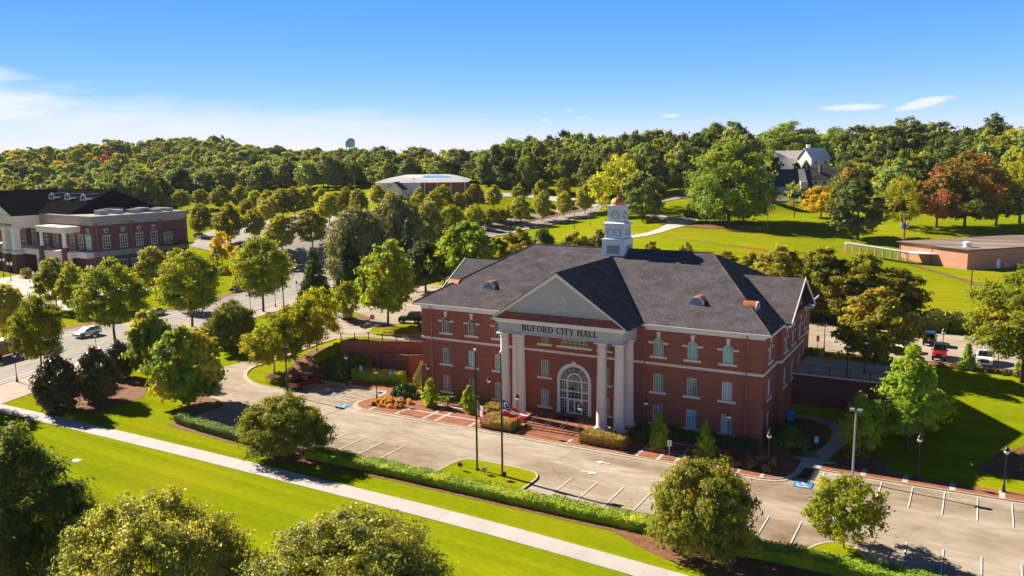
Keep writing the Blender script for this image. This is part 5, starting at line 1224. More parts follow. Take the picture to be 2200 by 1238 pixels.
# trees behind the hall seen over its roof
for u, vt, w, d, k, lb in ((1000,480,135,168,'bright','bright green tree rising behind the left roof corner of the hall'),(1112,492,90,185,'brown','tawny tree over the hall roof left of the clock tower, dark shrub to its right'),(1065,512,80,178,'brown','low tawny tree between the bright green tree and the hall roof'),
        (1165,492,70,190,'dark','small dark tree over the hall roof near the boulevard end'),(1240,500,95,185,'brown','tawny tree over the ridge left of the clock tower'),(1290,495,60,190,'dark','small dark tree directly beside the clock tower'),
        (1400,520,60,172,'brown','tawny treetop peeping over the ridge right of the clock tower'),(1475,522,46,172,'brown','small treetop peeping over the middle of the ridge'),(1560,540,70,170,'brown','tawny treetop over the right hip of the roof'),(1615,545,70,165,'brown','tawny tree above the right gable of the hall')):
    p = pd(u, vt, d); zg = tz1(p[0],p[1]); tree(k, 0,0,0,0, lb, pos=(p[0],p[1]), hs=(p[2]-zg, w*d/FPX))
# left: magnolias, street oaks, island trees
tree('magno', 130, 884, 758, 98, 'dark glossy magnolia nearest the footpath'); tree('magno', 214, 862, 747, 88, 'dark glossy magnolia in the middle of three'); tree('magno', 258, 812, 733, 60, 'smallest dark magnolia, farthest from the footpath')
tree('ylw', 330, 812, 670, 108, 'green broadleaf tree with yellow tips behind the magnolias'); tree('ylw', 405, 872, 705, 152, 'yellow-tipped broadleaf tree on the mulch corner of the lot')
tree('street', 90, 806, 636, 108, 'street oak shading the yellow bus'); tree('street', 248, 737, 563, 148, 'street oak beside the moving white car'); tree('street', 413, 703, 543, 136, 'street oak before the parked silver sedan'); tree('street', 566, 670, 512, 134, 'street oak standing on the pink pavement near tall light pole')
tree('crepe', 503, 745, 648, 106, 'rounded pale green crepe myrtle between street and hedge')
tree('crepeg', 590, 804, 686, 128, 'crepe myrtle at the tip of the kerbed island'); tree('crepeg', 634, 777, 655, 118, 'crepe myrtle in the middle of the kerbed island'); tree('crepeg', 681, 756, 622, 104, 'crepe myrtle at the upper end of the kerbed island')
tree('bright', 833, 704, 522, 126, 'bright green maple on the small lawn island by the off-roader'); tree('small', 745, 690, 608, 68, 'small rounded tree on the mulch island above the ramp road')
tree('cyp', 677, 650, 536, 66, 'dark conical cypress nearest the street'); tree('cyp', 752, 622, 510, 64, 'dark conical cypress left of the bright maple'); tree('cyp', 880, 606, 478, 56, 'tall narrow cypress beside the tall grey light pole')
tree('grey', 770, 612, 452, 150, 'great grey-green evergreen behind the cypresses'); tree('grey', 852, 592, 424, 150, 'taller grey-green evergreen behind the great one')
tree('foresty', 925, 560, 436, 82, 'olive tree right of the grey-green evergreens'); tree('dark', 915, 628, 520, 100, 'dark shaded tree behind the tall grey light pole'); tree('dark', 955, 610, 540, 60, 'dark shaded tree tucked behind the hall roof corner')
for u, vb, vt, w, lb in ((122,668,558,74,'yellowish shade tree across the street, before the arts building'),(162,676,566,64,'shade tree across the street next to the yellowish one'),(22,735,612,84,'shade tree across the street at the left edge'),(336,640,534,74,'shade tree before the lower corner of the arts building'),(384,668,540,66,'shade tree peeping behind the street oak by the sedan')): tree('lot', u, vb, vt, w, lb)
tree('yellow', 478, 570, 500, 50, 'small bright yellow tree beyond the street')
tree('yellow', 512, 600, 530, 36, 'yellow shrub-like tree behind the street oak')
lots = [(434,510,440,52),(493,523,440,60),(547,516,451,48),(606,541,464,66),(672,534,453,68),(580,478,425,44),(390,452,409,36),(434,450,409,40),(475,452,401,42),(516,450,400,38),(552,462,412,36),(577,468,411,42),(607,470,408,44),(634,468,405,38),(660,462,400,36),(708,480,418,54),(724,466,415,34),(744,462,404,34),(771,464,408,40),(812,448,399,40),(300,452,420,32),(345,454,426,40),(690,452,406,32),(840,455,410,30),(530,470,430,34)]
for i, (u, vb, vt, w) in enumerate(lots): tree('lot', u, vb, vt, w*1.06, 'round green shade tree in the car park between the arts building and the wood', group='shade trees of the far car park')
blv = [(1119,483,424,40),(1166,476,412,38),(1212,468,413,32),(1257,460,399,40),(1055,485,447,36),(1077,480,450,26),(1098,476,440,26),(1020,488,441,40),(971,498,442,46),(1061,449,400,36),(1115,445,396,32),(1163,440,389,34),(1209,434,384,30),(1013,456,402,40),(952,452,400,42),(903,456,405,36),(932,470,412,40),(985,462,416,36),(890,470,425,34)]
for u, vb, vt, w in blv: tree('lot', u, vb, vt, w*1.08, 'small round street tree lining the divided boulevard', group='street trees of the boulevard')
# the hill park
tree('oak', 1565, 484, 312, 196, 'huge spreading oak alone on the hill lawn'); tree('oak', 1518, 478, 405, 86, 'lower oak half hidden in front of the huge spreading oak')
tree('gold', 0,0,0,0,'') if False else None
PROTO['goldoak'] = [('maple_tree', PROTO['oak'][1][1], quads_mesh('crown', crown(60,3,16,9,'broad',110,1.6,10000,.6,lump=.2)[0], [LM['gold']]), 19.5, 9.3)]
tree('goldoak', 1328, 462, 338, 124, 'golden-green maple behind the clock tower dome'); tree('forest', 1380, 476, 374, 92, 'dark green tree just right of the golden-green maple')
tree('cyp', 1484, 466, 438, 34, 'small dark conifer on the hill lawn'); tree('bare', 1411, 461, 428, 34, 'small half-bare tree by the gravel drive')
tree('bare', 1706, 466, 392, 46, 'thin half-bare yellow tree before the blue house'); tree('yellow', 1763, 468, 402, 78, 'golden yellow tree on the hill lawn')
tree('dark', 1842, 516, 388, 112, 'dark green tree overhanging the end of the white walkway'); tree('goldoak', 1938, 490, 380, 84, 'yellow-green tree by the utility pole on the lawn')
tree('pink', 2012, 488, 362, 96, 'rosy-topped tree left of the great orange tree'); tree('orange', 2072, 490, 334, 158, 'great domed tree with orange crown'); tree('dark', 2140, 484, 372, 96, 'dark green tree right of the great orange tree'); tree('goldoak', 2190, 480, 335, 90, 'yellow-green tree at the right edge of the hill')
tree('orange', 1825, 452, 364, 74, 'orange-brown tree behind the golden yellow one'); tree('yellow', 1888, 455, 378, 50, 'small orange-yellow tree behind the dark green one'); tree('foresty', 1800, 470, 400, 50, 'olive tree tucked behind the golden yellow one')
for u, vb, vt, w, lb in ((1668,372,338,22,'slim tree hiding the left end of the tan-roofed house'),(1655,432,395,36,'dark shrub-like tree at the chimney of the blue house'),(1712,384,350,20,'slim tree left of the tall white gable'),(1732,384,346,22,'slim tree before the tall white gable')): tree('dark', u, vb, vt, w, lb)

for u, vt, w, d, k, lb in ((1700,264,140,372,'oak','broad dark oak rising behind the white hilltop houses'),(1572,262,92,352,'open','ragged oak on the skyline behind the huge spreading oak'),(1538,266,96,350,'oak','big oak on the skyline left of the ragged one'),(1795,276,110,362,'oak','tall oak on the skyline right of the hilltop houses'),
        (1868,292,80,330,'dark','dark tree below the skyline above the orange-brown tree'),(1955,252,110,338,'open','wide flat-topped oak high on the skyline above the rosy tree'),(2030,262,90,335,'open','lacy oak on the skyline above the great orange tree'),(2136,246,70,332,'dark','tall dark pine standing out on the skyline at the right'),(2195,272,90,320,'goldoak','yellow-green treetop at the right end of the skyline'),
        (1215,282,70,372,'forest','tall tree on the middle skyline above the boulevard'),(1410,280,80,362,'foresty','tawny oak on the skyline right of the clock tower'),(1340,290,70,365,'open','bare-topped tree on the skyline above the golden-green maple'),(478,291,26,758,'open','lone ragged tree on the highest point of the left ridge')):
    p = pd(u, vt, d); zg = tz1(p[0],p[1]); tree(k, 0,0,0,0, lb, pos=(p[0],p[1]), hs=(p[2]-zg, w*d/FPX))

# ------------------------------------------------------------------ woods
def skyv(u): return float(np.interp(u, [s[0] for s in SKY], [s[1] for s in SKY]))
HD = max(depth(h1.location), depth(h2.location))+12
RW = random.Random(5); CAND = []; PL = []
def near_any(x, y, r): return any((x-a)**2+(y-b)**2 < r*r for a, b in PL)
def wood(kind, u, d, H, W, group, label, keep=False):
    q = pd(u, 400, d); x, y = q[0], q[1]
    if not keep and near_any(x, y, W*.40): return
    if 1615 < u < 1815 and d < HD: return
    PL.append((x, y)); CAND.append((10 if keep else (H+W)/d, kind, x, y, H, W, group, label))
WOODM = {}
for kind in ('forest','foresty','dark','open','red','yellow','orange'):
    for nm, tm, cm, H0, R0_ in PROTO[kind]:
        bm = bmesh.new(); bm.from_mesh(cm); n0 = len(bm.faces); bm.from_mesh(tm); bm.faces.ensure_lookup_table()
        for f in bm.faces[n0:]: f.material_index = 1
        me = bpy.data.meshes.new(nm); bm.to_mesh(me); bm.free(); me.materials.append(cm.materials[0]); me.materials.append(MT['bark']); WOODM[cm.name] = me
LW_ = {'forest':'mid green broadleaf tree in the wood behind the far car park and hall','foresty':'olive-gold broadleaf tree in the wood behind the far car park and hall','dark':'dark slim tree in the wood behind the far car park and hall','open':'open-branched tree standing above the wood'}
LH_ = {'forest':'mid green broadleaf tree on the hill wood behind the houses and oak','foresty':'olive-gold broadleaf tree on the hill wood behind the houses and oak','dark':'dark slim tree on the hill wood behind the houses and oak','open':'open-branched tree on the hilltop skyline'}
SKU = [s[0] for s in SKY]; SKD = [s[2] for s in SKY]
for u, d, k, lb in ((238,640,'red','lone crimson tree among the green wood'),(198,620,'yellow','golden tree left of the crimson one in the wood'),(130,560,'yellow','small yellow tree low in the wood'),(385,600,'orange','orange tree in the wood below the skyline'),(530,470,'orange','russet tree in the wood above the far car park'),(165,402,'yellow','yellow-orange treetop behind the black roof'),(1062,372,'red','small red tree by the boulevard head')):
    wood(k, u, d, 15 if u < 1000 else 7, 14 if u < 1000 else 7, 'coloured trees of the wood', lb, True)
# skyline rows first so the outline follows the photograph
for side, us, lab, grp in (('R', np.arange(1010,2250,25), LH_, 'trees of the hill wood'),('L', np.arange(-40,1010,25), LW_, 'trees of the far wood')):
    for u in us:
        u = float(u)+RW.uniform(-9,9); d = float(np.interp(u, SKU, SKD)); v = skyv(u)+RW.triangular(-9,16,0)
        p = pd(u, v, d); H = min(max(p[2]-tz1(p[0],p[1])+.4, 9), 25); k = RW.choices(('forest','foresty','dark','open'), (50,22,14,4) if side == 'L' else (46,22,12,20))[0]
        wood(k, u, d, H, RW.uniform(11,16) if side == 'R' else RW.uniform(13,19), grp, lab[k])
def fill(n, u0, u1, f1, d0f, lab, grp, H=(12,18), W=(10,15)):
    for _ in range(n):
        u = RW.uniform(u0, u1); ds = float(np.interp(u, SKU, SKD)); d = d0f(u)+(ds*f1-d0f(u))*RW.random()
        k = RW.choices(('forest','foresty','dark'), (55,22,23))[0]; wood(k, u, d, RW.uniform(*H), RW.uniform(*W), grp, lab[k])
fill(330, -60, 800, .97, lambda u: np.interp(u, [-60,0,300,450,600,800],[300,310,370,420,420,430]), LW_, 'trees of the far wood', H=(13,18), W=(12,17))
fill(70, 760, 1060, .96, lambda u: np.interp(u, [760,830,1060],[420,395,352]), LW_, 'trees of the far wood', H=(11,15))
fill(70, 1040, 1480, .98, lambda u: np.interp(u, [1040,1300,1480],[352,318,305]), LH_, 'trees of the hill wood', H=(13,18), W=(9,14))
fill(18, 1540, 1640, .98, lambda u: 325, LH_, 'trees of the hill wood', W=(8,12))
fill(80, 1790, 2260, .97, lambda u: np.interp(u, [1790,1900,2260],[290,265,250]), LH_, 'trees of the hill wood', W=(10,15))
CAND.sort(key=lambda c: -c[0]); Vs = []
for _, kind, x, y, H, W, grp, label in CAND[:282]:
    i = CNT.get(kind, 0); CNT[kind] = i+1; nm, tm, cm, H0, R0_ = PROTO[kind][i % len(PROTO[kind])]
    t = link(nm, WOODM[cm.name]); t.location = (x, y, tz1(x, y)-.4); t.rotation_euler = (0,0,RW.uniform(0,6.28)); t.scale = (W/(2*R0_), W/(2*R0_), H/H0); tag(t, label, 'tree', grp)
# farther off the wood reads as one mass
def mass(x, y, H, W, n, ls):
    g = tz1(x, y); rg = np.random.default_rng(RW.randrange(10**6)); nc = 14
    cd = unit(rg.normal(size=(nc,3))+np.array([0,0,.35])); i = rg.integers(0,nc,n); dr = unit(rg.normal(size=(n,3))+cd[i]*.8)
    c = cd[i]*np.array([W*.36,W*.36,H*.30])+dr*np.array([W*.17,W*.17,H*.14])+np.array([x,y,g+H*.60]); return leaves(rg, c, dr+cd[i]*.6+np.array([0,0,.2]), ls, 1.4, .5)
MASS = {'forest':[], 'foresty':[], 'dark':[]}
for _, kind, x, y, H, W, grp, label in CAND[282:]: MASS[kind if kind in MASS else 'forest'].append(mass(x, y, H, W, 1300, 1.5))
for _ in range(230):
    u = RW.uniform(-150, 2350); d = float(np.interp(u, SKU, SKD))*RW.uniform(1.03, 1.3); q = pd(u, 400, d); MASS['forest'].append(mass(q[0], q[1], 14, RW.uniform(11,16), 420, 2.1))
parts = [(np.concatenate(v), k) for k, v in MASS.items() if v]
me = quads_mesh('distant_wood', np.concatenate([a for a, k in parts]), [LM[k] for a, k in parts])
me.polygons.foreach_set('material_index', np.concatenate([np.full(len(a), j, np.int32) for j, (a, k) in enumerate(parts)]))
o = link('distant_wood', me); o['kind'] = 'stuff'; tag(o, 'distant mass of green wood beyond the nearer trees', 'wood')

# ------------------------------------------------------------------ hedges and shrubs
def hedge(name, label, P, w, h, mat='box', dens=70, ls=.15, seed=3, rough=.12, cat='hedge', z0=None, group=None):
    rg = np.random.default_rng(seed); pts = resample(P, .5); nn = normals(pts); o = Vector((P[0][0],P[0][1],0)); mb = MB(); vs = []
    sec = [(-w/2*.78,0),(-w/2*.98,h*.8),(-w/2*.8,h*.97),(w/2*.8,h*.97),(w/2*.98,h*.8),(w/2*.78,0)]
    for (x,y),(a,b) in zip(pts, nn):
        g = tz1(x,y) if z0 is None else z0; j = rg.normal()*rough*.5
        for s,t in sec: vs.append((x+a*(s*.93)-o.x, y+b*(s*.93)-o.y, g+(t+j*(t>0))*.93))
    k = len(sec); fs = [(i*k+q, i*k+q+1, (i+1)*k+q+1, (i+1)*k+q) for i in range(len(pts)-1) for q in range(k-1)] + [tuple(range(k-1,-1,-1)), tuple(range((len(pts)-1)*k, len(pts)*k))]
    L = sum(math.hypot(b[0]-a[0],b[1]-a[1]) for a,b in zip(P,P[1:])); n = int(L*(w+2*h)*dens + 2*w*h*dens)
    i = rg.integers(0,max(1,len(pts)-1),n); f = rg.uniform(0,1,n); A = np.array(pts); NN = np.array(nn); B = np.minimum(i+1,len(pts)-1)
    xy_ = A[i]*(1-f[:,None])+A[B]*f[:,None]; per = rg.uniform(0,w+2*h,n)
    sx = np.where(per<h,-w/2,np.where(per<h+w,per-h-w/2,w/2)); sz = np.where(per<h,per,np.where(per<h+w,h,h-(per-h-w))); nx = np.where(per<h,-1,np.where(per<h+w,0,1.)); nz = np.where((per>=h)&(per<h+w),1.,-.3); sx = np.where(nx != 0, sx*(.78+.22*np.minimum(1,sz/(h*.8))), sx)
    g = tz(xy_[:,0],xy_[:,1]) if z0 is None else np.full(n,z0)
    bump = rough*(np.sin(xy_[:,0]*2.1+xy_[:,1])+np.sin(xy_[:,0]*.9+2+sx*3))*.5
    C = np.stack([xy_[:,0]+NN[i,0]*sx-o.x, xy_[:,1]+NN[i,1]*sx-o.y, g+sz+bump*(sz>h*.5)], -1) + rg.normal(size=(n,3))*ls*.35
    # rounded ends
    Nn = np.stack([NN[i,0]*nx,NN[i,1]*nx,nz],-1)
    ne = int(2*w*h*dens)
    for e, sgn in ((0,-1),(len(pts)-1,1)):
        a,b = nn[e]; tdir = np.array([b*sgn*1.0, -a*sgn*1.0]); s_ = rg.uniform(-w/2,w/2,ne//2); t_ = rg.uniform(0,h,ne//2); gz_ = tz1(*pts[e]) if z0 is None else z0
        Ce = np.stack([pts[e][0]+a*s_-o.x, pts[e][1]+b*s_-o.y, gz_+t_],-1)+rg.normal(size=(ne//2,3))*ls*.4; C = np.concatenate([C,Ce]); Nn = np.concatenate([Nn, np.tile([tdir[0],tdir[1],.2],(ne//2,1))])
    V = leaves(rg, C, Nn, ls, 1.6, .24)
    me0 = quads_mesh(name, V, [LM[mat]]); bm = bmesh.new(); bm.from_mesh(me0)
    mo = MB(); mo.add(vs, fs); ob = mo.obj('tmp', LM[mat]); bm.from_mesh(ob.data); bpy.data.objects.remove(ob)
    bm.to_mesh(me0); bm.free(); t = link(name, me0); t.location = (o.x,o.y,0); return tag(t, label, cat, group)
hedge('clipped_hedge', 'long low clipped green hedge between the footpath lawn and the parking stalls', [(-19.5,-25.3),(-8,-25.2),(6,-25.4),(20.5,-25.4)], 1.9, .95, dens=150, ls=.13)
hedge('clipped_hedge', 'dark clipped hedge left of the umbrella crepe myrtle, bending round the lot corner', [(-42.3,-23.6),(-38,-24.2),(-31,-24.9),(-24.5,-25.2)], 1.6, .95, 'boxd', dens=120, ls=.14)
hedge('clipped_hedge', 'clipped hedge at the bottom right beyond the dark crepe myrtle', [(25.5,-25.6),(36,-25.4),(52,-25.2)], 2.0, 1.0, dens=150, ls=.13, seed=8)
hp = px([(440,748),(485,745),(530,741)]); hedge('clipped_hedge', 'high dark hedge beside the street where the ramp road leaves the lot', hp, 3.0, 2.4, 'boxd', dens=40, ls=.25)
hedge('clipped_hedge', 'clipped hedge before the open brick enclosure', [(e0[0]+2.5,e0[1]-4.5),(e1[0]+1.5,e1[1]-3.4)], 1.6, 1.7, dens=80, ls=.16)
def shrub(label, x, y, rx, ry, h, mat='boxd', n=1600, ls=.2, name='shrub', group=None, z=None, rz=0, seed=None):
    rg = np.random.default_rng(seed or abs(int(x*131+y*17))+3); g = tz1(x,y) if z is None else z
    nc = 22; dc = unit(rg.normal(size=(nc,3))+np.array([0,0,.3])); dc[:,2] = np.abs(dc[:,2]); cc = dc*np.array([rx*.72,ry*.72,h*.62])
    i = rg.integers(0,nc,n); d = unit(rg.normal(size=(n,3))+dc[i]*.9); C = cc[i]+d*np.array([rx*.32,ry*.32,h*.36])*rg.uniform(.6,1.05,(n,1)); C[:,2] = np.abs(C[:,2])
    t = link(name, quads_mesh(name, leaves(rg,C,d+np.array([0,0,.3]),ls,1.7,.7),[LM[mat]])); t.location = (x,y,g); t.rotation_euler = (0,0,rz); return tag(t, label, 'shrub', group)
shrub('large rounded dark green shrub mass at the upper end of the kerbed island', -38.5, 3.2, 4.6, 3.6, 3.6, 'boxd', 6000, .28)
shrub('shrub draped over the left end of the brick enclosure', e0[0]+.5, e0[1]-2.2, 2.2, 1.6, 2.4, 'boxd', 1800, .25)
shrub('feathery grey-green shrub against the left corner of the hall', -24.3, 3.0, 1.7, 1.7, 4.2, 'grey', 3200, .2); shrub('dark arching shrub at the left corner of the hall', -23.8, -2.0, 2.4, 1.5, 1.9, 'boxd', 2600, .3)
for k,(x,rx) in enumerate(((-20.3,1.5),(-17.6,1.6),(-14.2,1.6),(-10.6,1.5))): shrub('low bright green shrub along the hall wall behind the bench and saplings', x, -1.5, rx, 1.0, 1.0, 'box', 1300, .2, group='low shrubs along the hall wall')
for k in range(26):
    x = -25.4+RW.uniform(0,4.6); y = -7.6+RW.uniform(0,3.6); shrub('tawny tuft of ornamental grass in the bed at the left end of the plaza', x, y, .38, .38, .55, 'pineg', 90, .28, 'grass_tuft', 'tawny grass tufts', z=.16)
for k in range(22):
    x = 19.8+RW.uniform(0,5.2); y = -7.6+RW.uniform(0,3.6); shrub('tawny tuft of ornamental grass in the shaded bed at the right end of the plaza', x, y, .38, .38, .5, 'pineg', 80, .26, 'grass_tuft', 'shaded grass tufts', z=.16)
hedge('dry_hedge', 'block of dry yellow-green clipped shrubs left of the entrance steps', [(-8.2,-7.4),(-4.2,-7.3)], 3.2, 1.1, 'dry', dens=110, ls=.16, z0=.13)
hedge('dry_hedge', 'smaller dry clipped block behind, beside the left columns', [(-9.8,-4.0),(-8.6,-3.6)], 2.2, 1.2, 'dry', dens=110, ls=.16, z0=.13)
hedge('dry_hedge', 'block of dry yellow-green clipped shrubs right of the entrance steps', [(4.6,-7.3),(9.6,-7.3)], 2.3, 1.15, 'dry', dens=110, ls=.16, z0=.13)
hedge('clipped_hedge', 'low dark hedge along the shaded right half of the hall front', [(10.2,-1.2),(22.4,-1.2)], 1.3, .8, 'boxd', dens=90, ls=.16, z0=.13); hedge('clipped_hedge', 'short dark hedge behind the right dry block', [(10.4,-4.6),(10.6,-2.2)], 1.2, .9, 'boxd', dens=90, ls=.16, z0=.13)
shrub('big dark shrub at the right corner of the hall', 25.0, 1.2, 2.7, 2.3, 2.6, 'cyp', 4200, .28); shrub('dark spreading shrub behind the corner shrub', 25.2, 4.6, 2.2, 2.2, 1.9, 'cyp', 2400, .28)
shrub('grey-leaved low plants by the blue sign', 27.6, -.5, 1.3, .8, .6, 'grey', 700, .16); shrub('dark shrub at the foot of the tall retaining wall', 31.2, 12.6, 1.8, 1.3, 3.0, 'dark', 1600, .28)
shrub('shrubs among stones beside the curving path', 32.2, 1.0, 1.5, 1.2, .9, 'brown', 800, .18)
tree('sapling', 0,0,0,0, 'bright green sapling left of the bench', pos=(-18.4,-4.3), hs=(3.6,2.3)); tree('sapling', 0,0,0,0, 'bright green sapling right of the bench', pos=(-12.6,-4.2), hs=(3.4,2.1), rz=2)
tree('cone', 0,0,0,0, 'green cone evergreen in the brick planter nearer the entrance', pos=(13.0,-6.1), hs=(4.1,2.3)); tree('cone', 0,0,0,0, 'green cone evergreen in the brick planter nearer the hall corner', pos=(18.1,-6.1), hs=(3.9,2.3))
for u, v, vt, w, lb in ((2078,793,738,34,'bright cone shrub between the red off-roader and the white car'),(1860,765,728,24,'small bright shrub left of the tawny maple'),(2193,800,762,24,'bright shrub at the right edge by the rear lot')): tree('cone', u, v, vt, w, lb, 'shrub')
bx_ = [(1862,770),(1880,772),(1898,774),(1912,776),(1955,775),(2022,789),(2048,790),(2065,794),(2082,794),(2100,798),(2116,800),(2128,800),(2155,805),(2168,805),(2184,810),(1985,784),(2140,803)]
for u, v in bx_: q = at(u, v); shrub('small clipped ball shrub in the pine-straw strip by the rear lot', q.x, q.y, .55, .5, .65, 'boxd', 260, .16, 'ball_shrub', 'clipped ball shrubs')
for u, v in ((1800,765),(1812,772),(1825,768),(1790,775)): q = at(u, v); shrub('spreading golden-green shrub near the back corner of the hall', q.x, q.y, .9, .8, .7, 'gold', 420, .18, 'shrub', 'golden-green shrubs')
hp = px([(1738,762),(1765,768)]); hedge('clipped_hedge', 'short green hedge at the back corner of the hall', hp, 1.2, 1.0, dens=70, ls=.18)
for a,b,lb in ((1955,2040,'dark overgrown hedge behind the dark off-roader'),(2045,2130,'dark overgrown hedge left of the big feathery tree')):
    y = 49.5; P = []
    for u in (a,b): r_ = ray(u,700); t_ = (y-CP[1])/r_[1]; P.append((CP[0]+t_*r_[0], y))
    hedge('overgrown_hedge', lb, P, 3.2, 2.6, 'dark', dens=22, ls=.34, rough=.5)
for u,v in ((452,566),(430,572),(480,590),(505,560),(400,600),(530,585)): q = at(u,v); shrub('rounded shrub in the beds beyond the street', q.x,q.y,2.6,2.2,2.6,'lot',900,.4,'shrub','shrubs beyond the street')
q = at(57, 598); shrub('orange-red bush before the pillars of the arts building', q.x, q.y, 1.9, 1.9, 3.2, 'orange', 900, .35)
# ------------------------------------------------------------------ lamps, poles, signs
def lamp_proto():
    t = thing('street_lamp', '', 'street lamp')
    m = MB(); m.lathe(0,0,[(.20,0),(.20,.12),(.13,.3),(.11,.7),(.07,.85),(.055,1.6),(.045,3.55),(.09,3.62),(.06,3.7)],10); m.obj('post', MT['black'], t)
    m = MB(); m.lathe(0,0,[(.07,3.7),(.19,3.8),(.24,3.95),(.245,4.05)],12); m.obj('globe', MT['globe'], t, smooth=True)
    m = MB(); m.lathe(0,0,[(.26,4.04),(.25,4.12),(.17,4.3),(.07,4.42),(.05,4.5),(.01,4.62)],12); m.obj('cap', MT['black'], t, smooth=True)
    return t
LP = lamp_proto(); _used = [False]
def lamp(label, u=None, v=None, pos=None, z=None, group='black acorn street lamps'):
    if pos is None: q = at(u, v, .13 if z == 'p' else 0); p = (q.x, q.y, q.z + (.13 if z == 'p' else 0))
    else: p = pos
    if not _used[0]: _used[0] = True; LP.location = p; LP['label'] = label; LP['group'] = group; return LP
    return dup(LP, p, 0, None, label, group)
for u, v, z, lb in ((810,862,'p','black lamp at the rounded left corner of the brick plaza'),(746,827,'p','black lamp beside the blue sign left of the plaza, near the red pickup'),(921,852,'p','black lamp before the left corner of the hall'),(1051,884,'p','black lamp among the shrubs left of the columns'),(1112,926,'p','black lamp in the dry shrubs left of the steps'),(1246,951,'p','black lamp at the right foot of the entrance steps'),(1387,938,'p','black lamp beside the rightmost column'),(1563,972,'p','black lamp by the cone evergreen near the hall corner'),(1650,1018,'p','black lamp in the shaded plaza end near the kerb ramp'),
    (1971,1028,'p','black lamp on the shaded lawn edge behind the stalls'),(2156,1057,'p','black lamp at the right end of the brick walk'),(1819,813,0,'black lamp right above the retaining wall railing'),(1857,804,0,'black lamp on the rear lawn left of the tawny maple'),(1770,758,0,'black lamp by the back corner of the hall'),(2023,779,0,'black lamp in front of the red off-roader'),(2143,793,0,'black lamp right of the parked white SUV'),(1905,768,0,'black lamp in front of the white pickup'),
    (37,821,0,'black lamp on the street pavement nearest the yellow bus'),(209,772,0,'black lamp behind the middle magnolia, in front of the moving white car'),(8,728,0,'black lamp across the street at the left edge'),(539,678,0,'black lamp left of the pavement street oak'),(592,660,0,'black lamp between pavement street oak and tall light pole'),(639,646,0,'black lamp left of the nearest cypress'),(718,627,0,'black lamp between the two dark cypresses'),(640,566,0,'black lamp beyond the bend of the street'),(125,800,0,'thin black lamp by the street oak over the bus')): lamp(lb, u, v, None, z)
for u, v in ((1171,510),(1302,475),(1234,491),(1268,484),(1043,514)): q = at(u,v); l_ = dup(LP, (q.x,q.y,q.z), 0, (1,1,1.1), 'black lamp along the boulevard sidewalk', 'boulevard lamps')
def twin_lamp(u, v, label, first=[]):
    q = at(u,v)
    if not first:
        t = thing('twin_lamp', label, 'street lamp', q, 0, 'twin-globe lamps before the arts building'); m = MB(); m.lathe(0,0,[(.22,0),(.18,.3),(.08,.9),(.06,4.2),(.06,4.6)],8); m.tube((-.8,0,4.3),(.8,0,4.3),.05,.05,6); m.obj('post', MT['black'], t)
        for s in (-1,1):
            m = MB(); m.lathe(s*.8,0,[(.06,4.3),(.3,4.5),(.34,4.75),(.2,5.0),(.05,5.1)],10); m.obj('globe', MT['globe'], t, smooth=True)
        first.append(t)
    else: dup(first[0], q, 0, None, label)
for u, v, lb in ((24,604,'twin-globe lamp before the square columns of the arts building'),(80,628,'twin-globe lamp beside the orange-red bush'),(196,612,'twin-globe lamp below the near corner of the arts building'),(298,612,'twin-globe lamp at the flank doors of the arts building'),(468,583,'twin-globe lamp in the beds beyond the street'),(8,594,'twin-globe lamp at the left edge before the arts building')): twin_lamp(u, v, lb)
def lightpole(u, v, vt, label, mat, heads=2, name='light_pole'):
    q = at(u,v); d = depth(q); H = (v-vt)*d/FPX*1.01; t = thing(name, label, 'light pole', q)
    m = MB(); m.tube((0,0,0),(0,0,H-.2),.12,.08,8); m.box(-.2,-.2,0,.2,.2,.3); m.obj('pole', MT[mat], t)
    for k in range(heads):
        s = 1 if k else -1; m = MB(); m.tube((0,0,H-.25),(s*.45,-.1,H-.1),.05,.05,5); m.box(s*.35-.22,-.38,H-.16,s*.35+.22,.18,H+.02); m.obj('lamp_head', MT['steel' if mat=='steel' else 'black'], t)
    return t
lightpole(1831,1033,875,'tall galvanised light pole standing in the near stalls','steel'); lightpole(618,850,745,'tall black light pole in front of the red pickup','black')
lightpole(610,666,577,'tall slim light pole on the pavement right of the street oak','black',1); lightpole(892,610,513,'tall grey light pole before the dark shaded tree','steel',1); lightpole(1649,492,432,'thin pale pole on the hill lawn right of the huge oak','steel',1); lightpole(1748,408,368,'street light among the hill houses','steel',1)
lightpole(892,462,385,'slim light pole before the curved-roof hall','steel',1); lightpole(1033,418,385,'light pole at the right of the curved-roof hall','steel',2); lightpole(762,410,375,'light pole at the wood edge left of the curved-roof hall','steel',1)
t = thing('utility_pole', 'utility pole with transformers on the lawn by the low brick building', 'utility pole', at(1940,548)); d = depth(t.location); H = (548-455)*d/FPX
m = MB(); m.tube((0,0,-.3),(0,0,H),.24,.16,8); m.tube((-1.3,0,H-.9),(1.3,0,H-.9),.08,.08,5); m.obj('pole', MT['wood'], t)
for x in (-.55,.55): m = MB(); m.lathe(x,0,[(.36,H-4.0),(.38,H-3.9),(.38,H-2.8),(.3,H-2.7)],10); m.obj('transformer', MT['steel'], t)
t = thing('wooden_post', 'bare brown post standing on the rear lawn', 'post', at(2084,642)); H = 62*depth(t.location)/FPX
m = MB(); m.tube((0,0,-.2),(0,0,H),.13,.11,7); m.lathe(0,0,[(.16,H),(.1,H+.1),(.01,H+.14)],7); m.obj('post', MT['wood'], t)
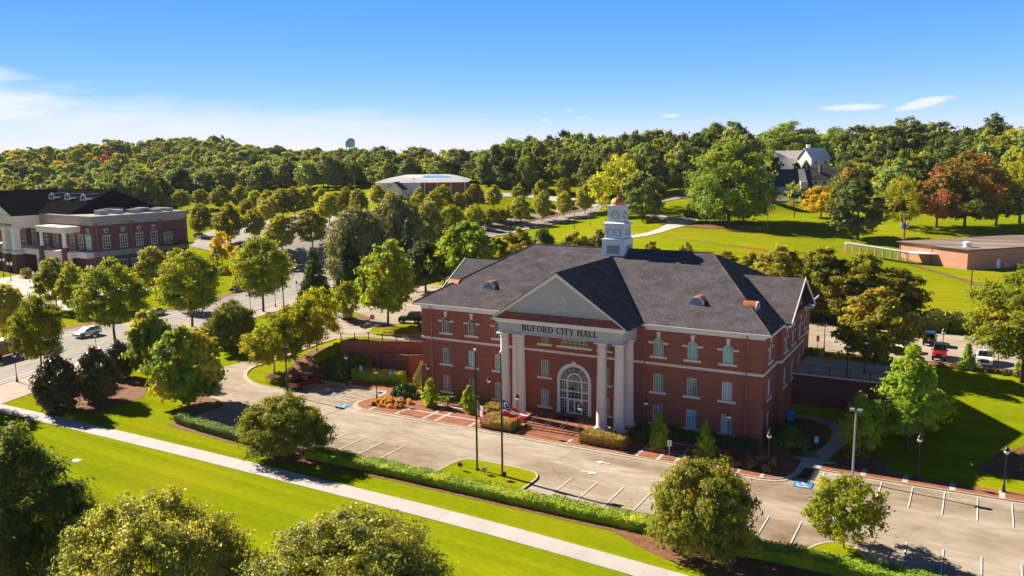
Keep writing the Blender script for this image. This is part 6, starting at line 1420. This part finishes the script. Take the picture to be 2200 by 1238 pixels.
def sign(label, p, h, w, hh, mat, name='sign', post='black', face=YAW, octo=False, symbol=None):
    t = thing(name, label, 'sign', p, -face)
    m = MB(); m.tube((0,0,0),(0,0,h),.035,.035,6); m.obj('post', MT[post], t)
    m = MB()
    if octo: m.prismy([(w/2*math.cos(PI/8+PI/4*k)*1.08, h-hh/2+w/2*math.sin(PI/8+PI/4*k)*1.08) for k in range(8)], -.07, -.04)
    else: m.box(-w/2,-.07,h-hh,w/2,-.04,h)
    pl = m.obj('plate', mat, t)
    if symbol == 'stop':
        m = MB(); 
        G = {'S':[(0,.9,1,1),(0,.45,1,.55),(0,0,1,.1),(0,.5,.18,1),(.82,0,1,.5)],'T':[(.4,0,.6,1),(0,.85,1,1)],'O':[(0,0,.2,1),(.8,0,1,1),(0,0,1,.12),(0,.88,1,1)],'P':[(0,0,.2,1),(0,.88,1,1),(0,.42,1,.55),(.8,.42,1,1)]}
        for k, ch in enumerate('STOP'):
            for j, (a,b,c,e) in enumerate(G[ch]): m.box(-.3+.155*k+a*.12,-.074-.001*j,h-hh/2-.1+b*.2,-.3+.155*k+c*.12,-.071,h-hh/2-.1+e*.2)
        m.obj('lettering', MT['white'], pl)
    if symbol == 'wheel':
        m = MB(); m.arc(0,h-hh*.62,.10,.14,math.radians(150),math.radians(380),-.076,-.071,12); m.box(-.05,-.0765,h-hh*.6,.0,-.071,h-hh*.25); m.box(-.05,-.077,h-hh*.6,.13,-.071,h-hh*.53); m.arc(-.03,h-hh*.18,0.0,.05,0,2*PI,-.0765,-.071,8); m.obj('symbol', MT['white'], pl)
    if symbol == 'lines':
        m = MB(); m.box(-w*.3,-.076,h-hh*.3,w*.3,-.071,h-hh*.2); m.box(-w*.12,-.0765,h-hh*.75,w*.12,-.071,h-hh*.42); m.obj('printing', MT['black'], pl)
    return t
RED = M('sign_red', (.55,.03,.03), rough=.5); BLU = M('sign_blue', (.03,.28,.62), rough=.5)
sign('red octagonal stop sign at the ramp road', at(801,713), 2.75, .78, .78, RED, 'stop_sign', 'wood', octo=True, symbol='stop')
sign('blue accessible-parking sign left of the brick walk, before the clipped hedge', at(777,824), 2.6, .5, .75, BLU, symbol='wheel'); sign('blue accessible-parking sign between hedge and hall corner', at(840,827), 2.1, .45, .7, BLU, symbol='wheel'); sign('blue accessible-parking sign by the curving side path', at(1752,978), 2.1, .5, .75, BLU, symbol='wheel')
sign('small white sign on a post at the left of the plaza', Vector((-19.9,-8.6,.13)), 2.1, .34, .5, MT['white'], post='black', symbol='lines'); sign('small white sign on a post before the shaded cone evergreens', Vector((15.1,-8.9,.13)), 2.2, .4, .62, MT['white'], post='steel', symbol='lines')
sign('dark sign on a post at the back corner of the hall', at(1756,750), 1.9, .4, .8, MT['copper_dk'])
t = thing('bollard_post', 'short black post beside the lamp left of the steps', 'post', (-5.1,-8.8,.13)); m = MB(); m.tube((0,0,0),(0,0,2.0),.05,.05,6); m.lathe(0,0,[(.06,2.0),(.07,2.06),(.01,2.12)],6); m.obj('post', MT['black'], t)
# flagpoles and flags
FR = cloth_mat('flag_red', (.75,.02,.04)); FW = cloth_mat('flag_white', (.93,.92,.92)); FB = cloth_mat('flag_blue', (.02,.03,.13)); FG = M('flag_gold', (.6,.42,.12), rough=.7)
for nm, (x,y,H) in (('left',(-1.42,-20.46,12.75)),('right',(1.65,-20.63,12.85))):
    t = thing('flagpole', 'black flagpole with white ball finial on the lot island, carrying the %s flag' % ('limp striped' if nm == 'left' else 'streaming blue-cornered'), 'flagpole', (x,y,.12), 0, 'flagpoles')
    m = MB(); m.tube((0,0,0),(0,0,H-.3),.10,.07,10); m.lathe(0,0,[(.24,0),(.24,.08),(.12,.14)],12); m.tube((.13,0,1.2),(.12,0,H-.4),.012,.012,4); m.obj('pole', MT['black'], t)
    m = MB(); m.lathe(0,0,[(.02,H-.32)]+[(.14*math.cos(a),H-.15+.14*math.sin(a)) for a in [math.radians(k) for k in range(-80,90,20)]],12); m.obj('finial', MT['globe'], t, smooth=True)
def cloth(name, label, fn, col, nu, nv, loc, mats):
    m = MB(); V = [[fn(i/nu, j/nv) for i in range(nu+1)] for j in range(nv+1)]
    vs = [p for r in V for p in r]; m.add(vs, [])
    for j in range(nv):
        for i in range(nu):
            a = j*(nu+1)+i; m.f.append([a,a+1,a+nu+2,a+nu+1]); m.m.append(col((i+.5)/nu,(j+.5)/nv,i,j))
    o = m.obj(name, mats, None, smooth=True, fix=False); o.location = loc; return tag(o, label, 'flag')
def us(a, b, i, j):
    if a < .4 and b < 7/13: return 1 if (i % 2 == 0 and j % 2 == 1) else 2
    return 0 if int(b*13) % 2 == 0 else 1
def limp(a, b): return (.12+.95*a+.06*math.sin(a*9)*b+.25*b*a, -.30*math.sin(a*9+b)*(.3+a), -1.55*b*(1-.3*a)-1.35*a**1.1+.04*math.sin(7*a))
cloth('flag', 'limp red and white striped flag with starred blue corner on the left pole', limp, us, 40, 26, (-1.42,-20.46,7.5), [FR,FW,FB])
def ga(a, b, i, j):
    if a < .34 and b < .6:
        r = math.hypot((a-.17)*1.6, b-.30)
        return 1 if r > .15 and r < .22 and (i+j) % 2 == 0 else (3 if r < .05 else 2)
    return 0 if b < .333 or b > .667 else 1
def fly(a, b): return (.12+2.75*a, .28*math.sin(a*7+b*2)*(.2+a), -1.72*b*(1-.55*a)-1.15*a+.45*a*b+.05*math.sin(a*12))
cloth('flag', 'flag of red, white and red bands with starred blue corner streaming from the right pole', fly, ga, 44, 24, (1.65,-20.63,8.0), [FR,FW,FB,FG])
for k, (x,y) in enumerate(((-2.9,-21.4),(-.1,-21.2),(2.4,-21.6))):
    lb = ('left of both flagpoles','between the two flagpoles','right of both flagpoles')[k]
    t = thing('floodlight', 'small ground floodlight on a stake ' + lb, 'floodlight', (x,y,.12), .4*k); m = MB(); m.tube((0,0,0),(0,0,.4),.03,.03,5); m.obj('stake', MT['black'], t); m = MB(); m.add([(-.22,-.08,.42),(.22,-.08,.42),(.22,.18,.36),(-.22,.18,.36),(-.22,-.14,.72),(.22,-.14,.72),(.22,.12,.8),(-.22,.12,.8)],[(0,3,2,1),(4,5,6,7),(0,1,5,4),(1,2,6,5),(2,3,7,6),(3,0,4,7)]); m.obj('lamp_head', MT['steel'] if k == 1 else MT['black'], t)
# bench, rails, mat, bin, covers, stones
t = thing('bench', 'black slatted bench on the plaza between the two saplings', 'bench', (-15.6,-2.9,.13)); m = MB()
for k in range(4): m.box(-.95,-.35+.12*k,.44,.95,-.26+.12*k,.48)
m.obj('seat', MT['black'], t); m = MB()
for k in range(4): m.box(-.95,.14+.02*k,.56+.11*k,.95,.17+.02*k,.64+.11*k)
m.obj('backrest', MT['black'], t)
for x in (-.85,.85): m = MB(); m.box(x-.04,-.36,0,x+.04,-.30,.44); m.box(x-.04,.08,0,x+.04,.14,.95); m.box(x-.04,-.30,.36,x+.04,.08,.43); m.obj('leg', MT['black'], t)
for x, lb in ((-2.6,'leftmost'),(-.6,'second from the left'),(1.4,'second from the right'),(3.3,'rightmost, beside the lamp')):
    t = thing('handrail', 'pale metal handrail on the entrance steps, ' + lb, 'handrail', (x,-5.8,0), 0, 'handrails on the steps'); m = MB(); a = (0,.9,FLOOR+.95); b = (0,-1.3,1.0)
    m.tube(a,b,.03,.03,6); m.tube((0,.9,FLOOR),a,.03,.03,6); m.tube((0,-1.3,.13),b,.03,.03,6); m.tube((0,.9,FLOOR+.5),(0,-1.3,.6),.02,.02,5); m.obj('rail', MT['steel'], t)
m = MB(); m.box(-1.25,-2.8,FLOOR+.002,1.25,-1.3,FLOOR+.02); tag(m.obj('doormat', M('mat_rubber', (.02,.02,.022), (.04,.035,.03), scale=8, rough=.95)), 'dark doormat before the arched entrance', 'doormat')
t = thing('covered_cart', 'blue plastic bin with lid at the right flank wall of the hall', 'bin', (23.5,10.8,.06), .3); m = MB(); m.frustum(-.36,-.36,.36,.36,.12,1.05,.08); m.obj('body', M('blue_plastic', (.04,.27,.62), rough=.4), t); m = MB(); m.frustum(-.48,-.48,.48,.48,1.05,1.2,-.1); m.obj('lid', M('blue_lid', (.05,.3,.65), rough=.4), t)
for s in (-1,1): m = MB(); m.tube((s*.3,.35,.12),(s*.36,.35,.12),.12,.12,10); m.obj('wheel', MT['black'], t)
for u, v, w, dd, lb in ((163,990,1.15,.9,'larger grey concrete cover in the lawn by the dark corner birch'),(368,1062,.55,.45,'small grey cover in the lawn above the bottom pear tree')):
    q = at(u,v); m = MB(); m.box(-w/2,-dd/2,-.05,w/2,dd/2,.03); m.box(-w/2+.1,-dd/2+.1,.03,w/2-.1,dd/2-.1,.045); o = m.obj('utility_cover', MT['concrete']); o.location = q; o.rotation_euler = (0,0,.2); tag(o, lb, 'cover')
for k in range(11):
    x, y = 31.2+.42*k+RW.uniform(-.2,.2), -.6-.12*k+RW.uniform(-.4,.9); m = MB(); r_ = RW.uniform(.22,.42); n = 7
    m.lathe(0,0,[(r_*.8,-.05),(r_,r_*.25),(r_*.75,r_*.6),(r_*.2,r_*.75)],n); o = m.obj('stone', MT['rock']); o.location = (x,y,.1); o.scale = (RW.uniform(.8,1.4),RW.uniform(.7,1.1),RW.uniform(.7,1.1)); o.rotation_euler = (RW.uniform(-.2,.2),RW.uniform(-.2,.2),RW.uniform(0,6)); tag(o, 'grey field stone edging the shaded bed by the curving path', 'stone', 'field stones')

# ------------------------------------------------------------------ vehicles
TYRE = M('tyre_rubber', (.012,.012,.012), rough=.8); RIM = M('alloy_rim', (.35,.35,.36), rough=.35, metal=.7); CG = M('car_glass', (.010,.013,.016), rough=.05, spec=.8)
LAMPW = M('headlamp_glass', (.7,.7,.72), rough=.15, spec=.6); LAMPR = M('tail_lamp', (.35,.01,.01), rough=.3); TRIM = M('plastic_trim', (.02,.02,.021), rough=.6)
def paint(n, c, metal=.15): return M(n, c, rough=.28, spec=.5, metal=metal, coat=.6)
PW = paint('white_car_paint', (.74,.74,.74), 0); PR = paint('red_car_paint', (.50,.012,.012)); PD = paint('dark_red_car_paint', (.16,.008,.014)); PK = paint('black_car_paint', (.012,.013,.016)); PS = paint('silver_car_paint', (.48,.50,.52), .5)
def vehicle(name, label, cat, pos, hd, kind, pm):
    t = thing(name, label, cat, pos, hd)
    K = {'suv': dict(L=4.75,W=.93,low=[(-2.3,.34),(-2.37,.62),(-2.33,1.06),(1.05,1.08),(2.05,.95),(2.32,.78),(2.37,.45),(2.28,.32)], cab=[(-2.28,1.05),(-1.95,1.66),(-1.6,1.72),(.05,1.70),(1.15,1.06)], tw=.72, ax=(-1.4,1.42), r=.36),
         'sedan': dict(L=4.7,W=.90,low=[(-2.25,.30),(-2.34,.6),(-2.28,.95),(-1.5,.98),(1.0,.95),(2.1,.82),(2.35,.62),(2.33,.35),(2.25,.28)], cab=[(-1.75,.95),(-1.0,1.40),(-.2,1.45),(.25,1.42),(1.15,.94)], tw=.66, ax=(-1.38,1.42), r=.33),
         'jeep': dict(L=4.2,W=.80,low=[(-1.95,.5),(-2.0,.75),(-2.0,1.12),(.55,1.14),(.6,1.12),(1.75,1.06),(1.82,.98),(1.82,.55),(1.7,.48)], cab=[(-1.97,1.11),(-1.9,1.84),(.05,1.86),(.45,1.12)], tw=.70, ax=(-1.25,1.3), r=.42),
         'pickup': dict(L=5.8,W=.98,low=[(-.95,.42),(-.95,1.12),(1.35,1.14),(2.55,1.05),(2.85,.9),(2.9,.5),(2.75,.4)], cab=[(-.93,1.12),(-.78,1.80),(-.5,1.86),(.75,1.85),(1.55,1.13)], tw=.76, ax=(-1.75,1.85), r=.42)}[kind]
    W, low, cab, tw_ = K['W'], K['low'], K['cab'], K['tw']
    m = MB(); n = len(low); m.add([(x,-W*.97 if z < .5 else -W,z) for x,z in low]+[(x,W*.97 if z < .5 else W,z) for x,z in low], [tuple(range(n-1,-1,-1)),tuple(range(n,2*n))]+[(k,(k+1)%n,n+(k+1)%n,n+k) for k in range(n)])
    if kind == 'pickup':
        m.box(-2.9,-W,.5,-.952,-W+.09,1.12); m.box(-2.9,W-.09,.5,-.952,W,1.12); m.box(-2.9,-W+.091,.5,-2.8,W-.091,1.1); m.box(-2.8,-W+.091,.55,-.953,W-.091,.62)
    b_ = bevel(m.obj('body', pm, t), .07, 3)
    m = MB(); n = len(cab); zb = min(z for x,z in cab); zt = max(z for x,z in cab); hw = lambda z: W*.95+(tw_-W*.95)*(z-zb)/(zt-zb)
    m.add([(x,-hw(z),z) for x,z in cab]+[(x,hw(z),z) for x,z in cab], [tuple(range(n-1,-1,-1)),tuple(range(n,2*n))]+[(k,(k+1)%n,n+(k+1)%n,n+k) for k in range(n)])
    bevel(m.obj('cabin', MT['black'] if kind == 'jeep' and pm is PR else pm, t), .06, 3)
    # glass: side windows, windscreen, rear screen
    def sidepane(xa, xb, s):
        zs = (zb+.06, zt-.12)
        def xlim(z, back):
            P = cab; xs = []
            for (x0,z0),(x1,z1) in zip(P,P[1:]):
                if min(z0,z1) <= z <= max(z0,z1) and z0 != z1: xs.append(x0+(x1-x0)*(z-z0)/(z1-z0))
            return (min(xs)+.12 if back else max(xs)-.12) if xs else (xa if back else xb)
        P = []
        for z, o in ((zs[0],0),(zs[1],1)): P.append((max(xa,xlim(z,True)), s*(hw(z)+.012), z)); P.append((min(xb,xlim(z,False)), s*(hw(z)+.012), z))
        m = MB(); m.add([P[0],P[1],P[3],P[2]], [(0,1,2,3)]); m.obj('window', CG, t, fix=False)
    spl = {'suv':[(-2.4,-1.1),(-1.02,-.05),(.03,1.3)],'sedan':[(-2,-.45),(-.37,1.3)],'jeep':[(-2,-.95),(-.85,-.2),(-.1,.6)],'pickup':[(-1.2,.15),(.23,1.6)]}[kind]
    for s in (-1,1):
        for a,b in spl: sidepane(a,b,s)
    for (p,q),nm in (((cab[-1],cab[-2]),'windscreen'),((cab[0],cab[1]),'rear_window')):
        f = lambda k: (p[0]+(q[0]-p[0])*k, p[1]+(q[1]-p[1])*k); a, b = f(.1), f(.9); ox = .03 if nm == 'windscreen' else -.03
        m = MB(); m.add([(a[0]+ox,-hw(a[1])+.08,a[1]),(a[0]+ox,hw(a[1])-.08,a[1]),(b[0]+ox,hw(b[1])-.08,b[1]+.02),(b[0]+ox,-hw(b[1])+.08,b[1]+.02)], [(0,1,2,3)]); m.obj(nm, CG, t, fix=False)
    for x in K['ax']:
        for s in (-1,1):
            m = MB(); m.tube((x,s*(W-.22),K['r']),(x,s*(W+.025),K['r']),K['r'],K['r'],18); w_ = m.obj('wheel', TYRE, t)
            m = MB(); m.tube((x,s*(W+.0),K['r']),(x,s*(W+.035),K['r']),K['r']*.62,K['r']*.58,12); m.obj('rim', RIM, w_)
            m = MB(); m.arc(x,K['r'],K['r']*1.02,K['r']*1.2,0,PI,min(s*(W-.1),s*(W+.012)),max(s*(W-.1),s*(W+.012)),12); m.obj('wheel_arch', TRIM if kind in ('jeep','pickup','suv') else pm, t)
    xf = max(x for x,z in low); xr = -2.9 if kind == 'pickup' else min(x for x,z in low)
    for s in (-1,1):
        m = MB(); m.box(xf-.18,s*W*.72-.17,.72,xf+.015,s*W*.72+.17,.90); m.obj('headlight', LAMPW, t)
        m = MB(); m.box(xr-.02,s*W*.86-.11,.75,xr+.1,s*W*.86+.11,1.0); m.obj('taillight', LAMPR, t)
        m = MB(); m.box(cab[-1][0]-.28,s*(W+.02)-.0,1.08,cab[-1][0]-.10,s*(W+.2),1.24) if s > 0 else m.box(cab[-1][0]-.28,-(W+.2),1.08,cab[-1][0]-.10,-(W+.02),1.24); m.obj('mirror', TRIM, t)
    m = MB(); m.box(xf-.1,-W*.5,.60,xf+.02,W*.5,.86); m.obj('grille', TRIM, t)
    m = MB(); m.box(xf-.15,-W*.94,.34,xf+.05,W*.94,.52); m.obj('bumper', TRIM if kind in ('jeep','pickup') else pm, t)
    m = MB(); m.box(xr-.05,-W*.94,.36,xr+.12,W*.94,.55); m.obj('bumper', TRIM if kind in ('jeep','pickup') else pm, t)
    m = MB(); m.box(xr-.06,-.2,.60,xr-.02,.2,.74); m.obj('number_plate', MT['white'], t)
    if kind == 'jeep':
        m = MB(); m.tube((xr-.05,0,.98),(xr-.28,0,.98),.38,.38,18); w_ = m.obj('spare_wheel', TYRE, t); m = MB(); m.tube((xr-.27,0,.98),(xr-.3,0,.98),.22,.2,12); m.obj('rim', RIM, w_)
    return t
tz_ = lambda p, e=.05: (p[0], p[1], tz1(p[0],p[1])+e)
vehicle('pickup_truck','dark red pickup parked left of the plaza in tree shade','pickup',tz_((-39.5,-4.2)),PI/2,'pickup',PD)
q = at(884,697); vehicle('off_road_car','black off-roader with grey top on the ramp lot by the bright maple','off-road car',tz_((q.x-.6,q.y+.5),.1),math.radians(203),'jeep',PK)
vehicle('white_car','white SUV driving along the street past the magnolias','car',tz_((-99.6,3.0)),-1.56,'suv',PW)
vehicle('silver_car','silver sedan parked at the far kerb between two street oaks','car',tz_((-106.0,22.5)),-1.5,'sedan',PS)
q = at(1926,765); vehicle('white_pickup','white pickup facing the camera behind the bright lawn tree','pickup',tz_((q.x,q.y+3.1),.1),-PI/2,'pickup',PW)
q = at(2016,779); vehicle('off_road_car','bright red off-roader facing the camera in the rear lot','off-road car',tz_((q.x,q.y+2.1),.1),-PI/2,'jeep',PR)
q = at(2114,791); vehicle('white_car','white SUV facing the camera next to the bright cone shrub','car',tz_((q.x,q.y+2.4),.1),-PI/2,'suv',PW)
q = at(1995,746); vehicle('off_road_car','dark off-roader with spare wheel seen from behind, far side of the rear lot','off-road car',tz_((q.x,q.y+2),.1),PI/2,'jeep',PK)
q = at(1846,720); vehicle('dark_car','dark car half hidden by the tawny maple in the rear lot','car',tz_((q.x,q.y+2),.1),-PI/2,'suv',PK)
for u,v,hd,k,pm,lb in ((512,626,-1.4,'sedan',PK,'black car half hidden behind the pavement street oak'),(738,684,2.6,'sedan',PS,'silver car nose peeping by the mulch island'),(1172,461,.35,'suv',PD,'dark red car under the boulevard trees'),(430,512,.2,'suv',PW,'white car beside the wall of the arts building'),(1026,417,0,'sedan',PR,'red car at the right end of the curved-roof hall'),(640,583,-1.9,'suv',PK,'dark car in the shade past the bend of the street'),(250,690,-1.4,'sedan',PS,'grey car glimpsed between the street oaks')):
    q = at(u,v); vehicle('parked_car',lb,'car',(q.x,q.y,q.z+.15),hd,k,pm)
# school bus
t = thing('school_bus','yellow school bus at the left edge, half hidden by the street oak','bus',tz_((-97.2,-12.4)),-1.36+PI); YL = M('bus_yellow',(.62,.29,.012),rough=.4,coat=.3)
m = MB(); m.box(-5.2,-1.2,.5,3.9,1.2,2.75); m.box(3.9,-1.05,.5,5.4,1.05,1.75); bevel(m.obj('body',YL,t),.1,3)
m = MB(); m.box(-5.15,-1.12,2.74,3.8,1.12,3.0); bevel(m.obj('roof',MT['white'],t),.15,3)
for s in (-1,1):
    for k in range(9): m = MB(); m.box(-4.9+.95*k,s*1.2-.012,1.85,-4.15+.95*k,s*1.2+.012,2.5); m.obj('window',CG,t)
    m = MB(); m.box(-5.2,s*1.2-.02,1.5,3.9,s*1.2+.02,1.58); m.box(-5.2,s*1.2-.02,1.1,3.9,s*1.2+.02,1.18); m.obj('stripe',MT['black'],t)
    for x in (-3.2,4.2): m = MB(); m.tube((x,s*.95,.5),(x,s*1.24,.5),.5,.5,16); m.obj('wheel',TYRE,t)
m = MB(); m.box(3.885,-1.0,1.8,3.92,1.0,2.55); m.obj('windscreen',CG,t)
# ------------------------------------------------------------------ light, sky, camera
EL = math.radians(32.5); SV = Vector((-.993*math.cos(EL), .118*math.cos(EL), math.sin(EL))).normalized()
sun = bpy.data.lights.new('sun', 'SUN'); sun.energy = 5.0; sun.angle = math.radians(.53); sun.color = (1, .90, .76)
so = bpy.data.objects.new('sun', sun); COL.objects.link(so); so.rotation_euler = (-SV).to_track_quat('-Z', 'Y').to_euler(); so.location = SV*300
W = bpy.data.worlds.new('World'); SC.world = W; W.use_nodes = True; nt = W.node_tree; N = nt.nodes; L = nt.links
bg = N['Background']; bg.inputs['Strength'].default_value = SKYS
sky = N.new('ShaderNodeTexSky'); sky.sky_type = 'NISHITA'; sky.sun_disc = False; sky.sun_elevation = EL; sky.sun_rotation = math.atan2(SV.x, SV.y)
sky.air_density = .6; sky.dust_density = 0; sky.ozone_density = 3; sky.altitude = 0
# thin clouds placed by direction
g = N.new('ShaderNodeNewGeometry'); sp = N.new('ShaderNodeSeparateXYZ')
tc = N.new('ShaderNodeTexCoord'); L.new(tc.outputs['Generated'], sp.inputs[0])
def mth(op, a, b=None, c=None):
    n = N.new('ShaderNodeMath'); n.operation = op
    for i, x in enumerate((a, b, c)):
        if x is None: continue
        if isinstance(x, (int, float)): n.inputs[i].default_value = x
        else: L.new(x, n.inputs[i])
    return n.outputs[0]
az = mth('ARCTAN2', sp.outputs[0], sp.outputs[1]); el = mth('ARCSINE', sp.outputs[2])
cb = N.new('ShaderNodeCombineXYZ'); L.new(az, cb.inputs[0]); L.new(el, cb.inputs[1])
# the sky's own colours, deepened per channel; brightness levelled a little round the compass
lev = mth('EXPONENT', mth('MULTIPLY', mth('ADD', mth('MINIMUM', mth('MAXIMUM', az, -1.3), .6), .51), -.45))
def falloff(lo):   # overhead sky, out of view, dimmed on purpose to deepen the shade
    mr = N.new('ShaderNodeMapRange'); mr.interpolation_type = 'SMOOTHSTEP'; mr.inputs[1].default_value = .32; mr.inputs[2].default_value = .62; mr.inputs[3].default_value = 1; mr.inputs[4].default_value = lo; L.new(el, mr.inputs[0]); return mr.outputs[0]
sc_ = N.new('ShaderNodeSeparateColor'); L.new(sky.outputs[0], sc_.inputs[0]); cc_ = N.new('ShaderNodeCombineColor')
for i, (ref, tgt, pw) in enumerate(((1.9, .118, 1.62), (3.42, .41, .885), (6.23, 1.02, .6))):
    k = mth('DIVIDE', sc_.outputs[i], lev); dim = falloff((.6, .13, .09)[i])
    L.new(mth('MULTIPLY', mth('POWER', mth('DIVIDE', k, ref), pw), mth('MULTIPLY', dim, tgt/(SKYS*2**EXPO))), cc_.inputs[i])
def azel(u, v):
    r = ray(u, v); r = r/np.linalg.norm(r); return math.atan2(r[0], r[1]), math.asin(r[2])
def noise(sx, sy, scale, det, w):
    mp = N.new('ShaderNodeMapping'); mp.inputs['Scale'].default_value = (sx, sy, 1); mp.inputs['Location'].default_value = (w, w*.7, 0); L.new(cb.outputs[0], mp.inputs[0])
    n = N.new('ShaderNodeTexNoise'); n.inputs['Scale'].default_value = scale; n.inputs['Detail'].default_value = det; n.inputs['Roughness'].default_value = .62; L.new(mp.outputs[0], n.inputs['Vector']); return n.outputs['Fac']
n1 = noise(3, 14, 2.2, 7, 1.3); n2 = noise(6, 20, 5, 6, 4.1); n3 = noise(2, 9, 1.6, 4, 2.2)
acc = None
def blob(u, v, su, sv, amp, tilt, nz, thr, nw=1.1):
    global acc
    a0, e0_ = azel(u, v); s = 1/1800
    da = mth('SUBTRACT', az, a0); de = mth('SUBTRACT', el, e0_); de = mth('MULTIPLY_ADD', da, -tilt, de)
    x = mth('ADD', mth('POWER', mth('DIVIDE', mth('ABSOLUTE', da), su*s), 2), mth('POWER', mth('DIVIDE', mth('ABSOLUTE', de), sv*s), 2))
    e = mth('EXPONENT', mth('MULTIPLY', x, -1))
    q = mth('MULTIPLY', mth('MAXIMUM', mth('SUBTRACT', mth('ADD', e, mth('MULTIPLY', mth('SUBTRACT', nz, .5), nw)), thr), 0), amp)
    q = mth('MULTIPLY', q, mth('MINIMUM', mth('MULTIPLY', e, 3), 1))
    acc = q if acc is None else mth('ADD', acc, q)
blob(60, 205, 190, 34, .8, .10, n1, .42, 2.4); blob(0, 160, 90, 18, .8, -.1, n1, .4, 2.4); blob(260, 250, 560, 46, .6, -.06, n1, .25, 2.2); blob(330, 300, 800, 45, .45, 0, n3, .10)
blob(1828, 231, 70, 8, 1.7, 0, n2, .35); blob(1985, 222, 48, 10, 2.2, .2, n2, .3); blob(1440, 249, 22, 5, 1.4, 0, n2, .35); blob(1250, 252, 18, 4, .9, 0, n2, .35); blob(1172, 258, 16, 4, .8, 0, n2, .35); blob(1222, 237, 10, 3, .8, 0, n2, .35)
acc = mth('MINIMUM', acc, .85)
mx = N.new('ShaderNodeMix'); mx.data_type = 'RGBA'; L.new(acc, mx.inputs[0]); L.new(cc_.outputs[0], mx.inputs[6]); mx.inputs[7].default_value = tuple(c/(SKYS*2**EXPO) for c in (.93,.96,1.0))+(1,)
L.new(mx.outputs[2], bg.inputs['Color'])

# thin air between the camera and the far woods
if HAZE:
    hb = MB(); hb.box(-2660, -460, -6, 1560, 3260, 90); hz = hb.obj('haze', bpy.data.materials.new('haze_air')); hz['kind'] = 'stuff'; tag(hz, 'thin pale haze softening the far woods and hills', 'haze')
    hm = hz.data.materials[0]; hm.use_nodes = True; hn = hm.node_tree; hn.nodes.clear(); ho = hn.nodes.new('ShaderNodeOutputMaterial'); pv = hn.nodes.new('ShaderNodeVolumePrincipled')
    pv.inputs['Color'].default_value = (.78, .88, 1, 1); pv.inputs['Density'].default_value = HAZE; pv.inputs['Anisotropy'].default_value = 0; hn.links.new(pv.outputs[0], ho.inputs['Volume'])
    SC.cycles.volume_bounces = 0
cam = bpy.data.cameras.new('camera'); co = bpy.data.objects.new('camera', cam); COL.objects.link(co); SC.camera = co
cam.sensor_width = 36; cam.lens = FPX/2200*36; cam.clip_end = 6000; cam.clip_start = 1
Mx = Matrix.Identity(4)
for i in range(3): Mx[i][0] = CR[i]; Mx[i][1] = CU[i]; Mx[i][2] = -CF[i]; Mx[i][3] = CP[i]
co.matrix_world = Mx
SC.view_settings.view_transform = 'Standard'; SC.view_settings.look = 'None'; SC.view_settings.gamma = 1; SC.view_settings.exposure = EXPO
SC.cycles.max_bounces = 6; SC.cycles.transparent_max_bounces = 4; SC.cycles.diffuse_bounces = 3; SC.cycles.caustics_reflective = False; SC.cycles.caustics_refractive = False
SC.cycles.use_denoising = True
